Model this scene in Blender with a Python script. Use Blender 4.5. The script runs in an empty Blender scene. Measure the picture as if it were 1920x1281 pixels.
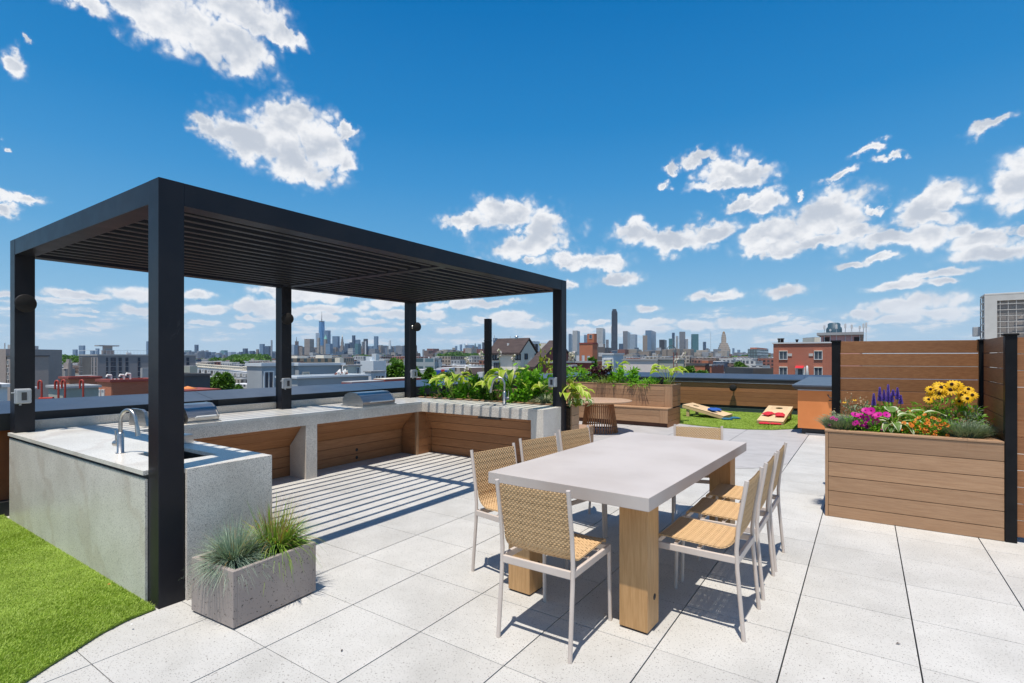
import bpy, bmesh, math, random
import numpy as np
from mathutils import Vector, Matrix
R = math.radians
HAZE = True
scene = bpy.context.scene
col = scene.collection
random.seed(7); rng = np.random.default_rng(11)

# ---------------------------------------------------------------- camera, world, sun, exposure
F, CYP, YAW = 977.765, 670.1, 0.594669
CAM = Vector((3.4163, -1.0484, 1.6372))
SY, CY = math.sin(YAW), math.cos(YAW)
cd = bpy.data.cameras.new('camera'); cam = bpy.data.objects.new('camera', cd); col.objects.link(cam)
cam.location = CAM; cam.rotation_euler = (R(90), 0, YAW)
cd.sensor_width = 36; cd.lens = 36*F/1920; cd.shift_y = (CYP-640.5)/1920
cd.clip_start = 0.05; cd.clip_end = 60000
scene.camera = cam
scene.view_settings.view_transform = 'Standard'; scene.view_settings.look = 'None'
scene.view_settings.exposure = 0.0; scene.view_settings.gamma = 1
scene.cycles.use_denoising = True
scene.cycles.max_bounces = 6; scene.cycles.diffuse_bounces = 3; scene.cycles.glossy_bounces = 3
scene.cycles.transparent_max_bounces = 12; scene.cycles.volume_bounces = 0
scene.cycles.sample_clamp_indirect = 4.0

SUN = Vector((0.06, -0.285, 1.0)).normalized()
ld = bpy.data.lights.new('sun', 'SUN'); lo = bpy.data.objects.new('sun', ld); col.objects.link(lo)
ld.energy = 4.9; ld.angle = R(0.5); ld.color = (1.0, 0.94, 0.855)
lo.rotation_euler = SUN.to_track_quat('Z', 'Y').to_euler(); lo.location = (0, 0, 30)

def ray(px, py=CYP):
    a = (px-960)/F; b = -(py-CYP)/F
    return Vector((-SY+a*CY, CY+a*SY, b))
def at(px, py, d): return CAM + ray(px, py)*d          # a point seen at that pixel of the photograph, d metres ahead
def ground(px, py, z=0.0):
    v = ray(px, py); return CAM + v*((z-CAM.z)/v.z)

class NT:
    """tiny node helper"""
    def __init__(s, tree): s.t = tree; s.n = tree.nodes; s.l = tree.links
    def node(s, typ, **kw):
        n = s.n.new(typ)
        for k, v in kw.items():
            if k == 'i':
                for a, b in v.items():
                    if hasattr(b, 'links') or isinstance(b, bpy.types.NodeSocket): s.l.new(b, n.inputs[a])
                    else: n.inputs[a].default_value = b
            else: setattr(n, k, v)
        return n
    def math(s, op, a, b=None, c=None, clamp=False):
        n = s.n.new('ShaderNodeMath'); n.operation = op; n.use_clamp = clamp
        for k, v in enumerate((a, b, c)):
            if v is None: continue
            if isinstance(v, bpy.types.NodeSocket): s.l.new(v, n.inputs[k])
            else: n.inputs[k].default_value = v
        return n.outputs[0]
    def vmath(s, op, a, b=None, out=0):
        n = s.n.new('ShaderNodeVectorMath'); n.operation = op
        for k, v in enumerate((a, b)):
            if v is None: continue
            if isinstance(v, bpy.types.NodeSocket): s.l.new(v, n.inputs[k])
            elif isinstance(v, (int, float)): n.inputs['Scale'].default_value = v
            else: n.inputs[k].default_value = v
        return n.outputs[out]
    def mix(s, fac, a, b, blend='MIX'):
        n = s.n.new('ShaderNodeMix'); n.data_type = 'RGBA'; n.blend_type = blend
        for k, v in ((0, fac), (6, a), (7, b)):
            if isinstance(v, bpy.types.NodeSocket): s.l.new(v, n.inputs[k])
            elif k == 0: n.inputs[0].default_value = v
            else: n.inputs[k].default_value = (*v[:3], 1)
        return n.outputs[2]
    def noise(s, vec, scale, detail=3, rough=0.55, out=0, dist=0.0):
        n = s.n.new('ShaderNodeTexNoise'); n.inputs['Scale'].default_value = scale
        n.inputs['Detail'].default_value = detail; n.inputs['Roughness'].default_value = rough
        n.inputs['Distortion'].default_value = dist
        if vec is not None: s.l.new(vec, n.inputs['Vector'])
        return n.outputs[out]
    def step(s, v, a, b, lo=0.0, hi=1.0):
        n = s.n.new('ShaderNodeMapRange'); n.interpolation_type = 'SMOOTHSTEP'
        s.l.new(v, n.inputs[0])
        for k, x in ((1, a), (2, b), (3, lo), (4, hi)): n.inputs[k].default_value = x
        return n.outputs[0]

# ---- sky with cumulus clouds, laid out by compass direction and height above the horizon
world = bpy.data.worlds.new("World"); scene.world = world; world.use_nodes = True
wt = NT(world.node_tree); wt.n.clear()
sky = wt.node('ShaderNodeTexSky', sky_type='NISHITA', sun_disc=False)
sky.sun_elevation = math.asin(SUN.z); sky.sun_rotation = math.atan2(SUN.x, SUN.y)
sky.altitude = 0; sky.air_density = 1.0; sky.dust_density = 0.3; sky.ozone_density = 2.5
tc = wt.node('ShaderNodeTexCoord')
sep = wt.node('ShaderNodeSeparateXYZ', i={0: tc.outputs['Generated']})
az = wt.math('ARCTAN2', wt.math('MULTIPLY', sep.outputs[0], -1.0), sep.outputs[1])   # 0 = +Y, + towards -X
el = wt.math('ARCSINE', sep.outputs[2])
# polarised deep blue overhead, pale at the horizon: the Sky Texture tinted by a gradient over height
rp = wt.node('ShaderNodeValToRGB'); cr = rp.color_ramp
stops = [(0.0, (0.50,0.66,0.80)), (0.035, (0.44,0.63,0.80)), (0.10, (0.26,0.52,0.76)), (0.20, (0.115,0.385,0.70)), (0.31, (0.048,0.295,0.645)), (0.40, (0.018,0.235,0.58)), (0.57, (0.0,0.165,0.48)), (1.0, (0.002,0.11,0.38))]
cr.elements[0].position = stops[0][0]; cr.elements[0].color = (*stops[0][1], 1); cr.elements[1].position = 1.0; cr.elements[1].color = (*stops[-1][1], 1)
for q_, c_ in stops[1:-1]: e_ = cr.elements.new(q_); e_.color = (*c_, 1)
wt.l.new(sep.outputs[2], rp.inputs[0])
skyc = wt.vmath('SCALE', rp.outputs[0], 10.0)
skyc = wt.mix(0.02, skyc, sky.outputs[0])
P2 = wt.node('ShaderNodeCombineXYZ', i={0: az, 1: el}).outputs[0]
wn = wt.noise(P2, 14, 5, 0.62, out=1)
warp = wt.vmath('SCALE', wt.vmath('SUBTRACT', wn, (0.5, 0.5, 0.5)), 0.075)
wn2 = wt.noise(P2, 52, 3, 0.5, out=1)
warp2 = wt.vmath('SCALE', wt.vmath('SUBTRACT', wn2, (0.5, 0.5, 0.5)), 0.022)
elf = wt.step(el, 0.02, 0.28, 0.30, 1.0)                # smaller billows towards the horizon
wv = wt.node('ShaderNodeVectorMath', operation='SCALE'); wt.l.new(wt.vmath('ADD', warp, warp2), wv.inputs[0]); wt.l.new(elf, wv.inputs['Scale'])
PW = wt.vmath('ADD', P2, wv.outputs[0])
CL = [  # photo px: cx, cy, rx, ry, tilt
(150,2,75,24,-18),(260,22,120,48,-16),(350,55,120,52,-14),(440,84,85,44,-16),(460,25,85,42,0),(532,66,42,22,-30),(230,-50,220,60,0),
(28,122,36,20,-38),(50,80,10,9,0),(6,283,13,8,0),(44,374,44,12,-6),(12,390,24,14,0),
(388,238,28,22,0),(450,255,66,40,-6),(535,235,78,46,0),(600,262,62,46,-10),(555,305,88,38,-12),(655,250,20,12,0),(652,302,26,26,0),
(872,414,48,15,8),(950,404,80,29,2),(1020,428,46,34,-10),(990,458,78,24,8),(1000,486,16,8,0),(1080,484,62,17,4),(1130,488,50,16,0),(1160,521,44,13,2),(1068,532,14,8,10),
(1245,345,12,11,0),(1262,311,13,12,0),(1308,294,30,15,8),(1350,318,52,22,14),(1400,322,56,20,-6),(1345,346,64,12,4),
(1408,368,46,14,18),(1440,378,30,24,-20),(1580,336,32,10,18),(1500,357,10,8,0),
(1200,442,52,22,-8),(1262,452,82,22,-4),(1330,437,78,20,12),
(1475,430,100,34,10),(1550,405,92,40,0),(1610,430,60,24,10),(1440,462,56,14,18),(1530,450,90,18,4),(1640,385,34,8,14),
(1752,372,70,30,22),(1735,405,64,24,0),(1690,445,125,24,2),(1800,434,44,22,0),(1870,470,110,20,3),(1840,450,70,22,0),(1905,340,54,46,25),(1920,425,34,12,0),
(1632,283,30,10,16),(1675,296,28,8,12),(1866,230,46,12,16),
(1600,497,38,9,2),(1650,488,46,7,5),(1690,535,72,9,3),(1765,514,64,9,4),(1775,530,30,7,0),
(1470,546,48,13,2),(1340,558,54,10,2),(1220,578,24,8,0),(1700,572,92,18,4),(1760,588,70,14,0),(1620,592,44,9,0),(1680,600,70,9,0),
(245,550,50,16,0),(150,555,72,9,2),(120,567,60,6,0),(250,580,44,11,0),(172,584,11,4,0),(150,594,38,4,0),(372,556,36,11,0),(190,609,28,5,0),(175,620,13,4,0),(14,552,30,9,0),
(395,584,46,9,2),(475,578,50,13,2),(520,585,60,12,0),(385,608,36,5,2),(455,612,28,6,0),(460,598,22,6,0),(505,548,26,11,0),
(560,553,80,16,0),(640,550,34,8,0),(600,581,60,10,0),(577,596,12,6,0),(613,597,26,8,0),(740,566,60,14,6),(760,590,70,10,0),(700,603,40,7,0),(700,620,66,7,0),
(848,619,30,9,0),(952,592,54,10,0),(902,600,20,7,0),(985,606,54,8,0),(880,570,90,8,3),
(1090,617,26,9,0),(1092,602,14,5,0),(1126,602,15,5,0),(1156,617,40,9,0),(1222,606,48,8,0),(1218,618,46,9,0),(1300,612,44,10,0),(1388,606,54,11,0),(1440,600,40,8,0),(1545,612,54,8,0),(1590,620,60,8,0),(1480,618,54,8,0)]
Fm = None; pws = wt.node('ShaderNodeSeparateXYZ', i={0: PW})
for (px, py, rx, ry, tilt) in CL:
    a = (px-960)/F; b = (CYP-py)/F; q = 1+a*a
    azc = YAW - math.atan(a); elc = math.atan(b/math.sqrt(q))
    ra = rx/F/q*1.06; re = ry/F*math.sqrt(q)/(q+b*b)*1.06
    m = wt.node('ShaderNodeMapping', vector_type='TEXTURE')
    if Fm is None: wt.l.new(PW, m.inputs[0])
    else: wt.l.new(wt.node('ShaderNodeCombineXYZ', i={0: pws.outputs[0], 1: pws.outputs[1], 2: Fm}).outputs[0], m.inputs[0])
    m.inputs['Location'].default_value = (azc, elc, 0); m.inputs['Rotation'].default_value = (0, 0, -R(tilt))
    m.inputs['Scale'].default_value = (ra, re, 1e6)
    L = wt.vmath('LENGTH', m.outputs[0], out=1)
    Fm = L if Fm is None else wt.math('MINIMUM', Fm, L)
# edge detail and the many little low clouds
bil1 = wt.math('ABSOLUTE', wt.math('MULTIPLY_ADD', wt.noise(wt.vmath('ADD', P2, warp2), 21, 0.0, 0.5), 4.4, -2.2))
bil2 = wt.math('ABSOLUTE', wt.math('MULTIPLY_ADD', wt.noise(wt.vmath('ADD', P2, (3.0, 1.0, 0.0)), 52, 1.0, 0.5), 4.0, -2.0))
puff = wt.math('ADD', wt.math('MULTIPLY', bil1, 0.6), wt.math('MULTIPLY', bil2, 0.4))
det = wt.noise(wt.vmath('ADD', wt.vmath('MULTIPLY', P2, (1, 1.5, 1)), wt.vmath('SCALE', warp2, 0.7)), 24, 5, 0.56)
dn = wt.math('ADD', wt.math('MULTIPLY', wt.math('SUBTRACT', 1.0, Fm), 1.35), wt.math('ADD', wt.math('MULTIPLY', wt.math('SUBTRACT', det, 0.50), 0.95), wt.math('MULTIPLY', wt.math('SUBTRACT', puff, 0.42), 0.80)))
low = wt.noise(wt.vmath('MULTIPLY', P2, (1.0, 3.6, 1)), 15, 7, 0.60)
band = wt.math('MULTIPLY', wt.step(el, 0.0, 0.03), wt.step(el, 0.17, 0.06))
back = wt.step(wt.math('ABSOLUTE', wt.math('SUBTRACT', az, YAW)), 0.95, 1.3)
lowd = wt.math('ADD', wt.math('MULTIPLY', wt.math('SUBTRACT', low, 0.53), 4.0), wt.math('MULTIPLY', wt.math('SUBTRACT', band, 1.0), 3.0))
hi = wt.noise(wt.vmath('MULTIPLY', P2, (1.0, 1.6, 1)), 4.2, 6, 0.6)
hid = wt.math('ADD', wt.math('MULTIPLY', wt.math('SUBTRACT', hi, 0.56), 5.0), wt.math('MULTIPLY', wt.math('SUBTRACT', back, 1.0), 9.0))
dn = wt.math('MAXIMUM', wt.math('MAXIMUM', dn, lowd), hid)
alpha = wt.math('ADD', wt.math('MULTIPLY', wt.step(dn, -0.60, 0.30), 0.14), wt.math('MULTIPLY', wt.math('ADD', wt.step(dn, -0.24, 0.60), wt.step(dn, -0.04, 0.42)), 0.43))
# relief: compare the billows with the same billows a little higher up
pr_ = wt.vmath('MULTIPLY', P2, (1, 1.5, 1))
det3 = wt.noise(pr_, 11, 5, 0.5); off = wt.noise(wt.vmath('ADD', pr_, (0.004, 0.026, 0.0)), 11, 5, 0.5)
rel = wt.math('MULTIPLY', wt.math('SUBTRACT', det3, off), 3.0)
core = wt.step(dn, 0.30, 1.1)
shade = wt.math('ADD', wt.math('SUBTRACT', 0.93, wt.math('MULTIPLY', core, 0.17)), wt.math('ADD', wt.math('MULTIPLY', rel, 0.32), wt.math('MULTIPLY', wt.math('SUBTRACT', puff, 0.45), 0.16)))
ccol = wt.mix(wt.step(shade, 0.66, 1.0), (5.7, 6.2, 7.0), (9.5, 9.55, 9.7))
ccol = wt.mix(wt.step(el, 0.16, 0.0), ccol, (7.7, 8.05, 8.6))
lowfade = wt.step(el, 0.0, 0.10, 0.70, 0.98)
out = wt.mix(wt.math('MULTIPLY', alpha, lowfade), skyc, ccol)
bg = wt.node('ShaderNodeBackground', i={'Color': out, 'Strength': 0.1})
wo = wt.node('ShaderNodeOutputWorld'); wt.l.new(bg.outputs[0], wo.inputs[0])
world.cycles.sampling_method = 'MANUAL'; world.cycles.sample_map_resolution = 512

# ---------------------------------------------------------------- objects and meshes
def tag(o, label=None, cat=None, group=None, kind=None):
    for k, v in (('label', label), ('category', cat), ('group', group), ('kind', kind)):
        if v: o[k] = v
    return o
def empty(name, loc=(0,0,0), rz=0, label=None, cat=None, group=None):
    o = bpy.data.objects.new(name, None); col.objects.link(o); o.location = loc; o.rotation_euler = (0,0,rz)
    o.empty_display_size = 0.1
    return tag(o, label, cat, group)
KIDS = {}
def reg(o, parent):
    if parent is not None:
        o.parent = parent; KIDS.setdefault(parent.name, []).append(o)
def copy_tree(o, parent=None):
    c = o.copy(); col.objects.link(c); reg(c, parent)
    if parent is None: c.parent = None
    for ch in KIDS.get(o.name, []): copy_tree(ch, c)
    return c
class MB:
    def __init__(s): s.v = []; s.f = []; s.uv = []; s.mi = []; s.sm = []
    def add(s, verts, faces, uvs=None, mi=0, smooth=False):
        o = len(s.v); s.v += [tuple(p) for p in verts]
        for k, fc in enumerate(faces):
            s.f.append([i+o for i in fc]); s.mi.append(mi); s.sm.append(smooth)
            s.uv.append(uvs[k] if uvs else [(0, 0)]*len(fc))
        return s
    def box(s, x0, x1, y0, y1, z0, z1, mi=0, M=None, bev=0.0):
        if bev > 0: return s.bbox(x0, x1, y0, y1, z0, z1, bev, mi, M)
        v = [(x0,y0,z0),(x1,y0,z0),(x1,y1,z0),(x0,y1,z0),(x0,y0,z1),(x1,y0,z1),(x1,y1,z1),(x0,y1,z1)]
        f = [(0,3,2,1),(4,5,6,7),(0,1,5,4),(1,2,6,5),(2,3,7,6),(3,0,4,7)]
        w, d, h = x1-x0, y1-y0, z1-z0
        uv = [[(0,0),(0,d),(w,d),(w,0)],[(0,0),(w,0),(w,d),(0,d)],[(0,0),(w,0),(w,h),(0,h)],[(w,0),(w+d,0),(w+d,h),(w,h)],
              [(w+d,0),(2*w+d,0),(2*w+d,h),(w+d,h)],[(0,0),(d,0),(d,h),(0,h)]]
        if M is not None: v = [M @ Vector(p) for p in v]
        return s.add(v, f, uv, mi)
    def bbox(s, x0, x1, y0, y1, z0, z1, b, mi=0, M=None):
        bm = bmesh.new(); bmesh.ops.create_cube(bm, size=1)
        for p in bm.verts: p.co = Vector(((x0+x1)/2+p.co.x*(x1-x0), (y0+y1)/2+p.co.y*(y1-y0), (z0+z1)/2+p.co.z*(z1-z0)))
        bmesh.ops.bevel(bm, geom=bm.edges[:], offset=b, segments=2, affect='EDGES', profile=0.6)
        bm.verts.index_update()
        v = [(M @ p.co) if M is not None else p.co.copy() for p in bm.verts]
        s.add(v, [[q.index for q in f_.verts] for f_ in bm.faces], None, mi); bm.free(); return s
    def prism(s, pts, z0, z1, mi=0, M=None):
        n = len(pts); v = [(x, y, z0) for x, y in pts]+[(x, y, z1) for x, y in pts]
        f = [list(range(n))[::-1], list(range(n, 2*n))]+[(i, (i+1) % n, (i+1) % n+n, i+n) for i in range(n)]
        if M is not None: v = [M @ Vector(p) for p in v]
        return s.add(v, f, None, mi)
    def tube(s, pts, rad, seg=10, mi=0, cap=True, sx=1.0, up=None):
        pts = [Vector(p) for p in pts]; n = len(pts); rad = rad if isinstance(rad, (list, tuple)) else [rad]*n
        vs = []; ref = Vector(up) if up else None
        for i, p in enumerate(pts):
            t = (pts[min(i+1, n-1)]-pts[max(i-1, 0)]).normalized()
            if ref is None: ref = Vector((0, 0, 1)) if abs(t.z) < 0.9 else Vector((1, 0, 0))
            a = t.cross(ref).normalized(); b = a.cross(t).normalized(); ref = b if not up else ref
            for k in range(seg):
                w = 2*math.pi*k/seg; vs.append(p+a*(math.cos(w)*rad[i]*sx)+b*(math.sin(w)*rad[i]))
        fs = [(i*seg+k, i*seg+(k+1) % seg, (i+1)*seg+(k+1) % seg, (i+1)*seg+k) for i in range(n-1) for k in range(seg)]
        s.add(vs, fs, None, mi, True)
        if cap: s.add([vs[k] for k in range(seg)], [list(range(seg))[::-1]], None, mi); s.add(vs[-seg:], [list(range(seg))], None, mi)
        return s
    def lathe(s, prof, seg=32, c=(0,0,0), mi=0, smooth=True, M=None):
        vs = []
        for r, z in prof:
            for k in range(seg):
                w = 2*math.pi*k/seg; vs.append(Vector((r*math.cos(w), r*math.sin(w), z)))
        if M is not None: vs = [M @ v for v in vs]
        vs = [v+Vector(c) for v in vs]
        fs = [(i*seg+k, i*seg+(k+1) % seg, (i+1)*seg+(k+1) % seg, (i+1)*seg+k) for i in range(len(prof)-1) for k in range(seg)]
        return s.add(vs, fs, None, mi, smooth)
    def build(s, name, mats, parent=None, label=None):
        me = bpy.data.meshes.new(name); me.from_pydata([tuple(p) for p in s.v], [], s.f)
        if not isinstance(mats, (list, tuple)): mats = [mats]
        for m in mats: me.materials.append(m)
        if me.polygons:
            me.polygons.foreach_set('material_index', s.mi); me.polygons.foreach_set('use_smooth', s.sm)
            ul = me.uv_layers.new(name='UVMap'); ul.data.foreach_set('uv', [c for fuv in s.uv for p in fuv for c in p])
        me.update()
        o = bpy.data.objects.new(name, me); col.objects.link(o); reg(o, parent)
        if label: o['label'] = label
        return o
def np_mesh(name, V, Fc, mats, parent=None, uv=None, smooth=False, mi=None):
    """V (n,3), Fc (m,k) arrays"""
    me = bpy.data.meshes.new(name); V = np.asarray(V, np.float32); Fc = np.asarray(Fc, np.int32); m, k = Fc.shape
    me.vertices.add(len(V)); me.vertices.foreach_set('co', V.ravel())
    me.loops.add(m*k); me.loops.foreach_set('vertex_index', Fc.ravel())
    me.polygons.add(m); me.polygons.foreach_set('loop_start', np.arange(0, m*k, k, dtype=np.int32))
    me.polygons.foreach_set('use_smooth', np.full(m, smooth))
    if not isinstance(mats, (list, tuple)): mats = [mats]
    for q in mats: me.materials.append(q)
    if mi is not None: me.polygons.foreach_set('material_index', np.asarray(mi, np.int32))
    if uv is not None:
        ul = me.uv_layers.new(name='UVMap'); ul.data.foreach_set('uv', np.asarray(uv, np.float32)[Fc.ravel()].ravel())
    me.update(calc_edges=True)
    o = bpy.data.objects.new(name, me); col.objects.link(o); reg(o, parent); return o
# ---------------------------------------------------------------- materials
def newmat(name):
    m = bpy.data.materials.new(name); m.use_nodes = True; t = NT(m.node_tree)
    b = t.n['Principled BSDF']; return m, t, b
def surf(name, c, c2=None, rough=0.6, metal=0.0, scale=8.0, detail=4, bump=0.0, bscale=60.0, spec=0.5, stretch=None, coord='Object', island=0.0, coat=0.0):
    m, t, b = newmat(name)
    tc = t.node('ShaderNodeTexCoord').outputs[coord]
    v = t.vmath('MULTIPLY', tc, stretch) if stretch else tc
    c2 = c2 or tuple(x*0.86 for x in c)
    fac = t.step(t.noise(v, scale, detail), 0.3, 0.7)
    cc = t.mix(fac, c, c2)
    if island:
        g = t.node('ShaderNodeNewGeometry').outputs['Random Per Island']
        cc = t.mix(1.0, cc, t.node('ShaderNodeCombineColor', i={0: t.math('MULTIPLY_ADD', g, island, 1-island/2), 1: t.math('MULTIPLY_ADD', g, island, 1-island/2), 2: t.math('MULTIPLY_ADD', g, island, 1-island/2)}).outputs[0], 'MULTIPLY')
    t.l.new(cc, b.inputs['Base Color']); b.inputs['Metallic'].default_value = metal
    rn = t.math('ADD', t.math('MULTIPLY', t.noise(v, scale*2.3, 3), 0.16), rough-0.08)
    t.l.new(rn, b.inputs['Roughness']); b.inputs['Specular IOR Level'].default_value = spec
    b.inputs['Coat Weight'].default_value = coat
    if bump:
        n = t.node('ShaderNodeBump', i={'Strength': bump, 'Distance': 0.004, 'Height': t.noise(v, bscale, 4)}); t.l.new(n.outputs[0], b.inputs['Normal'])
    return m
def speckled(name, base, base2, dark, sp1=220, sp2=90, th=0.66, amount=1.0, rough=0.55, veins=None, pits=0.0, isl=0.04, stain=0.06):
    m, t, b = newmat(name)
    p = t.node('ShaderNodeTexCoord').outputs['Object']
    g = t.node('ShaderNodeNewGeometry').outputs['Random Per Island']
    c = t.mix(t.step(t.noise(p, 3.0, 4), 0.35, 0.65), base, base2)
    if veins:
        w = t.node('ShaderNodeTexWave', wave_type='BANDS', bands_direction='DIAGONAL', i={'Vector': p, 'Scale': 0.55, 'Distortion': 9.0, 'Detail': 4, 'Detail Scale': 1.2, 'Detail Roughness': 0.65})
        c = t.mix(t.math('MULTIPLY', t.step(w.outputs['Fac'], 0.86, 1.0), 0.26), c, veins)
    s1 = t.step(t.noise(p, sp1, 2, 0.4), th, th+0.05); s2 = t.step(t.noise(p, sp2, 3, 0.5), th-0.02, th+0.05)
    c = t.mix(t.math('MULTIPLY', t.math('MAXIMUM', s1, s2), amount), c, dark)
    sh = t.math('MULTIPLY', t.math('MULTIPLY_ADD', g, isl, 1-isl/2), t.step(t.noise(p, 0.9, 5, 0.65), 0.25, 0.6, 1-stain, 1.0))
    c = t.mix(1.0, c, t.node('ShaderNodeCombineColor', i={0: sh, 1: sh, 2: sh}).outputs[0], 'MULTIPLY')
    t.l.new(c, b.inputs['Base Color']); b.inputs['Roughness'].default_value = rough
    if pits:
        n = t.node('ShaderNodeBump', invert=True, i={'Strength': pits, 'Distance': 0.003, 'Height': t.math('MAXIMUM', s1, s2)}); t.l.new(n.outputs[0], b.inputs['Normal'])
    return m
def board_mat(name, c, c2, axis, rough=0.62):
    """composite decking boards with grain along axis (0,1,2); each board a little different"""
    st = [26, 26, 26]; st[axis] = 1.6
    m, t, b = newmat(name)
    p = t.node('ShaderNodeNewGeometry').outputs['Position']; g = t.node('ShaderNodeNewGeometry').outputs['Random Per Island']
    off = t.node('ShaderNodeCombineXYZ', i={0: t.math('MULTIPLY', g, 37.0), 1: t.math('MULTIPLY', g, 11.0), 2: t.math('MULTIPLY', g, 53.0)}).outputs[0]
    v = t.vmath('MULTIPLY', t.vmath('ADD', p, off), tuple(st))
    gr = t.noise(v, 3.0, 5, 0.65); blot = t.noise(t.vmath('MULTIPLY', t.vmath('ADD', p, off), tuple(x/9 for x in st)), 1.2, 3)
    cc = t.mix(t.step(gr, 0.3, 0.72), c, c2); cc = t.mix(t.math('MULTIPLY', t.step(blot, 0.42, 0.72), 0.35), cc, tuple(x*0.68 for x in c2))
    k = t.math('MULTIPLY_ADD', g, 0.24, 0.88)
    cc = t.mix(1.0, cc, t.node('ShaderNodeCombineColor', i={0: k, 1: k, 2: k}).outputs[0], 'MULTIPLY')
    t.l.new(cc, b.inputs['Base Color']); b.inputs['Roughness'].default_value = rough
    n = t.node('ShaderNodeBump', i={'Strength': 0.35, 'Distance': 0.002, 'Height': gr}); t.l.new(n.outputs[0], b.inputs['Normal'])
    return m
def leaf_mat(name, c, c2, margin=None, rough=0.5, trans=0.35, scale=6):
    m, t, b = newmat(name)
    g = t.node('ShaderNodeNewGeometry').outputs['Random Per Island']
    p = t.node('ShaderNodeTexCoord').outputs['Object']
    cc = t.mix(g, c, c2)
    cc = t.mix(t.math('MULTIPLY', t.step(t.noise(p, scale, 2), 0.35, 0.7), 0.35), cc, tuple(x*0.6 for x in c))
    if margin:
        uv = t.node('ShaderNodeTexCoord').outputs['UV']; s = t.node('ShaderNodeSeparateXYZ', i={0: uv})
        e = t.math('ABSOLUTE', s.outputs[0])
        cc = t.mix(t.step(t.math('ADD', e, t.math('MULTIPLY', t.math('SUBTRACT', t.noise(uv, 7, 2), 0.5), 0.4)), 0.62, 0.8), cc, margin)
    t.l.new(cc, b.inputs['Base Color']); b.inputs['Roughness'].default_value = rough
    b.inputs['Specular IOR Level'].default_value = 0.35
    tr = t.node('ShaderNodeBsdfTranslucent', i={'Color': t.mix(1.0, cc, (0.95, 1.0, 0.45), 'MULTIPLY')})
    mx = t.node('ShaderNodeMixShader', i={0: trans}); t.l.new(b.outputs[0], mx.inputs[1]); t.l.new(tr.outputs[0], mx.inputs[2])
    t.l.new(mx.outputs[0], t.n['Material Output'].inputs[0]); return m
FM = {}
def facade(wall, glass, pw=3.0, ph=3.4, fw=0.5, fh=0.55, rough=0.75, grough=0.12, metal=0.0, off=(0.0, 0.0), wn=0.16):
    """city wall with a regular grid of window openings, in metres of wall (UV)"""
    key = (wall, glass, pw, ph, fw, fh, off)
    if key in FM: return FM[key]
    m, t, b = newmat('city_wall')
    uv = t.node('ShaderNodeTexCoord').outputs['UV']; s = t.node('ShaderNodeSeparateXYZ', i={0: uv})
    u = t.math('ADD', t.math('DIVIDE', s.outputs[0], pw), off[0]); v = t.math('ADD', t.math('DIVIDE', s.outputs[1], ph), off[1])
    fu = t.math('ABSOLUTE', t.math('SUBTRACT', t.math('FRACT', u), 0.5)); fv = t.math('ABSOLUTE', t.math('SUBTRACT', t.math('FRACT', v), 0.5))
    win = t.math('MULTIPLY', t.math('LESS_THAN', fu, fw/2), t.math('LESS_THAN', fv, fh/2))
    gn = t.node('ShaderNodeNewGeometry'); nz = t.node('ShaderNodeSeparateXYZ', i={0: gn.outputs['Normal']})
    win = t.math('MULTIPLY', win, t.math('LESS_THAN', t.math('ABSOLUTE', nz.outputs[2]), 0.5))
    cell = t.node('ShaderNodeCombineXYZ', i={0: t.math('FLOOR', u), 1: t.math('FLOOR', v)}).outputs[0]
    wnz = t.node('ShaderNodeTexWhiteNoise', i={'Vector': cell}).outputs[0]
    gl = t.mix(t.math('MULTIPLY', wnz, 0.55), glass, tuple(min(1, x*2.3+0.03) for x in glass))
    wl = t.mix(t.math('MULTIPLY', t.noise(uv, 0.12, 4), wn*3), wall, tuple(x*0.72 for x in wall))
    t.l.new(t.mix(win, wl, gl), b.inputs['Base Color'])
    t.l.new(t.math('SUBTRACT', rough, t.math('MULTIPLY', win, rough-grough)), b.inputs['Roughness'])
    b.inputs['Metallic'].default_value = metal
    FM[key] = m; return m
def brick_mat(name, c, c2, mortar, scale=1.0, bump=0.3):
    m, t, b = newmat(name)
    uv = t.node('ShaderNodeTexCoord').outputs['UV']
    br = t.node('ShaderNodeTexBrick', i={'Vector': uv, 'Color1': (*c, 1), 'Color2': (*c2, 1), 'Mortar': (*mortar, 1), 'Scale': scale, 'Mortar Size': 0.012, 'Brick Width': 0.24, 'Row Height': 0.08})
    cc = t.mix(t.math('MULTIPLY', t.noise(uv, 0.5, 5), 0.7), br.outputs[0], tuple(x*0.75 for x in c2))
    t.l.new(cc, b.inputs['Base Color']); b.inputs['Roughness'].default_value = 0.85; return m

M = {}
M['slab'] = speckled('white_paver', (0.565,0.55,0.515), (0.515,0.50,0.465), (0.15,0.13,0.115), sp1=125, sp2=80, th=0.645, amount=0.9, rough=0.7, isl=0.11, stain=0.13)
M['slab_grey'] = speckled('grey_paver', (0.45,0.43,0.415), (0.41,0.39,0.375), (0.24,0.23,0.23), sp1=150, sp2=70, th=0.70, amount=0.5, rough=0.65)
M['gap'] = surf('joint_base', (0.03,0.028,0.026), rough=0.9)  # dark base of the roof deck, visible through the paver joints
M['granite'] = speckled('granite', (0.80,0.76,0.68), (0.71,0.67,0.59), (0.28,0.25,0.22), sp1=230, sp2=120, th=0.60, amount=0.65, rough=0.33, veins=(0.48,0.38,0.29))
M['granite_rough'] = speckled('granite_edge', (0.82,0.76,0.67), (0.70,0.64,0.56), (0.24,0.21,0.18), sp1=300, sp2=190, th=0.56, amount=0.75, rough=0.5)
M['black_metal'] = surf('dark_coated_metal', (0.012,0.013,0.018), (0.018,0.018,0.022), rough=0.36, scale=2.5, spec=0.25, bump=0.05, bscale=300)
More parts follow.
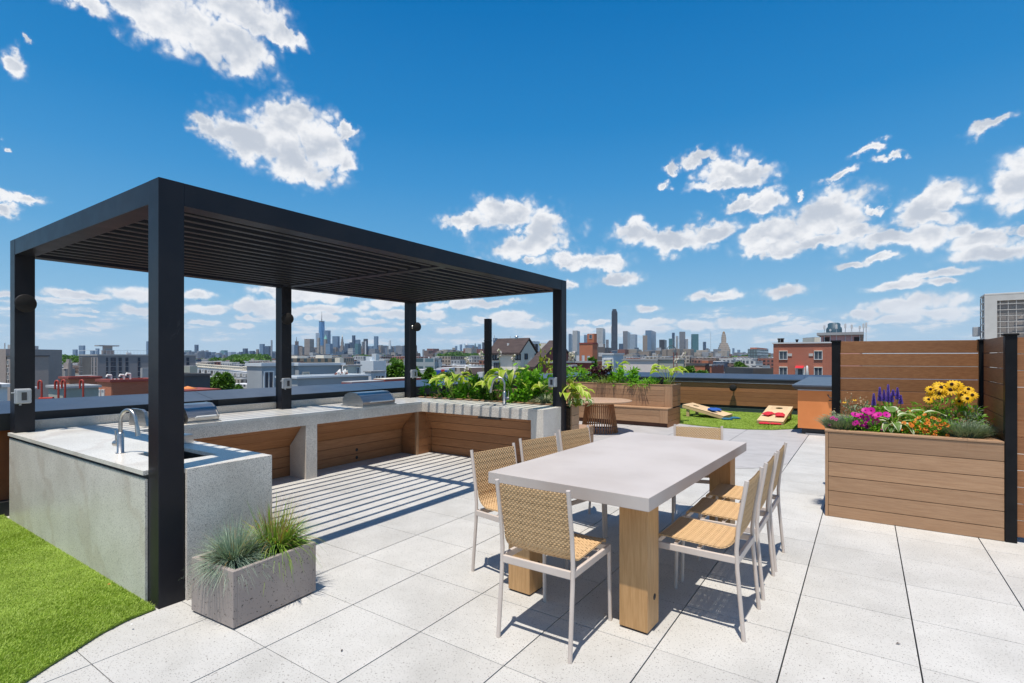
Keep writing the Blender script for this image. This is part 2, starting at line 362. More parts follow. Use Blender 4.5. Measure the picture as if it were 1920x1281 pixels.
def scuffed(m, c=(0.13,0.13,0.14), amt=0.5, th=0.70):
    t = NT(m.node_tree); b = t.n['Principled BSDF']; src = b.inputs['Base Color'].links[0].from_socket; p = t.node('ShaderNodeNewGeometry').outputs['Position']
    w = t.noise(p, 2.2, 2, out=1); v = t.vmath('ADD', t.vmath('MULTIPLY', p, (9, 9, 3.2)), t.vmath('SCALE', w, 6.0))
    s = t.step(t.noise(v, 1.6, 6, 0.72), th, th+0.10); mk = t.step(t.noise(p, 1.1, 3), 0.50, 0.68)
    t.l.new(t.mix(t.math('MULTIPLY', t.math('MULTIPLY', s, mk), amt), src, c), b.inputs['Base Color'])
scuffed(M['black_metal'], th=0.62)
M['louvre'] = surf('louvre_metal', (0.014,0.014,0.016), (0.02,0.02,0.021), rough=0.36, scale=2.5, spec=0.5)
M['post_black'] = surf('fence_post_black', (0.008,0.008,0.009), (0.013,0.013,0.014), rough=0.45, scale=4, spec=0.15)
M['coping'] = surf('coping_metal', (0.085,0.10,0.125), (0.11,0.125,0.155), rough=0.33, metal=0.5, scale=1.6, detail=6, stretch=(1,1,1))
M['fascia'] = surf('coping_fascia', (0.020,0.019,0.021), (0.032,0.03,0.03), rough=0.42, scale=3)
M['wood_x'] = board_mat('board_along_x', (0.38,0.170,0.068), (0.28,0.115,0.042), 0)
M['wood_y'] = board_mat('board_along_y', (0.38,0.170,0.068), (0.28,0.115,0.042), 1)
M['tan_x'] = board_mat('tan_board_along_x', (0.455,0.275,0.155), (0.36,0.205,0.11), 0)
M['tan_y'] = board_mat('tan_board_along_y', (0.455,0.275,0.155), (0.36,0.205,0.11), 1)
M['tan_z'] = board_mat('tan_board_upright', (0.455,0.275,0.155), (0.36,0.205,0.11), 2)
M['oak'] = board_mat('oak_leg', (0.56,0.33,0.145), (0.43,0.235,0.09), 2, rough=0.5)
M['teak'] = board_mat('teak_slat', (0.42,0.185,0.07), (0.30,0.12,0.045), 2, rough=0.45)
M['teak_top'] = board_mat('teak_top', (0.52,0.33,0.20), (0.43,0.26,0.15), 0, rough=0.5)
M['ply'] = board_mat('birch_board', (0.74,0.53,0.30), (0.66,0.45,0.24), 1, rough=0.5)
M['table_top'] = surf('concrete_table', (0.555,0.50,0.46), (0.48,0.425,0.385), rough=0.52, scale=1.6, spec=0.3, detail=6, bump=0.04, bscale=120)
M['chair_metal'] = surf('chair_frame', (0.64,0.555,0.49), (0.58,0.50,0.44), rough=0.38, scale=5)
M['steel'] = surf('stainless', (0.60,0.58,0.55), (0.45,0.44,0.42), rough=0.36, metal=1.0, scale=3, stretch=(1,1,12))
M['steel_dark'] = surf('sink_steel', (0.18,0.18,0.18), (0.10,0.10,0.10), rough=0.35, metal=0.9, scale=6)
M['plastic_grey'] = surf('grey_plastic', (0.42,0.44,0.46), (0.38,0.40,0.42), rough=0.45)
M['clear_dark'] = surf('cover_window', (0.06,0.06,0.065), rough=0.2)
M['lamp_dark'] = surf('lamp_casting', (0.020,0.018,0.017), (0.028,0.026,0.025), rough=0.6, spec=0.2, bump=0.1, bscale=400)
M['concrete_box'] = speckled('cast_concrete', (0.38,0.325,0.29), (0.31,0.265,0.24), (0.07,0.06,0.055), sp1=130, sp2=52, th=0.665, amount=0.9, rough=0.8, pits=0.8)
M['soil'] = surf('soil', (0.045,0.028,0.018), (0.10,0.06,0.035), rough=0.95, scale=40, bump=1.0, bscale=90)
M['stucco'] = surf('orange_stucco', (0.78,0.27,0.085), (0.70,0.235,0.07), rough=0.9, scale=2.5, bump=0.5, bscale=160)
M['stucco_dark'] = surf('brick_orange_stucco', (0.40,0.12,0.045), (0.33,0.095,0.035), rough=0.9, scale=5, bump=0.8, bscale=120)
M['flash'] = surf('flashing', (0.5,0.5,0.52), (0.4,0.4,0.42), rough=0.35, metal=0.8)
M['curb'] = surf('black_membrane', (0.018,0.018,0.02), (0.03,0.03,0.032), rough=0.5)
M['turf_base'] = surf('turf_backing', (0.18,0.27,0.025), (0.11,0.18,0.015), rough=0.9, scale=25, bump=1, bscale=200)
M['turf'] = leaf_mat('turf_blade', (0.30,0.45,0.045), (0.49,0.62,0.125), trans=0.3, rough=0.5, scale=5.0)
M['hosta'] = leaf_mat('hosta_leaf', (0.12,0.30,0.02), (0.20,0.42,0.03), margin=(0.55,0.62,0.14))
M['hosta_lime'] = leaf_mat('lime_leaf', (0.32,0.50,0.03), (0.46,0.58,0.06), margin=(0.72,0.76,0.20), trans=0.45)
M['hosta_white'] = leaf_mat('white_edged_leaf', (0.14,0.26,0.05), (0.20,0.32,0.08), margin=(0.72,0.76,0.52))
M['bush'] = leaf_mat('bush_leaf', (0.16,0.42,0.025), (0.30,0.58,0.05), trans=0.45)
M['bush_dark'] = leaf_mat('dark_bush_leaf', (0.035,0.11,0.015), (0.07,0.18,0.025))
M['yellowish'] = leaf_mat('yellow_leaf', (0.42,0.44,0.06), (0.30,0.38,0.05))
M['purple_leaf'] = leaf_mat('burgundy_leaf', (0.055,0.014,0.028), (0.09,0.03,0.04))
M['blue_grass'] = leaf_mat('blue_fescue', (0.17,0.27,0.20), (0.46,0.56,0.42), trans=0.2)
M['green_grass'] = leaf_mat('green_sedge', (0.16,0.34,0.03), (0.38,0.50,0.09), trans=0.3)
M['dry_grass'] = leaf_mat('dry_grass', (0.38,0.27,0.12), (0.50,0.36,0.18), trans=0.2)
M['rust_leaf'] = leaf_mat('rust_leaf', (0.55,0.22,0.05), (0.62,0.30,0.08), trans=0.2)
M['stripe_grass'] = leaf_mat('striped_grass', (0.40,0.46,0.28), (0.60,0.62,0.42), trans=0.2)
M['grey_foliage'] = leaf_mat('silver_foliage', (0.18,0.25,0.15), (0.32,0.38,0.25), trans=0.2)
M['seed'] = leaf_mat('dry_seed', (0.50,0.36,0.22), (0.60,0.45,0.30), trans=0.2)
M['stem'] = leaf_mat('stem_green', (0.20,0.30,0.05), (0.28,0.38,0.08), trans=0.1)
M['magenta'] = leaf_mat('magenta_petal', (0.62,0.005,0.30), (0.75,0.01,0.38), trans=0.3)
M['orange_petal'] = leaf_mat('orange_petal', (0.85,0.20,0.015), (0.90,0.28,0.03), trans=0.3)
M['yellow_petal'] = leaf_mat('yellow_petal', (0.90,0.50,0.005), (0.95,0.60,0.02), trans=0.3)
M['violet'] = leaf_mat('violet_floret', (0.22,0.13,0.66), (0.34,0.22,0.76), trans=0.2)
M['white_petal'] = leaf_mat('white_petal', (0.75,0.72,0.70), (0.80,0.72,0.78), trans=0.3)
M['dark_cone'] = surf('flower_cone', (0.05,0.02,0.01), rough=0.9)
M['red_cloth'] = surf('red_bag', (0.62,0.02,0.035), (0.50,0.015,0.03), rough=0.8, scale=30, bump=0.3, bscale=300)
M['blue_cloth'] = surf('blue_bag', (0.02,0.10,0.42), (0.015,0.08,0.33), rough=0.8, scale=30, bump=0.3, bscale=300)
M['teal_cloth'] = surf('teal_bag', (0.02,0.13,0.22), (0.015,0.10,0.18), rough=0.8, scale=30)
M['white_paint'] = surf('white_paint', (0.74,0.74,0.72), (0.68,0.68,0.66), rough=0.5)
M['unit_case'] = surf('unit_casing', (0.60,0.58,0.54), (0.55,0.53,0.49), rough=0.4)
M['fin'] = surf('coil_fins', (0.36,0.32,0.29), (0.25,0.22,0.20), rough=0.5, metal=0.4, scale=2, stretch=(1,1,40))
M['hole'] = surf('dark_hole', (0.012,0.014,0.018), rough=0.6)
M['bark'] = surf('bark', (0.10,0.07,0.05), (0.06,0.04,0.03), rough=0.9, scale=12)
M['tree_leaf'] = leaf_mat('tree_leaf', (0.07,0.17,0.02), (0.14,0.28,0.035), trans=0.3, scale=0.6)
M['tree_leaf2'] = leaf_mat('light_tree_leaf', (0.10,0.20,0.03), (0.17,0.30,0.05), trans=0.3, scale=0.6)
# wicker: light rattan strands, with shade painted into the colour where they dive under
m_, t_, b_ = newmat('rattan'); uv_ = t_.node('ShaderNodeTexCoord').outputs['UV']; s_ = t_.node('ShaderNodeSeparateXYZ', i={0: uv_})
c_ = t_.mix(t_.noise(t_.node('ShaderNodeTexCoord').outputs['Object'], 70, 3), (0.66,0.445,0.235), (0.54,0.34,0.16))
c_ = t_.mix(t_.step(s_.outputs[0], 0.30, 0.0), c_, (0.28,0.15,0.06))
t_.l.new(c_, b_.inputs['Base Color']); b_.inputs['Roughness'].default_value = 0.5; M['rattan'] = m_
# ---------------------------------------------------------------- the terrace
G = 0.61
roof = MB().box(-4.5, 9.5, -4.0, 16.4, -0.6, -0.035); r_ = roof.build('terrace_roof', M['gap']); tag(r_, 'dark roof deck under the pavers', kind='structure')
mb = MB()
for i in range(-7, 15):
    for j in range(-6, 21):
        x0, y0 = i*G, j*G
        if x0 > 2.4 and y0 > 11.5: continue
        mb.bbox(x0+0.0036, x0+G-0.0036, y0+0.0023, y0+G-0.0023, -0.03, 0.0+random.uniform(-.0004,.0004), 0.0012)
o = mb.build('paving', M['slab']); tag(o, 'white speckled square terrace pavers', kind='structure')
# grey paving beyond an arc
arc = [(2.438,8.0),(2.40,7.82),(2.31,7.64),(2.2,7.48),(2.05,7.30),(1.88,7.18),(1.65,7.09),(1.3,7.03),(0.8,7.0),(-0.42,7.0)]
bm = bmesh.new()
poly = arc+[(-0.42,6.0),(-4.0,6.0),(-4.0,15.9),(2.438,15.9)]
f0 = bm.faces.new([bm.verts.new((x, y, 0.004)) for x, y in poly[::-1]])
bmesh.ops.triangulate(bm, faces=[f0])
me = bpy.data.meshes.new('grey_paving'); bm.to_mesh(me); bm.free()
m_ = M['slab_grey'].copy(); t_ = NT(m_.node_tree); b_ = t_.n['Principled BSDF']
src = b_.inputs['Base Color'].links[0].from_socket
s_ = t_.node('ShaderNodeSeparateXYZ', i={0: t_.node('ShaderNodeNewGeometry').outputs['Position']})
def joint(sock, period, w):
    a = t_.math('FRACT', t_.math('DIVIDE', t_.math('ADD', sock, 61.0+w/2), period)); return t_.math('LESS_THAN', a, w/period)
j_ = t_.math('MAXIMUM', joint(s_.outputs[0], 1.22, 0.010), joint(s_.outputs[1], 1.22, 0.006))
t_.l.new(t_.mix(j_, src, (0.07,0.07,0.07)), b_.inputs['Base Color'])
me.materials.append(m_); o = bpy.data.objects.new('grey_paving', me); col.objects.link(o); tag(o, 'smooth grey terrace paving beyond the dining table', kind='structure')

def turf(name, pts, n, hgt, lab, w=0.0021, z=0.016):
    """artificial grass: backing sheet and blades inside a polygon"""
    P = np.array(pts); mb = MB().prism([tuple(p) for p in pts], 0.006, z); o = mb.build(name+'_backing', M['turf_base'])
    tag(o, lab+' backing', kind='structure')
    x0, y0 = P.min(0); x1, y1 = P.max(0); Q = np.zeros((0, 2))
    while len(Q) < n:
        q = rng.uniform((x0, y0), (x1, y1), (n*2, 2)); ins = np.zeros(len(q), bool)
        for k in range(len(P)):
            a, b = P[k], P[(k+1) % len(P)]
            c = ((a[1] > q[:,1]) != (b[1] > q[:,1])) & (q[:,0] < (b[0]-a[0])*(q[:,1]-a[1])/(b[1]-a[1]+1e-12)+a[0]); ins ^= c
        Q = np.vstack([Q, q[ins]])
    Q = Q[:n]; th = rng.uniform(0, 2*np.pi, n); ln = rng.uniform(0.5, 1.0, n)*hgt; le = rng.uniform(0.2, 1.1, n)*hgt; ph = rng.uniform(0, 2*np.pi, n)
    ph = ph*0.6+np.sin(Q[:,0]*3.1+Q[:,1]*2.3)*1.2
    B = np.c_[Q, np.full(n, z)]; s = np.c_[np.cos(th), np.sin(th), np.zeros(n)]*w
    mid = B+np.c_[np.cos(ph)*le*0.35, np.sin(ph)*le*0.35, ln*0.6]; tip = B+np.c_[np.cos(ph)*le, np.sin(ph)*le, ln]
    V = np.stack([B-s, B+s, mid+s*0.8, mid-s*0.8, tip+s*0.3, tip-s*0.3], 1).reshape(-1, 3); k = np.arange(n)[:, None]*6
    Fc = np.vstack([k+[0,1,2,3], k+[3,2,4,5]]); o = np_mesh(name, V, Fc, M['turf'])
    tag(o, lab, 'artificial turf', kind='stuff')
turf('artificial_turf', [(-0.385,0.455),(-0.37,0.30),(-0.31,0.14),(-0.224,0.0),(-0.15,-0.13),(-0.07,-0.25),(0.05,-0.5),(0.15,-1.0),(-3.4,-1.0),(-5.5,0.0),(-5.5,0.455)], 270000, 0.016, 'bright green artificial turf in front of the sink island')
turf('artificial_turf', [(-1.3,12.6),(-0.65,12.0),(0.01,11.75),(0.65,11.62),(1.21,11.68),(1.72,11.92),(2.19,12.5),(2.19,15.5),(-3.9,15.5),(-3.9,13.2)], 90000, 0.020, 'bright green artificial turf under the cornhole boards', w=0.008)

# ---- parapets with sloping metal copings
def boards(mb, axis, a0, a1, zs, face, depth=0.022, gap=0.005, mi=0):
    """horizontal boards: axis 'x' runs a0..a1 in x on plane y=face (front), axis 'y' runs in y on plane x=face; depth signed backwards"""
    for z0, z1 in zip(zs[:-1], zs[1:]):
        f0, f1 = sorted((face, face+depth))
        if axis == 'x': mb.bbox(a0, a1, f0, f1, z0+gap/2, z1-gap/2, 0.0015, mi)
        else: mb.bbox(f0, f1, a0, a1, z0+gap/2, z1-gap/2, 0.0015, mi)
def frange(a, b, st):
    r = [a]
    while r[-1]+st < b-1e-6: r.append(r[-1]+st)
    return r+[b]

def W(mb, name, mats, root, label=None):
    """part whose vertices were given in world coordinates"""
    L = root.matrix_basis.inverted() if root.rotation_euler.z else None; l = root.location
    mb.v = [tuple(L @ Vector(p)) for p in mb.v] if L is not None else [(p[0]-l.x, p[1]-l.y, p[2]-l.z) for p in mb.v]
    return mb.build(name, mats, root, label)
def solo(mb, name, mats, loc, label, cat, group=None, kind=None):
    mb.v = [(p[0]-loc[0], p[1]-loc[1], p[2]-loc[2]) for p in mb.v]
    o = mb.build(name, mats); o.location = loc; return tag(o, label, cat, group, kind)
def coping(mb, x0, x1, y0, y1, zs, t=0.03, drop=0.16, mi=0):
    """sheet with a corner height each: zs = z at (x0,y0),(x1,y0),(x1,y1),(x0,y1)"""
    c = [(x0,y0),(x1,y0),(x1,y1),(x0,y1)]
    v = [(a,b,z-t) for (a,b),z in zip(c,zs)]+[(a,b,z) for (a,b),z in zip(c,zs)]
    mb.add(v, [(0,3,2,1),(4,5,6,7),(0,1,5,4),(1,2,6,5),(2,3,7,6),(3,0,4,7)], None, mi)

# west parapet: stucco wall, fascia, sloping coping in sheets
wp = empty('parapet_wall', (-4.1, 6.0, 0), 0, 'west parapet wall behind the grills, with sloping dark blue metal coping', 'parapet')
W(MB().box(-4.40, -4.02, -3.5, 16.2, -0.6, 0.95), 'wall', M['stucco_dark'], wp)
for a, b in ((-3.5, 0.1), (0.1, 2.55), (2.55, 5.55), (5.55, 8.6), (8.6, 12.2), (12.2, 15.75)):
    mb = MB(); coping(mb, -4.45, -3.90, a+0.003, b-0.003, (1.155, 1.06, 1.06, 1.155)); W(mb, 'coping', M['coping'], wp)
    W(MB().box(-3.925, -3.895, a+0.002, b-0.002, 0.885, 1.058), 'fascia', M['fascia'], wp)
    W(MB().box(-3.893, -3.889, b-0.05, b+0.05, 0.88, 1.06), 'joint_cover', M['black_metal'], wp)
W(MB().box(-4.02, -3.90, -3.5, 15.7, -0.02, 0.15), 'base_flashing', M['curb'], wp)
# north parapet with wood cladding
npw = empty('parapet_wall', (0, 15.95, 0), 0, 'north parapet clad in brown boards behind the cornhole boards', 'parapet')
W(MB().box(-4.40, 9.4, 15.69, 16.2, -0.6, 0.98), 'wall', M['curb'], npw)
for a, b in ((-4.45, -1.0), (-1.0, 2.0), (2.0, 5.5), (5.5, 9.4)):
    mb = MB(); coping(mb, a+0.003, b-0.003, 15.595, 16.25, (1.005, 1.005, 1.13, 1.13)); W(mb, 'coping', M['coping'], npw)
    W(MB().box(a+0.002, b-0.002, 15.605, 15.64, 0.865, 0.985), 'fascia', M['fascia'], npw)
    W(MB().box(a+0.002, b-0.002, 15.60, 15.604, 0.866, 0.882), 'drip_edge', M['flash'], npw)
mb = MB(); boards(mb, 'x', -3.85, 2.18, frange(0.19, 0.86, 0.135), 15.645); W(mb, 'cladding', M['wood_x'], npw)
W(MB().box(-3.9, 2.2, 15.58, 15.689, 0.0, 0.12), 'base_strip', surf('green_edge', (0.03,0.06,0.05), rough=0.6), npw)
# orange stucco bulkhead
ob = empty('stucco_bulkhead', (4.0, 13.5, 0), 0, 'orange stucco parapet block with a sloping dark metal top, left of the privacy fence', 'parapet')
W(MB().box(2.23, 8.9, 11.62, 15.58, 0.13, 0.93), 'wall', M['stucco'], ob)
W(MB().box(2.30, 8.9, 11.66, 15.58, -0.03, 0.13), 'base_curb', M['curb'], ob)
W(MB().box(2.38, 8.9, 11.57, 11.62, 0.0, 0.035), 'metal_foot', M['flash'], ob)
W(MB().box(2.23, 8.9, 11.60, 11.618, 0.935, 0.955), 'drip_edge', M['flash'], ob)
mb = MB(); coping(mb, 2.13, 8.95, 11.53, 15.6, (1.05, 1.05, 1.10, 1.10)); W(mb, 'coping', M['coping'], ob)
mb = MB(); mb.add([(2.13,11.53,1.02),(8.95,11.53,1.02),(8.95,11.585,0.955),(2.185,11.585,0.955),(2.185,15.6,0.955),(2.13,15.6,1.05)], [(3,2,1,0),(0,5,4,3)], None, 0)
W(mb, 'fascia', M['fascia'], ob)
# ---------------------------------------------------------------- pergola
PX0, PX1, PY0, PY1, PZT, PZB, PW = -3.56, -0.38, 0.47, 6.06, 2.81, 2.655, 0.155
pg = empty('pergola', ((PX0+PX1)/2, (PY0+PY1)/2, 0), 0, 'large black metal pergola with a louvred roof over the outdoor kitchen', 'pergola')
BM = M['black_metal']
PYM = 3.33
for (x, y, z) in ((PX1-PW, PY0, 0.0), (PX0-PW, PY0, 0.0), (PX1-PW, PY1-PW, 0.0), (PX0-PW, PY1-PW, 0.0), (PX0-PW, PYM, 0.0)):
    W(MB().bbox(x, x+PW, y, y+PW, z, PZT if y != PYM else PZB, 0.004), 'post', BM, pg)
e = 0.002
W(MB().bbox(PX1-PW+e, PX1-e, PY0+PW, PY1-PW, PZB, PZT, 0.003), 'beam', BM, pg)
W(MB().bbox(PX0-PW+e, PX0-e, PY0+PW, PY1-PW, PZB, PZT, 0.003), 'beam', BM, pg)
W(MB().bbox(PX0, PX1-PW, PY0+e, PY0+PW-e, PZB, PZT, 0.003), 'beam', BM, pg)
W(MB().bbox(PX0, PX1-PW, PY1-PW+e, PY1-e, PZB, PZT, 0.003), 'beam', BM, pg)
W(MB().bbox(PX0, PX1-PW, PYM+0.02, PYM+0.135, PZB+e, PZT-e, 0.003), 'beam', BM, pg)
# louvres, one mesh each
sx = -0.668
ks = []
while sx > PX0+0.05: ks.append(sx); sx -= 0.1825
for (a, b) in ((PY0+PW, PYM+0.02), (PYM+0.135, PY1-PW)):
    for x in ks:
        mb = MB(); p = [(-.020,.0),(.016,.0),(.020,.005),(.020,.118),(.015,.125),(-.016,.125),(-.020,.118)]
        v = [(x+q, a, PZB+0.015+h) for q, h in p]+[(x+q, b, PZB+0.015+h) for q, h in p]; n = len(p)
        mb.add(v, [list(range(n)), list(range(n, 2*n))[::-1]]+[(i, i+n, (i+1) % n+n, (i+1) % n) for i in range(n)])
        W(mb, 'louvre', M['louvre'], pg)
# round lamps on the posts: a thing each
def lamp(loc, ang, label, rad=0.083, depth=0.06):
    t = empty('wall_lamp', loc, ang, label, 'lamp', 'round black lamps on the posts and parapet')
    Mx = Matrix.Rotation(R(90), 4, 'Y')
    MB().lathe([(0,0.075),(0.045,0.08),(rad,0.10+depth*0.5),(rad,0.10+depth),(rad-0.006,0.105+depth),(0,0.105+depth)], 36, M=Mx).build('lamp_head', M['lamp_dark'], t)
    MB().lathe([(0,0.0),(0.035,0.0),(0.035,0.022),(0.020,0.03),(0.016,0.08),(0,0.08)], 20, M=Mx).build('mounting_arm', M['steel'], t)
    return t
lamp((PX0, PY0+0.03, 2.17), R(12), 'round black lamp on the far left pergola post', 0.088, 0.03)
lamp((PX0, PYM+0.05, 2.19), R(-20), 'round black lamp on the pergola post left of the tall skyline tower')
lamp((PX0, PY1-0.10, 2.20), R(-12), 'round black lamp on the pergola post at the back corner of the counter')
# weatherproof boxes
def wbox(loc, ang, label):
    t = empty('outlet_box', loc, ang, label, 'outlet box', 'grey weatherproof outlet boxes on the pergola posts')
    MB().bbox(0, 0.045, -0.062, 0.062, -0.075, 0.075, 0.012).build('back_box', M['plastic_grey'], t)
    c = MB().bbox(0.046, 0.075, -0.058, 0.058, -0.070, 0.070, 0.012).build('cover', M['plastic_grey'], t)
    MB().bbox(0.0755, 0.078, -0.02, 0.02, -0.04, 0.04, 0.001).build('window', M['clear_dark'], c)
    MB().tube([(0.02, -0.062, 0.035), (0.02, -0.085, 0.035)], 0.006).build('hinge_pin', M['plastic_grey'], t)
    MB().tube([(0.03, -0.02, -0.075), (0.03, -0.02, -0.09)], 0.01).build('conduit_hub', M['plastic_grey'], t)
    return t
wbox((PX0, PY0+0.055, 1.25), 0, 'grey outlet box on the far left pergola post')
wbox((PX0, PYM+0.055, 1.26), 0, 'grey outlet box on the middle back pergola post above the counter')
wbox((PX0, PY1-0.10, 1.33), 0, 'grey outlet box on the back corner pergola post beside the leafy plants')
wbox((PX1-PW+0.02, PY1-PW, 1.26), R(-90), 'grey outlet box on the right pergola post behind the plants')

# ---------------------------------------------------------------- outdoor kitchen
CZ, CT = 0.885, 0.03
GR, GE = M['granite'], M['granite_rough']
# sink island
isl = empty('sink_island', (-2.0, 0.85, 0), 0, 'pale speckled granite sink island at the left, beside the turf', 'kitchen island')
X0, X1, Y0, Y1 = -3.66, -0.36, 0.442, 1.24
hx0, hx1, hy0, hy1 = -1.28, -0.74, 0.68, 1.02        # sink opening
mb = MB()
mb.box(X0, -0.5375, Y0, 0.468, CZ-CT, CZ); mb.box(-3.557, -0.5375, 0.468, 0.6275, CZ-CT, CZ)
for (a, b, c, d) in ((-3.70, hx0, 0.6275, Y1), (hx1, X1-0.03, 0.6275, Y1), (hx0, hx1, 0.6275, hy0), (hx0, hx1, hy1, Y1)): mb.box(a, b, c, d, CZ-CT, CZ)
W(mb, 'countertop', GR, isl)
W(MB().box(X0, -0.5375, 0.453, 0.468, 0.0, CZ-CT-0.028), 'front_panel', GR, isl)
W(MB().box(-3.555, -0.5375, 0.469, 0.485, 0.1, CZ-CT-0.001), 'reveal', M['hole'], isl)
W(MB().bbox(X1-0.0295, X1, 0.632, Y1, 0.0, CZ+0.0005, 0.0015), 'end_panel', GE, isl)
W(MB().box(X0+0.02, X1-0.05, Y1-0.06, Y1-0.03, 0.0, CZ-CT-0.001), 'rear_panel', M['wood_x'], isl)
sk = W(MB().box(hx0-0.004, hx1+0.004, hy0-0.004, hy1+0.004, 0.66, 0.665).box(hx0-0.012, hx0, hy0-0.01, hy1+0.01, 0.66, CZ-CT-0.001).box(hx1, hx1+0.012, hy0-0.01, hy1+0.01, 0.66, CZ-CT-0.001)
   .box(hx0, hx1, hy0-0.012, hy0, 0.66, CZ-CT-0.001).box(hx0, hx1, hy1, hy1+0.012, 0.66, CZ-CT-0.001), 'sink_bowl', M['steel_dark'], isl)
MB().lathe([(0,0.002),(0.04,0.003),(0.045,0.0),(0.05,-0.001)], 20, c=(-1.01+2.0, 0.85-0.85, 0.667)).build('drain', M['steel'], sk)
def faucet(loc, ang, label, s=1.0):
    t = empty('kitchen_faucet', loc, ang, label, 'faucet', 'gooseneck faucets'); t.scale = (s, s, s)
    MB().lathe([(0,0),(0.033,0),(0.033,0.004),(0.024,0.008),(0.023,0.155),(0.017,0.165),(0,0.165)], 24).build('body', M['steel'], t)
    pts = [(0,0,0.15),(0,0,0.25)]+[(0.082-0.082*math.cos(w), 0, 0.25+0.092*math.sin(w)) for w in np.linspace(0.15, math.pi*0.94, 14)]+[(0.178,0,0.215),(0.188,0,0.16)]
    sp = MB().tube(pts, 0.0135, 14).build('spout', M['steel'], t)
    MB().tube([(0.179,0,0.212),(0.19,0,0.145)], [0.0155,0.017], 14).build('spray_head', M['steel'], sp)
    hd = MB().tube([(-0.02,0,0.075),(-0.062,0,0.075)], 0.024, 16).build('handle_hub', M['steel'], t)
    MB().tube([(-0.05,0,0.09),(-0.056,0,0.175)], [0.006,0.005], 8).build('handle', M['steel'], hd)
    return t
faucet((-1.42, 0.62, CZ), R(16), 'stainless gooseneck faucet beside the island sink at the left')
# small stainless box on the island
t = empty('steel_box', (-1.62, 1.13, CZ), R(3), 'small riveted stainless box on the island behind the left faucet', 'box')
MB().bbox(-0.14, 0.14, -0.05, 0.05, 0.0, 0.075, 0.004).build('case', M['steel'], t)
mb = MB()
for x in (-.125, -.04, .04, .125):
    for z in (.012, .063): mb.lathe([(0.008,0),(0.006,0.004),(0,0.005)], 8, M=Matrix.Translation((x, -0.05, z)) @ Matrix.Rotation(R(90), 4, 'X'))
mb.build('rivet_row', M['steel_dark'], t)

# L-shaped counter
kc = empty('granite_counter', (-3.2, 3.6, 0), 0, 'long L-shaped speckled granite counter under the pergola with two grills and a sink', 'counter')
FX, FY = -2.77, 5.38
nx0, nx1, ny0, ny1 = -1.62, -1.22, 5.46, 5.74
mb = MB()
mb.box(-3.70, FX-0.003, 1.245, 6.02, CZ-CT, CZ); mb.box(FX-0.003, nx0, FY, 6.02, CZ-CT, CZ); mb.box(nx1, -0.42, FY, 6.02, CZ-CT, CZ)
mb.box(nx0, nx1, FY, ny0, CZ-CT, CZ); mb.box(nx0, nx1, ny1, 6.02, CZ-CT, CZ)
W(mb, 'countertop', GR, kc)
W(MB().box(nx0-.01, nx1+.01, ny0-.01, ny1+.01, 0.68, 0.69).box(nx0-.012, nx0, ny0, ny1, .69, CZ-CT-.001).box(nx1, nx1+.012, ny0, ny1, .69, CZ-CT-.001).box(nx0, nx1, ny1, ny1+.012, .69, CZ-CT-.001).box(nx0, nx1, ny0-.012, ny0, .69, CZ-CT-.001), 'sink_bowl', M['steel_dark'], kc)
W(MB().box(FX-0.03, FX-0.001, 1.245, FY+0.029, 0.725, CZ-CT), 'apron', GE, kc)
W(MB().box(FX-0.001, -0.60, FY+0.001, FY+0.03, 0.725, CZ-CT), 'apron', GE, kc)
W(MB().bbox(-0.42, -0.39, FY-0.001, 6.04, 0.0, CZ+0.001, 0.0015), 'end_panel', GE, kc)
W(MB().bbox(-0.60, -0.4205, FY, FY+0.03, 0.0, CZ-CT-0.001, 0.0015), 'end_panel', GE, kc)
W(MB().box(-3.735, -3.705, 0.635, 5.9, CZ-0.02, 0.985), 'backsplash', GE, kc)
# sloping knee wall profile: vertical to 0.42 then leaning forward
mb = MB()
def slope(y0, y1): # west run, boards with 5 mm gaps
    prof = [(-3.17,0.0),(-3.17,0.13),(-3.17,0.27),(-3.17,0.41),(-3.045,0.54),(-2.92,0.665),(-2.84,0.745)]
    for (xa, za), (xb, zb) in zip(prof[:-1], prof[1:]):
        dx, dz = xb-xa, zb-za; L = math.hypot(dx, dz); ux, uz = dx/L, dz/L; nx, nz = uz, -ux
        a = (xa+ux*.003, za+uz*.003); b = (xb-ux*.003, zb-uz*.003)
        q = [a, b, (b[0]-nx*.02, b[1]-nz*.02), (a[0]-nx*.02, a[1]-nz*.02)]
        v = [(x, y0, z) for x, z in q]+[(x, y1, z) for x, z in q]
        mb.add(v, [(0,1,2,3),(7,6,5,4)]+[(i, i+4, (i+1) % 4+4, (i+1) % 4) for i in range(4)])
slope(1.2, 5.66); W(mb, 'knee_wall', M['wood_y'], kc)
mb = MB()
prof = [(5.66,0.0),(5.66,0.13),(5.66,0.27),(5.66,0.41),(5.59,0.54),(5.52,0.665),(5.47,0.745)]
for (ya, za), (yb, zb) in zip(prof[:-1], prof[1:]):
    dx, dz = yb-ya, zb-za; L = math.hypot(dx, dz); ux, uz = dx/L, dz/L; nx, nz = uz, -ux
    a = (ya+ux*.003, za+uz*.003); b = (yb-ux*.003, zb-uz*.003); q = [a, b, (b[0]+abs(nx)*.02, b[1]-nz*0+.0), (a[0]+abs(nx)*.02, a[1])]
    v = [(-3.15, y, z) for y, z in q]+[(-0.43, y, z) for y, z in q]
    mb.add(v, [(3,2,1,0),(4,5,6,7)]+[((i+1) % 4, (i+1) % 4+4, i+4, i) for i in range(4)])
W(mb, 'knee_wall', M['wood_x'], kc)
W(MB().box(-3.4, -3.2, 1.2, 6.0, 0, 0.84).box(-3.2, -0.43, 5.70, 6.0, 0, 0.84), 'carcass', M['hole'], kc)
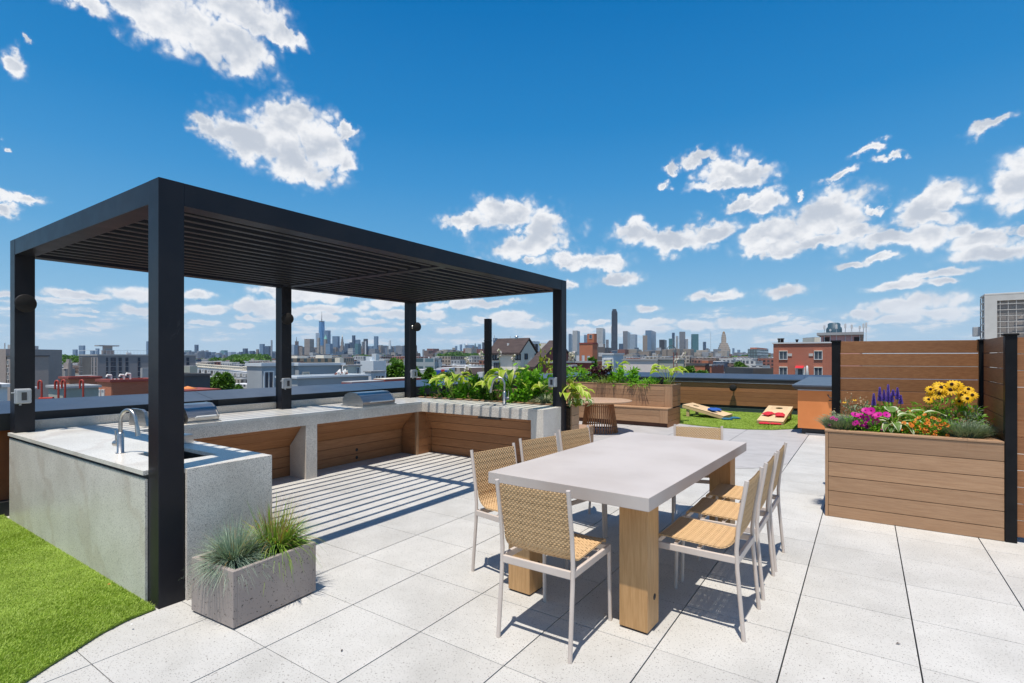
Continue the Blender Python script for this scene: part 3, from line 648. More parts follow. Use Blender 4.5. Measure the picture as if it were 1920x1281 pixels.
# support leg with a cut-away back
def wedge(mb, y0, y1):
    q = [(FX-0.031,0),(FX-0.031,0.723),(-2.86,0.723),(-3.145,0.42),(-3.145,0)]
    v = [(x, y0, z) for x, z in q]+[(x, y1, z) for x, z in q]
    mb.add(v, [(0,1,2,3,4),(9,8,7,6,5)]+[(i, i+5, (i+1) % 5+5, (i+1) % 5) for i in range(5)])
mb = MB(); wedge(mb, 3.19, 3.22); wedge(mb, 3.32, 3.35); mb.box(FX-0.03, FX-0.0015, 3.185, 3.355, 0, 0.7245); W(mb, 'support_leg', GE, kc)
# corner pier clad in boards
mb = MB()
for z0, z1 in zip(frange(0.0, 0.72, 0.135)[:-1], frange(0.0, 0.72, 0.135)[1:]):
    def xb(z): return -3.145 if z < .42 else -3.145+(z-.42)/.303*.285
    def yb(z): return 5.65 if z < .42 else 5.65-(z-.42)/.303*.16
    a, b = z0+.003, z1-.003
    mb.add([(xb(a),5.30,a),(-2.84,5.30,a),(-2.84,5.30,b),(xb(b),5.30,b)], [(0,1,2,3)])
    mb.add([(-2.80,5.335,a),(-2.80,yb(a),a),(-2.80,yb(b),b),(-2.80,5.335,b)], [(0,1,2,3)])
mb.box(-3.13, -2.805, 5.31, 5.32, 0, 0.72).box(-2.82, -2.81, 5.32, 5.6, 0, 0.72)
W(mb, 'corner_pier', M['wood_x'], kc); W(MB().bbox(-2.842, -2.795, 5.292, 5.338, 0, 0.722, 0.003), 'corner_post', M['tan_z'], kc)
for z in (0.07, 0.19): W(MB().lathe([(0,.001),(.02,.003),(.026,0)], 14, M=Matrix.Translation((-3.168, 4.35, z)) @ Matrix.Rotation(R(90), 4, 'Y') @ Matrix.Diagonal((1,1,1,1))), 'vent_hole', M['hole'], kc)
faucet((-1.36, 5.80, CZ), R(195), 'stainless gooseneck faucet at the right end of the counter, in front of the leafy plants', 1.25)
def grill(loc, L, label, h=0.205, dep=0.46):
    """built-in grill hood: faceted barrel lid along local y, front towards +x"""
    t = empty('grill', loc, 0, label, 'grill', 'built-in stainless grills on the granite counter')
    pr = [(0.0,0.018),(0.012,0.07),(-0.06,0.16),(-0.15,h),(-0.30,h+0.005),(-0.40,h-0.03),(-dep,0.10),(-dep,0.018)]
    hood = MB(); n = len(pr)
    v = [(x, 0.0, z) for x, z in pr]+[(x, L, z) for x, z in pr]
    hood.add(v, [(i, i+n, (i+1) % n+n, (i+1) % n)[::-1] for i in range(n)])
    ho = hood.build('hood', M['steel'], t)
    for y0, y1 in ((-0.012, 0.0), (L, L+0.012)):
        pe = [(x*1.02+.005, z*1.02) for x, z in pr]; v = [(x, y0, z) for x, z in pe]+[(x, y1, z) for x, z in pe]
        MB().add(v, [list(range(n)), list(range(n, 2*n))[::-1]]+[(i, i+n, (i+1) % n+n, (i+1) % n)[::-1] for i in range(n)]).build('end_cap', M['steel'], ho)
    MB().box(-dep-.02, 0.03, -0.03, L+0.03, 0.0, 0.016, bev=0.003).build('tray', M['steel'], t)
    hb = MB().tube([(0.055, L*0.18, 0.075), (0.055, L*0.86, 0.075)], 0.011, 12).build('handle', M['white_paint'], ho)
    for y in (L*0.22, L*0.82): MB().tube([(0.0, y, 0.06), (0.055, y, 0.075)], 0.007, 8).build('bracket', M['white_paint'], hb)
    MB().box(-0.03, 0.0135, L*0.5-0.002, L*0.5+0.002, 0.075, 0.08).build('seam', M['steel_dark'], ho)
    return t
grill((-2.84, 4.20, CZ), 0.62, 'stainless grill with closed faceted hood near the inner corner of the counter')
grill((-2.90, 1.78, CZ), 0.32, 'stainless grill behind the near pergola post, partly covered')
t = empty('side_burner', (-2.95, 1.40, CZ), 0, 'stainless side burner with upright folded steel lid behind the near pergola post', 'burner')
MB().bbox(-0.45, 0.0, -0.02, 0.30, 0.0, 0.02, 0.004).build('tray', M['steel'], t)
v = [(0,-.02,.02),(-.05,-.02,.16),(-.12,-.02,.185),(-.40,-.02,.185),(-.45,-.02,.02)]
mb = MB(); mb.add(v+[(x, y+.03, z) for x, y, z in v], [(4,3,2,1,0),(5,6,7,8,9)]+[(i, (i+1) % 5, (i+1) % 5+5, i+5) for i in range(5)]); mb.build('windshield', M['steel'], t)
mb = MB()
for k, y in enumerate((.20, .245, .29)): mb.bbox(-.42+.02*k, 0.02, y, y+.03, .02, .225-.012*(k != 1), .008)
mb.build('lid', M['steel'], t)
MB().bbox(-0.05, 0.03, 0.21, 0.28, 0.02, 0.05, 0.01).build('knob', M['hole'], t)
# ---------------------------------------------------------------- dining table
ta = R(-2.2)
dt = empty('dining_table', (1.89, 3.00, 0), ta, 'long dining table with pale grey concrete top on four oak legs', 'table')
HX, HY = 0.575, 1.19
MB().bbox(-HX, HX, -HY, HY, 0.772, 0.85, 0.003).build('tabletop', M['table_top'], dt)
for sx_ in (-1, 1):
    for sy_ in (-1, 1):
        x, y = sx_*(HX-0.155), sy_*(HY-0.235)
        lg = MB().bbox(x-0.09, x+0.09, y-0.09, y+0.09, 0.012, 0.772, 0.004).build('leg', M['oak'], dt)
        MB().box(x-0.08, x+0.08, y-0.08, y+0.08, 0.0, 0.012).build('foot_pad', M['hole'], lg)
        MB().lathe([(0,0.003),(0.018,0.002),(0.02,0)], 16, M=Matrix.Translation((x+0.09, y+0.02, 0.19)) @ Matrix.Rotation(R(90), 4, 'Y')).build('bolt_cap', M['hole'], lg)
# ---------------------------------------------------------------- woven chairs
def weave_mesh(parent):
    """ribbon of woven rattan: down the back, round the bend, along the seat; real relief with small openings"""
    Wd = 0.438; path = []
    def seg(a, b, n): 
        for k in range(n): t = k/n; path.append((a[0]+(b[0]-a[0])*t, a[1]+(b[1]-a[1])*t))
    seg((-0.272, 0.905), (-0.222, 0.61), 72)
    c0 = (-0.222+0.105, 0.61)                         # bend centre
    for k in range(40):
        w = math.pi+(math.pi/2)*k/40; path.append((c0[0]+0.105*math.cos(w), c0[1]+0.105*math.sin(w)))
    seg((c0[0], 0.505), (0.225, 0.514), 84)
    for k in range(9): w = math.pi/2*(1-k/8)*1.0; path.append((0.225+0.022*math.cos(w), 0.492+0.022*math.sin(w)))
    path = np.array(path); seglen = np.r_[0, np.cumsum(np.hypot(*np.diff(path, axis=0).T))]
    n = int(seglen[-1]/0.0029); s = np.linspace(0, seglen[-1], n); P = np.c_[np.interp(s, seglen, path[:,0]), np.interp(s, seglen, path[:,1])]
    T = np.gradient(P, axis=0); T /= np.linalg.norm(T, axis=1)[:,None]; N = np.c_[T[:,1], -T[:,0]]; N = -N   # outward: front/up side
    m = 138; x = np.linspace(-Wd/2, Wd/2, m)
    rp, cp = 0.0125, 0.0265
    Sg, Xg = np.meshgrid(s, x, indexing='ij')
    row = np.floor(Sg/rp); fr = Sg/rp-row-0.5; across = np.sqrt(np.clip(1-(np.abs(fr)*2.02)**3.2, 0, 1))
    ph = Xg/cp+0.5*(row % 2); wav = np.cos(2*np.pi*ph)
    hf = across*(0.58+0.42*wav); hb = across*(0.58-0.42*wav)
    # slight bulge of seat and back, hollow between frames
    sag = -0.006*(1-(Xg/(Wd/2))**2)
    def sheet(h, sign): 
        d = sag+sign*(0.0012+0.0062*h); return np.stack([Xg, P[:,0][:,None]+N[:,0][:,None]*d, P[:,1][:,None]+N[:,1][:,None]*d], -1)
    A = sheet(hf, 1).reshape(-1, 3); B = sheet(hb, -1).reshape(-1, 3)
    i, j = np.meshgrid(np.arange(n-1), np.arange(m-1), indexing='ij'); q = (i*m+j).ravel()
    F1 = np.c_[q, q+1, q+m+1, q+m]; hole = ((np.abs(fr[:-1,:-1]) > 0.42) & (np.abs(np.sin(2*np.pi*ph[:-1,:-1])) > 0.90)).ravel()
    F1 = F1[~hole]; F2 = F1[:, ::-1]+len(A)
    e = []  # close the side edges and ends
    k = np.arange(n-1)*m; e.append(np.c_[k+m, k, k+len(A), k+m+len(A)]); k2 = k+m-1; e.append(np.c_[k2, k2+m, k2+m+len(A), k2+len(A)])
    V = np.vstack([A, B]); uv = np.c_[np.r_[hf.ravel(), hb.ravel()], np.zeros(len(V))]
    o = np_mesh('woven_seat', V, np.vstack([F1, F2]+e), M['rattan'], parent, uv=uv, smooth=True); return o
def make_chair():
    t = empty('dining_chair', (0,0,0)); CM = M['chair_metal']
    weave_mesh(t)
    for s in (-1, 1):
        x = s*0.232
        MB().tube([(x*1.01,-0.268,0.0),(x,-0.232,0.40),(x,-0.228,0.52),(x,-0.240,0.66),(x,-0.285,0.925)], 0.0125, 12).build('leg', CM, t)
        MB().tube([(x*1.01,0.275,0.0),(x,0.262,0.478)], 0.0125, 12).build('leg', CM, t)
        MB().bbox(x-0.010, x+0.010, -0.222, 0.258, 0.436, 0.476, 0.004).build('side_rail', CM, t)
    MB().bbox(-0.222, 0.222, -0.240, -0.220, 0.430, 0.474, 0.004).build('back_rail', CM, t)
    MB().bbox(-0.222, 0.222, 0.252, 0.270, 0.440, 0.474, 0.004).build('front_rail', CM, t)
    for y in (-0.02, 0.12): MB().box(-0.221, 0.221, y, y+0.02, 0.474, 0.4815).build('seat_bar', CM, t)
    return t
proto = make_chair()
chairs = [  # x, y, facing angle (0 faces +y), label
(1.872, 1.705, R(0.5), 'woven rattan chair at the near end of the table, seen from behind'),
(2.575, 2.43, R(89), 'nearest of the three woven chairs on the right side of the table'),
(2.582, 3.05, R(90), 'middle of the three woven chairs on the right side of the table'),
(2.585, 3.615, R(90), 'farthest of the three woven chairs on the right side of the table'),
(1.235, 2.275, R(-100), 'nearest of the three woven chairs on the left side of the table'),
(1.238, 2.95, R(-102), 'middle of the three woven chairs on the left side of the table'),
(1.245, 3.645, R(-101), 'farthest of the three woven chairs on the left side, beside the counter end'),
(2.04, 4.31, R(195), 'woven rattan chair at the far end of the table, facing the camera')]
for k, (x, y, a, lab) in enumerate(chairs):
    c = proto if k == 0 else copy_tree(proto)
    c.location = (x, y, 0); c.rotation_euler = (0, 0, a); tag(c, lab, 'chair', 'woven dining chairs round the table')

# ---------------------------------------------------------------- round table with slatted base
p = CAM + ray(1124)*11.45
rt = empty('round_table', (p.x, p.y, 0), 0, 'round teak table with a flared base of thin slats', 'table')
MB().lathe([(0,0.655),(0.58,0.655),(0.67,0.675),(0.702,0.69),(0.70,0.70),(0.68,0.705),(0,0.705)], 64).build('tabletop', M['teak_top'], rt)
mb = MB()
for k in range(44):
    w = 2*math.pi*k/44; Mx = Matrix.Rotation(w, 4, 'Z')
    v = [(0.385,-.010,0.0),(0.405,-.010,0.0),(0.405,.010,0.0),(0.385,.010,0.0),(0.285,-.010,0.655),(0.305,-.010,0.655),(0.305,.010,0.655),(0.285,.010,0.655)]
    mb.add([Mx @ Vector(q) for q in v], [(0,3,2,1),(0,1,5,4),(1,2,6,5),(2,3,7,6),(3,0,4,7)])
mb.build('slatted_base', M['teak'], rt)
MB().lathe([(0.36,0.13),(0.383,0.13),(0.380,0.155),(0.357,0.155),(0.36,0.13)], 40).build('hoop', M['hole'], rt)
MB().lathe([(0.27,0.62),(0.284,0.62),(0.283,0.65),(0.27,0.65),(0.27,0.62)], 40).build('hoop', M['hole'], rt)

# ---------------------------------------------------------------- plant beds, benches
# long timber planter behind the counter
bd = empty('timber_planter', (-2.0, 6.4, 0), 0, 'timber planter bed behind the granite counter, full of leafy plants', 'planter')
W(MB().box(-3.88, -0.42, 6.075, 6.11, 0.0, 0.90), 'front_boards', M['tan_x'], bd)
W(MB().box(-3.88, -0.95, 6.11, 6.86, 0.0, 0.845).box(-0.949, -0.33, 6.11, 6.31, 0.0, 0.845), 'soil', M['soil'], bd)
W(MB().bbox(-3.88, -0.415, 6.048, 6.10, 0.887, 0.905, 0.003), 'rim', M['tan_x'], bd)
mb = MB(); boards(mb, 'x', -3.88, -0.93, frange(0.0, 0.90, 0.15), 6.90, -0.025); boards(mb, 'x', -0.925, -0.33, frange(0.0, 0.90, 0.15), 6.34, -0.025); boards(mb, 'y', 6.345, 6.87, frange(0.0, 0.90, 0.15), -0.925, -0.02); W(mb, 'rear_boards', M['tan_x'], bd)
mb = MB(); boards(mb, 'y', 6.09, 6.34, frange(0.0, 0.885, 0.1475), -0.305, -0.022); mb.bbox(-0.41, -0.30, 6.10, 6.345, 0.886, 0.902, 0.003); W(mb, 'end_boards', M['tan_y'], bd)
# low bench that turns round the corner
bn = empty('timber_bench', (-1.6, 7.2, 0), 0, 'low timber bench end beside the round table, behind the counter', 'bench')
mb = MB(); boards(mb, 'y', 6.93, 7.46, frange(0.0, 0.40, 0.135), -0.585, -0.025); boards(mb, 'x', -3.4, -0.59, frange(0.0, 0.40, 0.135), 7.46, -0.025)
W(mb, 'front_boards', M['tan_x'], bn)
W(MB().bbox(-3.4, -0.58, 6.93, 7.47, 0.40, 0.425, 0.003), 'seat', M['tan_x'], bn)
# west and north bench with planter back
wb = empty('bench_planter', (-3.4, 9.5, 0), 0, 'timber bench with plant bed along the west parapet behind the round table', 'bench')
mb = MB(); boards(mb, 'y', 7.0, 11.9, frange(0.06, 0.42, 0.12), -2.80, -0.025); W(mb, 'bench_front', M['tan_y'], wb)
W(MB().bbox(-3.25, -2.79, 7.0, 11.25, 0.42, 0.445, 0.003), 'seat', M['tan_y'], wb)
mb = MB(); boards(mb, 'y', 7.0, 11.9, frange(0.45, 0.93, 0.12), -3.22, -0.025); W(mb, 'backrest', M['tan_y'], wb)
W(MB().box(-3.87, -3.25, 6.95, 12.3, 0.0, 0.86), 'soil', M['soil'], wb)
nb = empty('bench_planter', (-1.6, 11.6, 0), 0, 'timber bench with a raised plant bed behind the round table, ending beside the turf', 'bench')
BX = -0.36
mb = MB(); boards(mb, 'x', -2.80, BX-0.19, frange(0.10, 0.42, 0.16), 10.96, 0.025); W(mb, 'bench_front', M['tan_x'], nb)
W(MB().bbox(BX-0.187, BX, 10.957, 10.985, 0.10, 0.419, 0.003), 'corner_board', M['tan_z'], nb)
W(MB().box(-2.8, BX-0.01, 11.0, 11.8, 0.0, 0.10), 'plinth', surf('dark_plinth', (0.10,0.045,0.03), rough=0.8), nb)
W(MB().bbox(-3.25, BX+0.002, 10.95, 11.34, 0.42, 0.447, 0.003), 'seat', M['tan_x'], nb)
mb = MB(); boards(mb, 'x', -3.2, BX-0.19, frange(0.45, 0.965, 0.13), 11.32, 0.025); W(mb, 'backrest', M['tan_x'], nb)
W(MB().bbox(BX-0.187, BX, 11.317, 11.345, 0.45, 0.965, 0.003), 'corner_board', M['tan_z'], nb)
mb = MB(); boards(mb, 'y', 10.99, 11.98, frange(0.0, 0.42, 0.14), BX-0.001, -0.02); boards(mb, 'y', 11.35, 11.98, frange(0.45, 0.965, 0.13), BX-0.001, -0.02); W(mb, 'end_boards', M['wood_y'], nb)
W(MB().box(-3.2, BX-0.03, 11.36, 12.0, 0.1, 0.90), 'soil', M['soil'], nb)
W(MB().bbox(-3.2, BX+0.005, 11.31, 11.38, 0.967, 0.985, 0.002).bbox(BX-0.06, BX+0.005, 11.383, 12.0, 0.967, 0.985, 0.002), 'rim', M['tan_x'], nb)

# ---------------------------------------------------------------- concrete planter box
pa = math.atan2(1.18-0.591, 0.245-0.281)-math.pi/2
cp = empty('concrete_planter', (0.04, 0.885, 0), pa, 'rectangular grey concrete planter with two grasses in front of the sink island', 'planter')
mb = MB(); hx_, hy_, hh = 0.228, 0.298, 0.352
mb.bbox(-hx_, hx_, -hy_, -hy_+0.03, 0.012, hh, 0.004).bbox(-hx_, hx_, hy_-0.03, hy_, 0.012, hh, 0.004).bbox(-hx_, -hx_+0.03, -hy_+0.029, hy_-0.029, 0.012, hh, 0.004).bbox(hx_-0.03, hx_, -hy_+0.029, hy_-0.029, 0.012, hh, 0.004)
mb.build('box', M['concrete_box'], cp)
MB().box(-hx_+.029, hx_-.029, -hy_+.029, hy_-.029, 0.02, 0.315).build('soil', M['soil'], cp)
MB().box(-hx_+.02, hx_-.02, -hy_+.02, hy_-.02, 0.0, 0.012).build('foot', M['hole'], cp)

# ---------------------------------------------------------------- flower planter and privacy fences
FPX, FPY = 3.077, 5.235
fp = empty('flower_planter', (3.76, 5.6, 0), 0, 'waist-high tan timber planter full of bright flowers against the privacy fence', 'planter')
zb = [0.0, 0.118, 0.266, 0.414, 0.562, 0.71, 0.868]
mb = MB(); boards(mb, 'x', FPX+0.03, 4.443, zb, FPY, 0.022, 0.006); W(mb, 'front_boards', M['tan_x'], fp)
W(MB().bbox(FPX, FPX+0.027, FPY-0.002, FPY+0.024, 0, 0.868, 0.002), 'corner_board', M['tan_z'], fp)
mb = MB(); boards(mb, 'y', FPY+0.026, 6.0, zb, FPX+0.001, 0.022, 0.006); W(mb, 'end_boards', M['tan_y'], fp)
W(MB().box(FPX+0.03, 4.44, FPY+0.023, FPY+0.03, 0.01, 0.86).box(FPX+0.024, FPX+0.03, FPY+0.03, 6.0, 0.01, 0.86), 'liner', M['hole'], fp)
W(MB().bbox(FPX-0.004, 4.443, FPY-0.006, FPY+0.10, 0.8685, 0.888, 0.003).bbox(FPX-0.004, FPX+0.10, FPY+0.101, 6.0, 0.8685, 0.888, 0.003).bbox(4.33, 4.443, FPY+0.101, 6.2, 0.8685, 0.888, 0.003), 'rim', M['tan_x'], fp)
W(MB().box(FPX+0.06, 4.40, FPY+0.05, 6.1, 0.02, 0.855), 'soil', M['soil'], fp)
PZ = frange(0.10, 1.83, 0.1475)
def post(x, y, w, top, root, cap=True):
    p = W(MB().bbox(x-w/2, x+w/2, y-w/2, y+w/2, 0, top-0.02, 0.003), 'post', M['post_black'], root)
    W(MB().bbox(x-w/2-0.012, x+w/2+0.012, y-w/2-0.012, y+w/2+0.012, top-0.02, top, 0.004), 'cap', M['post_black'], root)
f1 = empty('privacy_fence', (3.8, 6.35, 0), R(0), 'slatted brown privacy fence run behind the flower planter', 'fence')
A = Vector((3.13, 6.33)); Bv = Vector((4.50, 6.60))
def run(root, A, B, zs, gap=0.006, th=0.022, mat='wood_x', axis_mat=None):
    d = (B-A); L = d.length; a = math.atan2(d.y, d.x); Mx = Matrix.Translation((A.x, A.y, 0)) @ Matrix.Rotation(a, 4, 'Z'); mb = MB()
    for z0, z1 in zip(zs[:-1], zs[1:]): mb.bbox(0.045, L-0.04, -th/2, th/2, z0+gap/2, z1-gap/2, 0.002, M=Mx)
    W(mb, 'boards', M[mat], root)
run(f1, A, Bv, [1.83-0.1475*k for k in range(0, 12)][::-1]); post(A.x, A.y, 0.085, 1.84, f1); post(Bv.x, Bv.y, 0.085, 1.835, f1)
f2 = empty('privacy_fence', (4.5, 5.9, 0), 0, 'short side run of the brown privacy fence beside the yellow flowers', 'fence')
run(f2, Vector((4.475, 5.27)), Vector((4.50, 6.56)), [1.83-0.1475*k for k in range(0, 12)][::-1], mat='wood_y'); 
post(4.487, 5.268, 0.080, 1.85, f2)
f3 = empty('privacy_fence', (6.0, 5.3, 0), 0, 'brown privacy fence run at the right edge of the photo', 'fence')
run(f3, Vector((4.49, 5.29)), Vector((7.2, 5.29)), [1.815-0.1475*k for k in range(0, 13)][::-1]); post(7.2, 5.29, 0.08, 1.85, f3)

# ---------------------------------------------------------------- cornhole boards and bags
def cornhole(loc, rz, label, L=1.25, Wd=0.62, h0=0.09, h1=0.30):
    t = empty('cornhole_board', loc, rz, label, 'game board', 'cornhole boards on the turf')
    a = math.atan2(h1-h0, L); Mx = Matrix.Translation((0, 0, h0)) @ Matrix.Rotation(a, 4, 'X')
    hy, hr = L-0.24, 0.085; ring = 24; mb = MB(); v = []; fcs = []
    for k in range(ring):
        w = 2*math.pi*k/ring; v.append((hr*math.cos(w), hy+hr*math.sin(w), 0))
    for k in range(ring):
        w = 2*math.pi*k/ring; cx_, sx2 = math.cos(w), math.sin(w); m_ = max(abs(cx_), abs(sx2)); v.append((0.2*cx_/m_, hy+0.2*sx2/m_, 0))
    for k in range(ring): fcs.append((k, k+ring, (k+1) % ring+ring, (k+1) % ring))
    w2 = Wd/2; nb_ = len(v); v += [(-w2,0,0),(w2,0,0),(w2,L,0),(-w2,L,0),(-.2,hy-.2,0),(.2,hy-.2,0),(.2,hy+.2,0),(-.2,hy+.2,0)]
    q = nb_; fcs += [(q,q+1,q+5,q+4),(q+1,q+2,q+6,q+5),(q+2,q+3,q+7,q+6),(q+3,q,q+4,q+7)]
    n = len(v); v2 = v+[(x, y, -0.014) for x, y, z in v]; fcs2 = fcs+[tuple(i+n for i in f_[::-1]) for f_ in fcs]+[(k, (k+1) % ring, (k+1) % ring+n, k+n) for k in range(ring)]
    mb.add([Mx @ Vector(p_) for p_ in v2], fcs2); mb.build('deck', M['ply'], t)
    mb = MB()
    for b in ((-w2, w2, 0.0, 0.02), (-w2, w2, L-0.02, L), (-w2, -w2+0.02, 0.02, L-0.02), (w2-0.02, w2, 0.02, L-0.02)): mb.box(*b, -0.085, -0.0145, M=Mx)
    mb.build('frame', M['ply'], t)
    for s in (-1, 1): MB().box(s*(w2-0.04)-0.018, s*(w2-0.04)+0.018, L-0.20, L-0.12, 0.012, h1-0.03).build('leg', M['ply'], t)
    return t, Mx
def bag(loc, rz, tilt, matn, label, grp, Mx=None):
    t = empty('bean_bag', loc, rz, label, 'bean bag', grp); mb = MB(); n = 9; v = []; f = []
    for s in (1, -1):
        for i in range(n):
            for j in range(n):
                u, w = i/(n-1)*2-1, j/(n-1)*2-1; hh_ = 0.021*(max(0, (1-u**4)*(1-w**4)))**0.5*(1+0.25*math.sin(5*u+3*w)); pin = 1-0.06*(1-abs(u))*abs(w)
                v.append((u*0.088*pin, w*0.088*(1-0.06*(1-abs(w))*abs(u)), 0.021+s*hh_))
    for s in (0, 1):
        for i in range(n-1):
            for j in range(n-1):
                k = s*n*n+i*n+j; q = (k, k+n, k+n+1, k+1); f.append(q if s == 0 else q[::-1])
    mb.add(v, f, None, 0, True); o = mb.build('cover', M[matn], t); bpy.data.objects.remove; t.rotation_euler = (tilt, 0, rz)
    return t
def board_spot(t, Mx, x, y): 
    p = t.matrix_basis @ (Mx @ Vector((x, y, 0.002))); return p
b1, M1 = cornhole((0.42, 13.62, 0.016), R(84), 'pale wooden cornhole board with blue bags, at the left of the turf', L=1.12, Wd=0.74, h0=0.09, h1=0.34)
b2, M2 = cornhole((1.53, 12.78, 0.016), R(-2), 'pale wooden cornhole board with red bags, at the right of the turf', L=1.55, Wd=0.58, h0=0.09, h1=0.34)
def bags_on(b, Mx, spots, mat, colr):
    a = math.asin(max(-1, min(1, Mx[2][1])))
    for k, (x, y, rz, lift, where) in enumerate(spots):
        p = board_spot(b, Mx, x, y); t = bag((p.x, p.y, p.z+lift), 0, 0, mat, '%s bean bag %s' % (colr, where), colr+' bean bags')
        t.rotation_euler = (b.rotation_euler.to_matrix() @ Matrix.Rotation(a, 3, 'X') @ Matrix.Rotation(rz, 3, 'Z')).to_euler(); t.scale = (1.15, 1.15, 1.15)
bags_on(b1, M1, [(-0.10,0.42,0.3,0,'underneath the left pair on the board'),(-0.16,0.36,0.9,0.03,'on top of the left pair on the board'),(0.13,0.44,0.4,0,'higher of the right pair on the board'),(0.16,0.35,0.2,0.02,'lower of the right pair on the board')], 'blue_cloth', 'blue')
bags_on(b2, M2, [(-0.12,0.66,0.5,0,'higher of the left pair on the board'),(-0.14,0.50,1.1,0.02,'lower of the left pair on the board'),(0.12,0.62,0.4,0,'higher of the right pair on the board'),(0.15,0.46,0.1,0.02,'lower of the right pair on the board')], 'red_cloth', 'red')
for px, py, mt, lab in ((1363,787,'teal_cloth','teal bean bag on the turf at the foot of the left board, nearer one'),(1378,785,'teal_cloth','teal bean bag on the turf at the foot of the left board, farther one')):
    p = ground(px, py, 0.03); bag((p.x, p.y, 0.03), 0.5, 0, mt, lab, 'teal bean bags').scale = (1.35, 1.35, 1)
for px, py, lab in ((1433,795,'red bean bag on the turf left of the red pair below the board'),(1454,796,'red bean bag on the turf right of the red pair below the board')):
    p = ground(px, py, 0.03); bag((p.x, p.y, 0.03), 0.2, 0, 'red_cloth', lab, 'red bean bags').scale = (1.35, 1.35, 1)
# lamp on the north parapet and its bracket post
lt = lamp((0.17, 15.644, 0.73), R(-90), 'round black lamp fixed low on the north parapet boards', 0.10, 0.08)
# black pole standing behind the leafy plants
p = at(915, 712, 11.6)
pl = empty('black_pole', (p.x, p.y, 0), R(20), 'square black pole rising above the leafy plants in the plant bed', 'post')
W(MB().bbox(p.x-0.062, p.x+0.062, p.y-0.062, p.y+0.062, 0.0, CAM.z+(CYP-598)/F*11.6, 0.004), 'shaft', M['post_black'], pl)
W(MB().box(p.x-0.068, p.x+0.068, p.y-0.068, p.y+0.068, CAM.z+0.36, CAM.z+0.375), 'band', M['black_metal'], pl)
# hook bracket on the orange wall
hk = empty('wall_bracket', (2.88, 11.60, 0.80), 0, 'small black bracket on the orange stucco wall by the fence post', 'bracket')
MB().tube([(-0.10,-0.0,0.06),(-0.06,-0.03,-0.0),(0.10,-0.03,-0.02),(0.12,0.0,0.0)], 0.012, 8).tube([(-0.08,-0.0,-0.06),(0.12,-0.0,-0.05)], 0.01, 8).build('arm', M['curb'], hk)
# condenser unit beyond the fence on a steel stand
d = 9.0; p = at(1846, 700, d)
ac = empty('air_conditioner', (p.x, p.y, 0), R(-2), 'large beige outdoor air-conditioning unit rising above the privacy fence', 'air conditioner')
ZT = CAM.z+(CYP-551)/F*d; UW, UD, UH = 1.9, 0.55, 1.65; Z0 = ZT-UH
mb = MB().bbox(0, UW, 0, UD, ZT-0.035, ZT, 0.008).box(0.0, 0.16, 0, 0.03, Z0, ZT-0.036).box(UW-0.05, UW, 0, 0.03, Z0, ZT-0.036).box(0.16, UW-0.05, 0, 0.03, ZT-0.13, ZT-0.036).box(0.16, UW-0.05, 0, 0.03, Z0, Z0+0.06).box(0, UW, 0.0, UD, Z0-0.04, Z0-0.001).box(UW-0.03, UW, 0.031, UD, Z0, ZT-0.036)
mb.build('casing', M['unit_case'], ac)
MB().box(0.03, UW-0.04, 0.06, UD-0.04, Z0, ZT-0.04).build('coil', M['fin'], ac)
mb = MB()
for k in range(17): x = 0.20+k*0.1; mb.tube([(x, 0.012, Z0+.06), (x, 0.012, ZT-.13)], 0.0045, 6)
for k in range(15): z = Z0+0.06+k*0.1; mb.tube([(0.16, 0.006, z), (UW-.05, 0.006, z)], 0.004, 6)
mb.build('front_grille', M['unit_case'], ac)
mb = MB()
for k in range(14): z = Z0+k*0.125; mb.box(-0.004, 0.012, 0.035, UD, z, z+0.02)
for y in (0.033, UD/2, UD-0.02): mb.box(-0.003, 0.012, y, y+0.02, Z0, ZT-0.04)
mb.build('side_grille', M['unit_case'], ac); MB().bbox(-0.11, -0.004, UD-0.16, UD-0.02, ZT-0.72, ZT-0.55, 0.01).build('side_box', M['plastic_grey'], ac)
mb = MB()
for x in (0.1, UW-0.15):
    for y in (0.05, UD-0.1): mb.box(x, x+0.05, y, y+0.05, 0.0, Z0-0.041)
mb.box(0.05, UW-.05, .04, .10, Z0-.12, Z0-.041); mb.build('stand', M['plastic_grey'], ac)
MB().lathe([(0.0,0),(0.5,0.0),(0.52,-0.03)], 40, M=Matrix.Translation((0.85, 0.055, ZT-0.72)) @ Matrix.Rotation(R(90), 4, 'X')).build('fan_shroud', M['fin'], ac)

for k, (px, py, rz_, sc, lab) in enumerate(((1684,1207,.5,1.0,'small dark fallen leaf on the paving in front of the flower planter'),(641,1220,2.0,.8,'small dark fallen leaf on the paving between the concrete planter and the near chair'),(204,1096,1.1,.8,'tiny orange leaf on the turf beside the granite island'),(246,1171,.2,.8,'pale scrap on the edge of the turf by the near post'))):
    p = ground(px, py, .005 if px > 300 else .034); t = empty('fallen_leaf', (p.x, p.y, p.z), rz_, lab, 'leaf')
    MB().add([(-.014*sc,0,0),(0,-.006*sc,.004),(.016*sc,0,.001),(0,.007*sc,.005)], [(0,1,2),(0,2,3)]).build('blade', M[('bark','bark','stucco','white_paint')[k]], t)
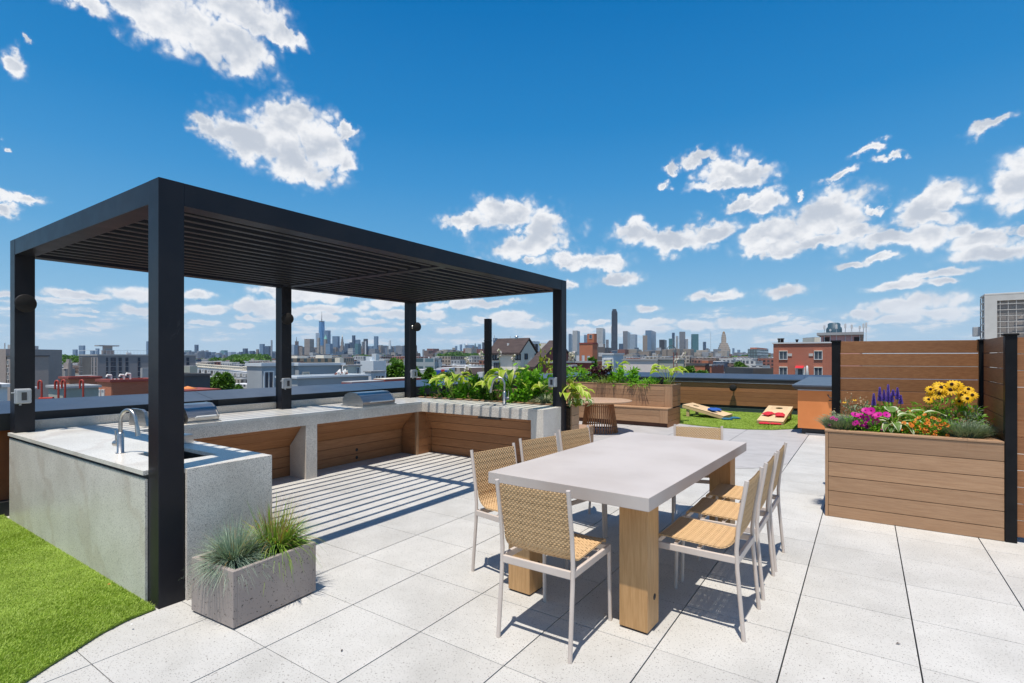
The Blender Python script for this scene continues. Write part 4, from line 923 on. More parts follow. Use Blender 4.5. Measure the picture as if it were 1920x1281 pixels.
# ---------------------------------------------------------------- plants
def rot_to(dirs, up=(0,0,1)):
    pass
def blades(n, base_r, hgt, spread, w, droop=0.5, seg=4, lean=(0,0), hvar=0.35, rs=None):
    """grass blades as tapering bent strips; returns V, F"""
    g = rs or rng; r = base_r*np.sqrt(g.random(n)); th = g.uniform(0, 2*np.pi, n)
    bx, by = r*np.cos(th), r*np.sin(th); th2 = th+g.normal(0, 0.5, n); H = hgt*(1-hvar*g.random(n)); S = spread*g.uniform(0.15, 1, n)
    V = []; tw = g.uniform(-0.6, 0.6, n)
    nx, ny = -np.sin(th2+tw), np.cos(th2+tw)
    for k in range(seg+1):
        t = k/seg; rr = S*(t**1.4); z = H*(t-droop*(S/spread)*t**2.6)
        x = bx+np.cos(th2)*rr+lean[0]*t*t; y = by+np.sin(th2)*rr+lean[1]*t*t; ww = w*(1-t**1.6*0.92)/2
        V += [np.c_[x-nx*ww, y-ny*ww, z], np.c_[x+nx*ww, y+ny*ww, z]]
    V = np.stack(V, 1); m = V.shape[1]; V = V.reshape(-1, 3); base = (np.arange(n)*m)[:, None]; Fc = np.vstack([base+[2*k, 2*k+1, 2*k+3, 2*k+2] for k in range(seg)])
    return V, Fc
def merge(parts):
    V, Fs, o = [], [], 0
    for v, f in parts: V.append(v); Fs.append(f+o); o += len(v)
    return np.vstack(V), np.vstack(Fs)
def leaves(C, D, L, Wd, curl=0.25, fold=0.18, jit=0.5, g=None):
    """many pointed leaves: centres C, directions D (n,3), size arrays; 2x3 quads each w/ uv.x = -1..1 across"""
    g = g or rng; n = len(C); D = D/np.linalg.norm(D, axis=1)[:, None]
    up = np.tile([0., 0., 1.], (n, 1))+g.normal(0, jit, (n, 3)); S = np.cross(D, up); S /= np.linalg.norm(S, axis=1)[:, None]; U = np.cross(S, D)
    L = np.broadcast_to(L, n)[:, None]; Wd = np.broadcast_to(Wd, n)[:, None]
    ts = [0, .3, .65, 1]; wd = [.12, .9, .8, .05]; V = []; uv = []
    for t, w in zip(ts, wd):
        c = C+D*L*t-U*L*curl*t*t
        V += [c-S*Wd*w/2+U*Wd*fold*w, c, c+S*Wd*w/2+U*Wd*fold*w]; uv += [(-1, t), (0, t), (1, t)]
    V = np.stack(V, 1).reshape(-1, 3); b = (np.arange(n)*12)[:, None]; F_ = []
    for k in range(3): F_ += [b+[3*k, 3*k+1, 3*k+4, 3*k+3], b+[3*k+1, 3*k+2, 3*k+5, 3*k+4]]
    return V, np.vstack(F_), np.tile(np.array(uv), (n, 1))
def bush(parent, mat, n, rx, ry, h, leaf, lw=0.5, name='foliage', stems=10, hollow=0.35, z0=0.0, seed=0, droop=0.1, smat='stem', shape=1.0):
    g = np.random.default_rng(seed); k = max(5, n//26); cl = g.normal(0, 1, (k, 3)); cl /= np.linalg.norm(cl, axis=1)[:, None]; cl[:, 2] = np.abs(cl[:, 2])
    cl *= g.uniform(hollow, 1, k)[:, None]**(1/2.0); 
    idx = g.integers(0, k, n); P = cl[idx]+g.normal(0, 0.13, (n, 3)); P[:, 2] = np.abs(P[:, 2])
    D = P*np.array([1, 1, .7])+g.normal(0, 0.55, (n, 3))+[0, 0, 0.25-droop]
    C = P*np.array([rx, ry, h*shape])+[0, 0, z0+h*0.04]
    V, Fc, uv = leaves(C, D, leaf*g.uniform(.6, 1.15, n), leaf*lw*g.uniform(.7, 1.1, n), g=g)
    np_mesh(name, V, Fc, M[mat], parent, uv=uv)
    mb = MB()
    for q in cl[:stems]:
        a = Vector((q[0]*rx*0.15, q[1]*ry*0.15, z0-0.02)); b = Vector((q[0]*rx, q[1]*ry, q[2]*h+z0)); mb.tube([a, (a+b)/2+Vector((0, 0, h*.1)), b], [0.006, 0.004, 0.002], 5)
    if stems: mb.build('stems', M[smat], parent)
def big_leaf(mb, base, ang, reach, hgt, L, Wd, droop=0.6, stem=0.006, roll=0.0):
    """hosta leaf: stalk and a broad heart-shaped, veined, cupped blade (uv.x = across -1..1)"""
    dx, dy = math.cos(ang), math.sin(ang); b = Vector(base); e_ = b+Vector((dx*reach, dy*reach, hgt))
    NL, NW = 9, 7; V = []; uv = []; d = Vector((dx, dy, 0.25)).normalized(); side = Vector((-dy, dx, 0)); p = e_.copy(); pitch = 0.35
    for i in range(NL):
        t = i/(NL-1); w = Wd/2*(math.sin(math.pi*min(1, (t*0.93+0.07))**0.72))*(1 if t < .98 else .1)+0.0008
        dirv = Vector((dx*math.cos(pitch), dy*math.cos(pitch), math.sin(pitch))); n_ = Vector((-dx*math.sin(pitch), -dy*math.sin(pitch), math.cos(pitch)))
        for j in range(NW):
            s_ = j/(NW-1)*2-1; cup = abs(s_)**1.5*w*0.45*(1-t*.5)+0.006*math.sin(9*t+4*s_+ang*7)*abs(s_)
            q = p+side*(s_*w*math.cos(roll))+n_*(cup+s_*w*math.sin(roll)); V.append(q); uv.append((s_, t))
        p = p+dirv*(L/(NL-1)); pitch -= droop*1.9/(NL-1)
    f = []; fu = []
    for i in range(NL-1):
        for j in range(NW-1): k = i*NW+j; f.append((k, k+1, k+NW+1, k+NW)); fu.append([uv[q] for q in f[-1]])
    mb.add(V, f, fu, 0, True)
    mid = (b+e_)/2+Vector((0, 0, hgt*0.12)); mb.tube([b, mid, e_+Vector((dx, dy, 0))*0.01], [stem, stem*.85, stem*.6], 6, mi=1)
def hosta(loc, label, mat, n, reach, hgt, L, Wd, seed, a0=0, a1=2*math.pi, droop=0.7, grp=None, cat='plant', zlo=0.3, name='hosta_plant'):
    r = random.Random(seed); t = empty(name, loc, 0, label, cat, grp); mb = MB()
    for k in range(n):
        a = a0+(a1-a0)*(k+r.random()*.8)/n; q = r.uniform(.35, 1.0)
        big_leaf(mb, (0.02*math.cos(a), 0.02*math.sin(a), 0), a, reach*q, hgt*(1-(q-.35)*zlo)*r.uniform(.7, 1.05), L*r.uniform(.75, 1.1), Wd*r.uniform(.75, 1.1), droop*r.uniform(.6, 1.3), roll=r.uniform(-.4, .4))
    mb.build('leaves', [M[mat], M['stem']], t); return t
def grass(loc, label, mats, n, r, h, sp, w, droop=0.6, lean=(0,0), name='ornamental_grass', grp=None, cat='grass', part='blades', seg=5):
    t = empty(name, loc, 0, label, cat, grp)
    for mt, k in mats:
        V, Fc = blades(int(n*k), r, h, sp, w, droop, seg, lean); np_mesh(part, V, Fc, M[mt], t)
    return t
def stalks(parent, pts_h, mat_f, fl_r, n_f, r=0.004, name='flower_stalk', top=0.4):
    """upright stalks with small pale bells near the tip (hosta in flower)"""
    for (x, y, h, lx, ly) in pts_h:
        a = Vector((x, y, 0)); b = Vector((x+lx*.4, y+ly*.4, h*.6)); c = Vector((x+lx, y+ly, h)); mb = MB().tube([a, b, c], [r, r*.8, r*.5], 6, mi=0)
        for k in range(n_f):
            q = b.lerp(c, 1-top+top*k/n_f*1.0); w = random.uniform(0, 6.28); dd = Vector((math.cos(w), math.sin(w), -0.3)).normalized(); sd = dd.cross(Vector((0,0,1))).normalized()
            e_ = q+dd*fl_r*2; u = sd.cross(dd)
            mb.add([q, e_+sd*fl_r, e_+u*fl_r*.8, e_-sd*fl_r, e_-u*fl_r*.8], [(0,1,2),(0,2,3),(0,3,4),(0,4,1)], None, 1)
        mb.build(name, [M['stem'], M[mat_f]], parent)
def tuft(loc, label, mats, n, r0, L, w, grav=0.16, name='grass_tuft', part='blades', seg=5, amin=0.12):
    t = empty(name, loc, 0, label, 'grass')
    for mt, k_ in mats:
        k = int(n*k_); g = rng; th = g.uniform(0, 2*np.pi, k); ph = np.arcsin(g.uniform(math.sin(amin), 1.0, k)**0.8); r = r0*np.sqrt(g.random(k)); ln = L*g.uniform(.55, 1, k)*(0.78+0.22*np.sin(ph)); V = []
        bx, by = r*np.cos(th), r*np.sin(th); th2 = th+g.normal(0, .25, k); nx, ny = -np.sin(th2), np.cos(th2); gr = grav*g.uniform(.3, 1.6, k)*ln/L
        for j in range(seg+1):
            s = j/seg; x = bx+np.cos(th2)*np.cos(ph)*ln*s; y = by+np.sin(th2)*np.cos(ph)*ln*s; z = np.sin(ph)*ln*s-gr*s**2.3*np.cos(ph)*1.0; ww = w*(1-s**1.5*.9)/2
            V += [np.c_[x-nx*ww, y-ny*ww, z], np.c_[x+nx*ww, y+ny*ww, z]]
        V = np.stack(V, 1); m = V.shape[1]; b = (np.arange(k)*m)[:, None]; np_mesh(part, V.reshape(-1, 3), np.vstack([b+[2*j, 2*j+1, 2*j+3, 2*j+2] for j in range(seg)]), M[mt], t)
    return t
# two grasses in the concrete planter
def onplanter(u, v): c, s = math.cos(pa), math.sin(pa); return (cp.location.x+u*c-v*s, cp.location.y+u*s+v*c, 0.315)
tuft(onplanter(0.0, -0.15), 'spiky blue-grey grass mound in the front of the concrete planter', [('blue_grass', 1.0), ('dry_grass', 0.06)], 1500, 0.05, 0.34, 0.0046, name='blue_grass')
g2 = tuft(onplanter(0.0, 0.14), 'green grass with rusty tips in the back of the concrete planter', [('green_grass', 1.0), ('rust_leaf', 0.05), ('dry_grass', 0.12)], 620, 0.085, 0.41, 0.0085, grav=0.34, name='green_grass', amin=0.42)
V, Fc = blades(110, 0.08, 0.44, 0.22, 0.003, 0.2, 5, (0.05, 0.05)); np_mesh('seed_stalk', V, Fc, M['dry_grass'], g2)

# ---- flower planter: each plant a thing
ZS = 0.86
def flower_disc(rad, petals, cup, w=0.9, notch=0.0, mi=0, mb=None, seg=3, droop=0.0):
    mb = mb or MB()
    for k in range(petals):
        a = 2*math.pi*k/petals; ca, sa = math.cos(a), math.sin(a); hw = math.pi/petals*w; V = []
        for i in range(seg+1):
            t = i/seg; r = rad*(0.12+0.88*t); z = cup*rad*t**0.6-droop*rad*t**2; ww = rad*math.sin(hw)*(t**0.7 if t < .95 else t*0.72)
            if petals > 8: ww = rad*math.sin(math.pi/petals)*0.66*(1-abs(t-.55)*1.1)+.0005
            for s in (-1, 0, 1): V.append((ca*r-sa*s*ww, sa*r+ca*s*ww, z+abs(s)*rad*0.05))
        f = []
        for i in range(seg):
            for j in range(2): q = i*3+j; f.append((q, q+1, q+4, q+3))
        mb.add(V, f, None, mi, True)
    return mb
def place_flowers(parent, proto_mb_fn, mats, pts, name):
    o0 = None
    for (p, nrm, sc) in pts:
        if o0 is None: o = proto_mb_fn().build(name, mats, parent); o0 = o
        else: o = o0.copy(); col.objects.link(o); reg(o, parent)
        o.location = p; o.rotation_euler = Vector(nrm).to_track_quat('Z', 'Y').to_euler(); o.scale = (sc,)*3
rr = random.Random(5)
TC = Vector((-0.0, -1.0, 0.75))                     # flowers face the light and the camera
def inplane(px, py, Y):   # point seen at a pixel on the plane y=Y
    v = ray(px, py); return CAM+v*((Y-CAM.y)/v.y)
# magenta petunia
pos = [(378,472),(440,485),(540,440),(505,520),(615,545),(388,562),(520,605),(640,475),(705,620),(560,425),(495,420),(590,490),(733,470),(470,560)]
P0 = inplane(1540+500/6, 700+600/6, 5.42); t = empty('petunia', (P0.x, 5.46, ZS-.02), 0, 'petunia with large magenta flowers in the timber planter', 'flowering plant')
bush(t, 'bush', 800, 0.23, 0.13, 0.19, 0.034, 0.6, seed=3)
pts = []
for x, y in pos:
    q = inplane(1540+x/6, 700+y/6, 5.36+rr.uniform(-.02,.05)); pts.append((q-t.location, TC+Vector((rr.uniform(-.6,.6), rr.uniform(-.3,.3), rr.uniform(-.3,.5))), rr.uniform(.85,1.15)))
def pet():
    mb = flower_disc(0.035, 5, 0.25, 1.12); mb.lathe([(0.009,0.004),(0.005,-0.01),(0,-0.02)], 8, mi=1); mb.tube([(0,0,-0.03),(0,0,0.0)], 0.004, 6, mi=1); return mb
place_flowers(t, pet, [M['magenta'], M['purple_leaf']], pts, 'flower')
# violet salvia
P0 = inplane(1540+740/6, 700+420/6, 5.75); t = empty('salvia', (P0.x, 5.78, ZS-.02), 0, 'salvia with upright violet-blue flower spikes in the timber planter', 'flowering plant')
bush(t, 'bush', 900, 0.24, 0.14, 0.27, 0.045, 0.5, seed=4)
for (x, y, yb) in ((590,235,370),(658,165,320),(705,195,320),(752,135,330),(808,195,260),(857,170,300),(893,255,350),(790,230,330)):
    a = inplane(1540+x/6, 700+yb/6, 5.72)-t.location; b = inplane(1540+x/6, 700+y/6, 5.72)-t.location
    mb = MB().tube([Vector((a.x*.6, a.y, 0.05)), a, b], [.004, .003, .002], 5, mi=1); nn = 210
    for k in range(nn):
        s = k/nn; q = a.lerp(b, s); w = rr.uniform(0, 6.28); r_ = 0.023*(1-s*.7); dd = Vector((math.cos(w), math.sin(w), 0.25)); sd = dd.cross(Vector((0,0,1))).normalized(); e_ = q+dd*r_
        mb.add([q, e_+sd*.006, e_+Vector((0,0,.011)), e_-sd*.006], [(0,1,2),(0,2,3)], None, 0)
    mb.build('flower_spike', [M['violet'], M['stem']], t)
# white-edged hosta
P0 = inplane(1540+810/6, 700+650/6, 5.45)
t = empty('hosta_plant', (P0.x, 5.47, ZS-.02), 0, 'hosta with cream-edged green leaves in the middle of the flower planter', 'plant'); mb = MB()
for (a, rc, hh, L, w, dr) in ((R(100),.03,.24,.19,.12,.15),(R(20),.05,.20,.22,.10,.75),(R(-5),.08,.15,.26,.085,.9),(R(200),.06,.14,.16,.085,.9),(R(-40),.05,.12,.20,.08,1.0),(R(-75),.03,.13,.16,.08,1.1),(R(240),.05,.12,.15,.075,1.1),(R(60),.12,.22,.20,.09,.8),(R(35),.20,.24,.20,.09,.6),(R(5),.24,.24,.19,.08,.5),(R(-100),.02,.10,.14,.07,1.1),(R(150),.05,.16,.16,.09,.8)):
    big_leaf(mb, (0,0,0), a, rc, hh, L, w, dr, stem=.005)
mb.build('leaves', [M['hosta_white'], M['stem']], t)
# black-eyed susans
P0 = inplane(1540+1440/6, 700+420/6, 5.85); t = empty('black_eyed_susan', (P0.x, 5.88, ZS-.02), 0, 'tall plant with yellow daisy flowers and dark centres in the timber planter', 'flowering plant')
bush(t, 'bush', 1100, 0.30, 0.17, 0.38, 0.055, 0.36, seed=6, stems=20)
pos = [(1228,180),(1325,140),(1345,160),(1330,232),(1468,125),(1452,190),(1528,135),(1655,180),(1610,222),(1550,318),(1205,295),(1700,245),(1400,200),(1260,235),(1640,285),(1385,150),(1580,250)]
pts = []
for x, y in pos:
    q = inplane(1540+x/6, 700+y/6, 5.72+rr.uniform(-.05,.12)); pts.append((q-t.location, Vector((rr.uniform(-.4,.4), -1.0+rr.uniform(-.3,.3), .85)), rr.uniform(.8,1.15)))
def sus():
    mb = flower_disc(0.056, 13, 0.05, droop=0.28); mb.lathe([(0.016,0.0),(0.014,0.014),(0.008,0.022),(0,0.024)], 10, mi=1); mb.tube([(0,0,-0.12),(0,0,0.0)], 0.003, 6, mi=2); return mb
place_flowers(t, sus, [M['yellow_petal'], M['dark_cone'], M['stem']], pts, 'flower')
# orange calibrachoa
P0 = inplane(1540+1170/6, 700+640/6, 5.42); t = empty('calibrachoa', (P0.x, 5.47, ZS-.02), 0, 'low mound of many small orange flowers at the front of the timber planter', 'flowering plant')
bush(t, 'bush', 1300, 0.30, 0.13, 0.20, 0.026, 0.5, seed=8)
pos = [(1165,470),(1100,500),(1270,510),(1325,530),(1190,530),(1050,560),(1125,572),(1170,568),(1205,565),(1290,585),(1345,580),(1382,570),(1415,590),(985,595),(1022,595),(1088,600),(1235,598),(955,630),(1042,630),(1120,632),(1170,628),(1330,628),(1265,650),(1012,662),(1072,665),(1155,662),(1203,662),(1290,660),(1230,700),(1278,692),(1455,660),(1418,702),(895,635),(930,565),(1330,600),(1180,540),(1250,500),(880,620),(1075,530),(1210,600),(1000,575)]
pts = []
for x, y in pos:
    q = inplane(1540+x/6, 700+y/6, 5.37+rr.uniform(-.02,.05)+(680-y)/6000); pts.append((q-t.location, TC+Vector((rr.uniform(-.6,.6), rr.uniform(-.3,.3), rr.uniform(-.3,.5))), rr.uniform(.8,1.15)))
def cal():
    mb = flower_disc(0.0185, 5, 0.35, 1.15, seg=2); mb.lathe([(0.006,0.003),(0.003,0.0),(0,-0.006)], 6, mi=1); return mb
place_flowers(t, cal, [M['orange_petal'], M['dark_cone']], pts, 'flower')
# silvery foliage plants, left and right
for (px, rx, lab, sd) in ((1540+240/6, .17, 'silvery green plant with pink buds at the left end of the flower planter', 11), (1540+1600/6, .20, 'silvery lavender foliage at the right end of the flower planter', 12)):
    P0 = inplane(px, 805, 5.5); t = empty('silver_plant', (P0.x, 5.52, ZS-.02), 0, lab, 'plant')
    V, Fc = blades(1500, 0.14, 0.22, rx*1.1, 0.007, 0.35, 3); np_mesh('foliage', V, Fc, M['grey_foliage'], t)
    bush(t, 'grey_foliage', 500, rx, 0.14, 0.22, 0.035, 0.16, seed=sd, name='foliage')
    if sd == 11:
        pts = [(inplane(1540+x/6, 700+y/6, 5.40)-t.location, TC, 0.45+0.1*(k % 2)) for k, (x, y) in enumerate(((130,500),(165,522),(92,580),(120,510)))]
        place_flowers(t, pet, [M['magenta'], M['purple_leaf']], pts, 'bud')
P0 = inplane(1540+380/6, 700+380/6, 5.8); t = empty('seedhead_plant', (P0.x, 5.85, ZS-.02), 0, 'plant with dry tan seed heads behind the magenta petunia', 'plant')
bush(t, 'grey_foliage', 420, .22, .12, .27, .05, .3, seed=14); bush(t, 'seed', 330, .21, .12, .32, .018, .7, seed=15, name='seed_heads', hollow=.8)
pts = [(inplane(1540+x/6, 700+y/6, 5.78)-t.location, Vector((0,-.5,1)), .35) for x, y in ((260,325),(375,300),(1075,415),(1170,430),(1010,420))]
place_flowers(t, sus, [M['yellow_petal'], M['dark_cone'], M['stem']], pts, 'flower')
P0 = inplane(1540+1550/6, 700+480/6, 5.8); t = empty('seedhead_plant', (P0.x+.05, 5.80, ZS-.02), 0, 'greyish plant with small dry heads between the orange flowers and the side fence', 'plant')
bush(t, 'grey_foliage', 500, .24, .14, .26, .045, .25, seed=16); bush(t, 'seed', 150, .22, .13, .28, .014, .7, seed=17, name='seed_heads', hollow=.8)

# ---- long bed behind the counter, seen at ~9 m: placed by bearing
def bed(px, Y, z=0.85): v = ray(px); s = (Y-CAM.y)/v.y; return (CAM.x+v.x*s, Y, z)
def shrub(px, Y, label, mat, n, rx, h, leaf, lw=.5, seed=0, z=0.85, ry=None, name='leafy_plant', grp='plants in the bed behind the counter', **k):
    t = empty(name, bed(px, Y, z), 0, label, 'plant', grp); bush(t, mat, int(n*.62), rx, ry or rx*.7, h*.9, leaf*1.45, lw, seed=seed, **k); return t
shrub(803, 6.45, 'thin young plant beside the back corner post of the pergola', 'bush', 130, .16, .38, .08, .35, 21, stems=14)
shrub(822, 6.6, 'open leggy plant left of the tall lime-edged hosta', 'bush', 200, .22, .50, .09, .35, 22, stems=14)
shrub(838, 6.3, 'low yellow-dotted plant at the foot of the tall hosta', 'bush', 190, .16, .17, .05, .7, 23)
hosta(bed(853, 6.30), 'tall hosta with lime-edged leaves left of the counter faucet', 'hosta_lime', 15, .26, .50, .30, .155, 31, grp=None, droop=.9)
shrub(868, 6.5, 'dense green foliage low beside the tall hosta', 'bush', 420, .26, .30, .07, .6, 24)
shrub(890, 6.4, 'bright green celery-like plant left of the black pole', 'bush', 520, .28, .44, .085, .5, 25)
hosta(bed(893, 6.7), 'arching striped leaves left of the black pole', 'hosta_white', 6, .4, .52, .38, .09, 32, a0=-1.2, a1=0.8, droop=1.0)
shrub(908, 6.3, 'dark low plant with tiny white flowers behind the counter faucet', 'bush_dark', 260, .2, .2, .06, .5, 26)
t = hosta(bed(925, 6.30), 'yellowing hosta with thin stalks right behind the faucet', 'hosta_lime', 11, .30, .42, .24, .12, 33)
t = hosta(bed(950, 6.35), 'tall upright hosta with drooping yellow-green leaves right of the faucet', 'hosta_lime', 14, .18, .55, .42, .15, 34, droop=1.25, zlo=.1)
t = grass(bed(952, 6.3), 'straw-coloured dry grass at the foot of the drooping hosta', [('dry_grass', 1)], 260, .16, .30, .2, .01, .5, name='dry_grass', seg=3)
shrub(975, 6.4, 'large bright green bushy plant in the middle of the bed', 'bush', 1100, .42, .52, .085, .5, 27, ry=.3)
shrub(985, 6.25, 'small bright green plant at the counter edge under the bushy plant', 'bush', 130, .15, .2, .07, .5, 28)
shrub(1008, 6.6, 'green bushy plant with yellow heads left of the right pergola post', 'bush', 700, .36, .62, .08, .5, 29)
shrub(1020, 6.8, 'tall yellow-headed plant against the right pergola post', 'yellowish', 260, .26, .80, .06, .4, 30, hollow=.8, stems=24)
hosta(bed(1026, 6.35), 'lime leaf hosta just left of the right pergola post', 'hosta_lime', 8, .22, .38, .24, .17, 35)
grass(bed(1022, 6.25), 'white-striped spidery grass at the foot of the right pergola post', [('stripe_grass', 1)], 300, .07, .26, .26, .012, .75, name='striped_grass', seg=4)
grass(bed(1002, 6.3), 'small dry tufted grass left of the striped grass', [('dry_grass', .7), ('stripe_grass', .3)], 200, .1, .2, .18, .008, .6, name='dry_grass', seg=3)
shrub(995, 6.55, 'burgundy low foliage shaded under the green bushes', 'purple_leaf', 260, .4, .2, .08, .5, 36)
hosta(bed(1066, 6.24), 'large lime hosta leaning over the round table beside the right post', 'hosta_lime', 9, .24, .34, .30, .13, 37, a0=-1.6, a1=1.4, droop=1.0)
shrub(1064, 6.22, 'yellow-green leafy plant right of the right pergola post', 'yellowish', 240, .18, .50, .07, .6, 38, ry=.1)
t = hosta(bed(1074, 6.22), 'drooping plant with wilted cream flowers over the round table', 'hosta_white', 8, .30, .16, .17, .045, 39, a0=-1.3, a1=.9, droop=1.5)
# flower stalks above the bed
t = empty('hosta_stalks', bed(905, 6.7), 0, 'tall thin stalks with pale wilting bells above the plant bed', 'flower stalks')
stalks(t, [(-.15,0,.80,-.25,0),(.05,0,.92,-.10,.0),(.40,0,.95,-.02,0),(-.55,.1,.62,.10,0),(.62,0,.85,.08,0)], 'white_petal', .020, 16)
t = empty('hosta_stalks', bed(1066, 6.22), 0, 'pale flower stalk beside the right pergola post', 'flower stalks'); stalks(t, [(0,0,.88,.06,0)], 'white_petal', .024, 22)
t = empty('upright_grass', bed(978, 6.85), 0, 'blue-green upright strap leaves at the back of the bed', 'plant')
V, Fc = blades(26, .05, .80, .12, .03, .1, 4); np_mesh('blades', V, Fc, M['grey_foliage'], t)
# bed of the north bench
shrub(1090, 11.7, 'feathery green shrub at the left of the north bench bed', 'bush', 600, .55, .55, .10, .35, 41, z=.93, grp='plants in the north bench bed')
shrub(1122, 11.7, 'dark burgundy shrub in the north bench bed', 'purple_leaf', 420, .36, .62, .09, .5, 42, z=.93, grp='plants in the north bench bed', smat='bark')
t = shrub(1142, 11.6, 'dark burgundy upright stems right of the burgundy shrub', 'purple_leaf', 160, .2, .5, .08, .5, 43, z=.93, grp='plants in the north bench bed', smat='bark')
grass(bed(1140, 11.6, .93), 'pale green grass spilling over the bench back', [('green_grass', 1), ('stripe_grass', .4)], 420, .26, .34, .42, .012, .9, name='spilling_grass', grp=None, seg=4)
hosta(bed(1155, 11.75, .93), 'tall lime hosta rising in the middle of the north bench bed', 'hosta_lime', 11, .20, .62, .26, .14, 44, droop=.7)
shrub(1172, 11.6, 'bright green mounded shrub right of the tall hosta', 'bush', 520, .38, .42, .10, .4, 45, z=.93, grp='plants in the north bench bed')
shrub(1212, 11.6, 'low feathery green mound near the end of the north bench bed', 'bush', 620, .52, .24, .08, .25, 46, z=.93, grp='plants in the north bench bed')
hosta(bed(1253, 11.75, .93), 'lime hosta with long stalks at the right end of the north bench bed', 'hosta_lime', 12, .34, .50, .30, .18, 47, droop=.9, a0=-.6, a1=5.4)
t = empty('hosta_stalks', bed(1262, 11.9, .93), 0, 'pale flower stalk above the last hosta of the north bench bed', 'flower stalks'); stalks(t, [(0,0,.85,.30,0),(-.1,0,.7,.2,0)], 'white_petal', .022, 14)
sp = bed(1240, 11.55, .90); t = empty('spike_light', sp, 0, 'small black garden light at the end of the north bench bed', 'lamp')
MB().tube([(0,0,0),(0,0,.10)], .012, 8).build('spike', M['curb'], t); MB().tube([(-.01,0,.09),(.01,0,.26)], [.05,.06], 14).build('lamp_head', M['curb'], t)
sp = bed(832, 6.35, .85); t = empty('spike_light', sp, 0, 'small brown garden light behind the counter corner', 'lamp')
MB().tube([(0,0,0),(0,0,.08)], .014, 8).build('spike', M['lamp_dark'], t); MB().tube([(0,0,.07),(0,0,.24)], [.045,.03], 14).build('lamp_head', M['lamp_dark'], t)
# ---------------------------------------------------------------- the city
GZ = -14.0
g_ = MB().add([(-30000,-3000,GZ),(30000,-3000,GZ),(30000,42000,GZ),(-30000,42000,GZ)], [(0,1,2,3)])
o = g_.build('ground', surf('city_ground', (0.10,0.105,0.085), (0.15,0.14,0.12), rough=0.9, scale=0.01, detail=6)); tag(o, 'city ground far below the roof', kind='structure')
c1, c2 = at(60, CYP, 3200), at(560, CYP, 3200); c3, c4 = at(560, CYP, 4600), at(-400, CYP, 9000); c5 = at(-400, CYP, 3200)
o = MB().add([(c.x, c.y, GZ+0.5) for c in (c5, c1, c2, c3, c4)], [(0,1,2,3,4)]).build('water', surf('harbour_water', (0.10,0.17,0.25), (0.12,0.2,0.28), rough=0.25, scale=.01)); tag(o, 'blue harbour water before the skyline', kind='structure')
c = [at(-700, CYP, 9000), at(420, CYP, 9000), at(420, CYP, 30000), at(-700, CYP, 30000)]
o = MB().add([(q.x, q.y, GZ+0.5) for q in c], [(0,1,2,3)]).build('water', surf('sea_water', (0.07,0.13,0.22), (0.08,0.15,0.24), rough=0.3, scale=.01)); tag(o, 'dark blue bay on the horizon', kind='structure')

def ztop(py, d): return CAM.z+(CYP-py)/F*d
def frame(px, d, th):
    """root location and z-rotation so that local -x.. is the left face direction; near corner at px,d. th = turn of left face (rad)"""
    p = at(px, CYP, d); return p, YAW
def bld(name, px0, pxm, px1, ytop, d, mat, label, cat='building', group=None, th=R(34), dep=None, base=GZ, roofm='roof_grey', parapet=0.0, ty=None):
    """box-like building. near vertical corner at pxm; left face px0..pxm, right face pxm..px1 (pxm=None: flat-on front). returns root, size, local matrix"""
    zt = ztop(ytop, d)
    if pxm is None:
        a0, a1 = (px0-960)/F, (px1-960)/F; w = (a1-a0)*d; L = w; Wd = dep or max(8, w*0.8); ang = YAW; p = at(px1, CYP, d)
    else:
        a0, a1, am = (px0-960)/F, (px1-960)/F, (pxm-960)/F; cr = am*d
        L = (cr-a0*d)/(math.cos(th)+a0*math.sin(th)); Wd = (a1*d-cr)/(math.sin(th)-a1*math.cos(th)) if px1 > pxm else (dep or 10)
        if Wd <= 0 or Wd > 400: Wd = dep or 30
        ang = YAW-th; p = at(pxm, CYP, d)
    t = empty(name, (p.x, p.y, base), ang, label, cat, group)
    h = zt-base
    mb = MB(); mb.box(-L, 0, 0, Wd, 0, h); o = mb.build('wall', mat, t)
    if parapet: 
        pb = MB(); b_ = 0.25; z0 = h
        for q in ((-L-.1, .1, -.1, b_), (-L-.1, .1, Wd-b_, Wd+.1), (-L-.1, -L+b_, b_, Wd-b_), (-b_, .1, b_, Wd-b_)): pb.box(*q, z0, z0+parapet)
        pb.build('parapet', M.get(roofm, M['roof_grey']) if isinstance(roofm, str) else roofm, t)
    else:
        MB().box(-L+.01, -.01, .01, Wd-.01, h+.002, h+0.05).build('roof', M[roofm] if isinstance(roofm, str) else roofm, t)
    if 55 < d < 420 and min(L, Wd) > 4 and cat == 'building':
        rr_ = random.Random(int(px0*7+d)); um_ = M['roof_white'] if rr_.random() < .5 else M['roof_grey']
        for _ in range(rr_.randint(1, 3)):
            x, y, a, b2, c_ = rr_.uniform(-L+1, -1.6), rr_.uniform(1, Wd-1.6), rr_.uniform(.5, 1.5), rr_.uniform(.5, 1.3), rr_.uniform(.3, 1.1); MB().box(x-a/2, x+a/2, y-b2/2, y+b2/2, h+.055, h+c_).build('roof_unit', um_, t)
        for _ in range(rr_.randint(0, 2)): x, y = rr_.uniform(-L+.6, -.6), rr_.uniform(.6, Wd-.6); MB().tube([(x, y, h+.05), (x, y, h+rr_.uniform(.5, 1.8))], .06, 6).build('vent_pipe', um_, t)
    t['_L'] = L; t['_W'] = Wd; t['_h'] = h; del_keys.append(t); return t, L, Wd, h
del_keys = []
M['roof_grey'] = surf('flat_roof', (0.42,0.42,0.42), (0.34,0.34,0.34), rough=.9, scale=.3)
M['roof_white'] = surf('white_roof', (0.70,0.70,0.70), (0.58,0.58,0.58), rough=.8, scale=.3)
M['roof_dark'] = surf('dark_roof', (0.08,0.08,0.085), (0.12,0.12,0.12), rough=.9, scale=.3)
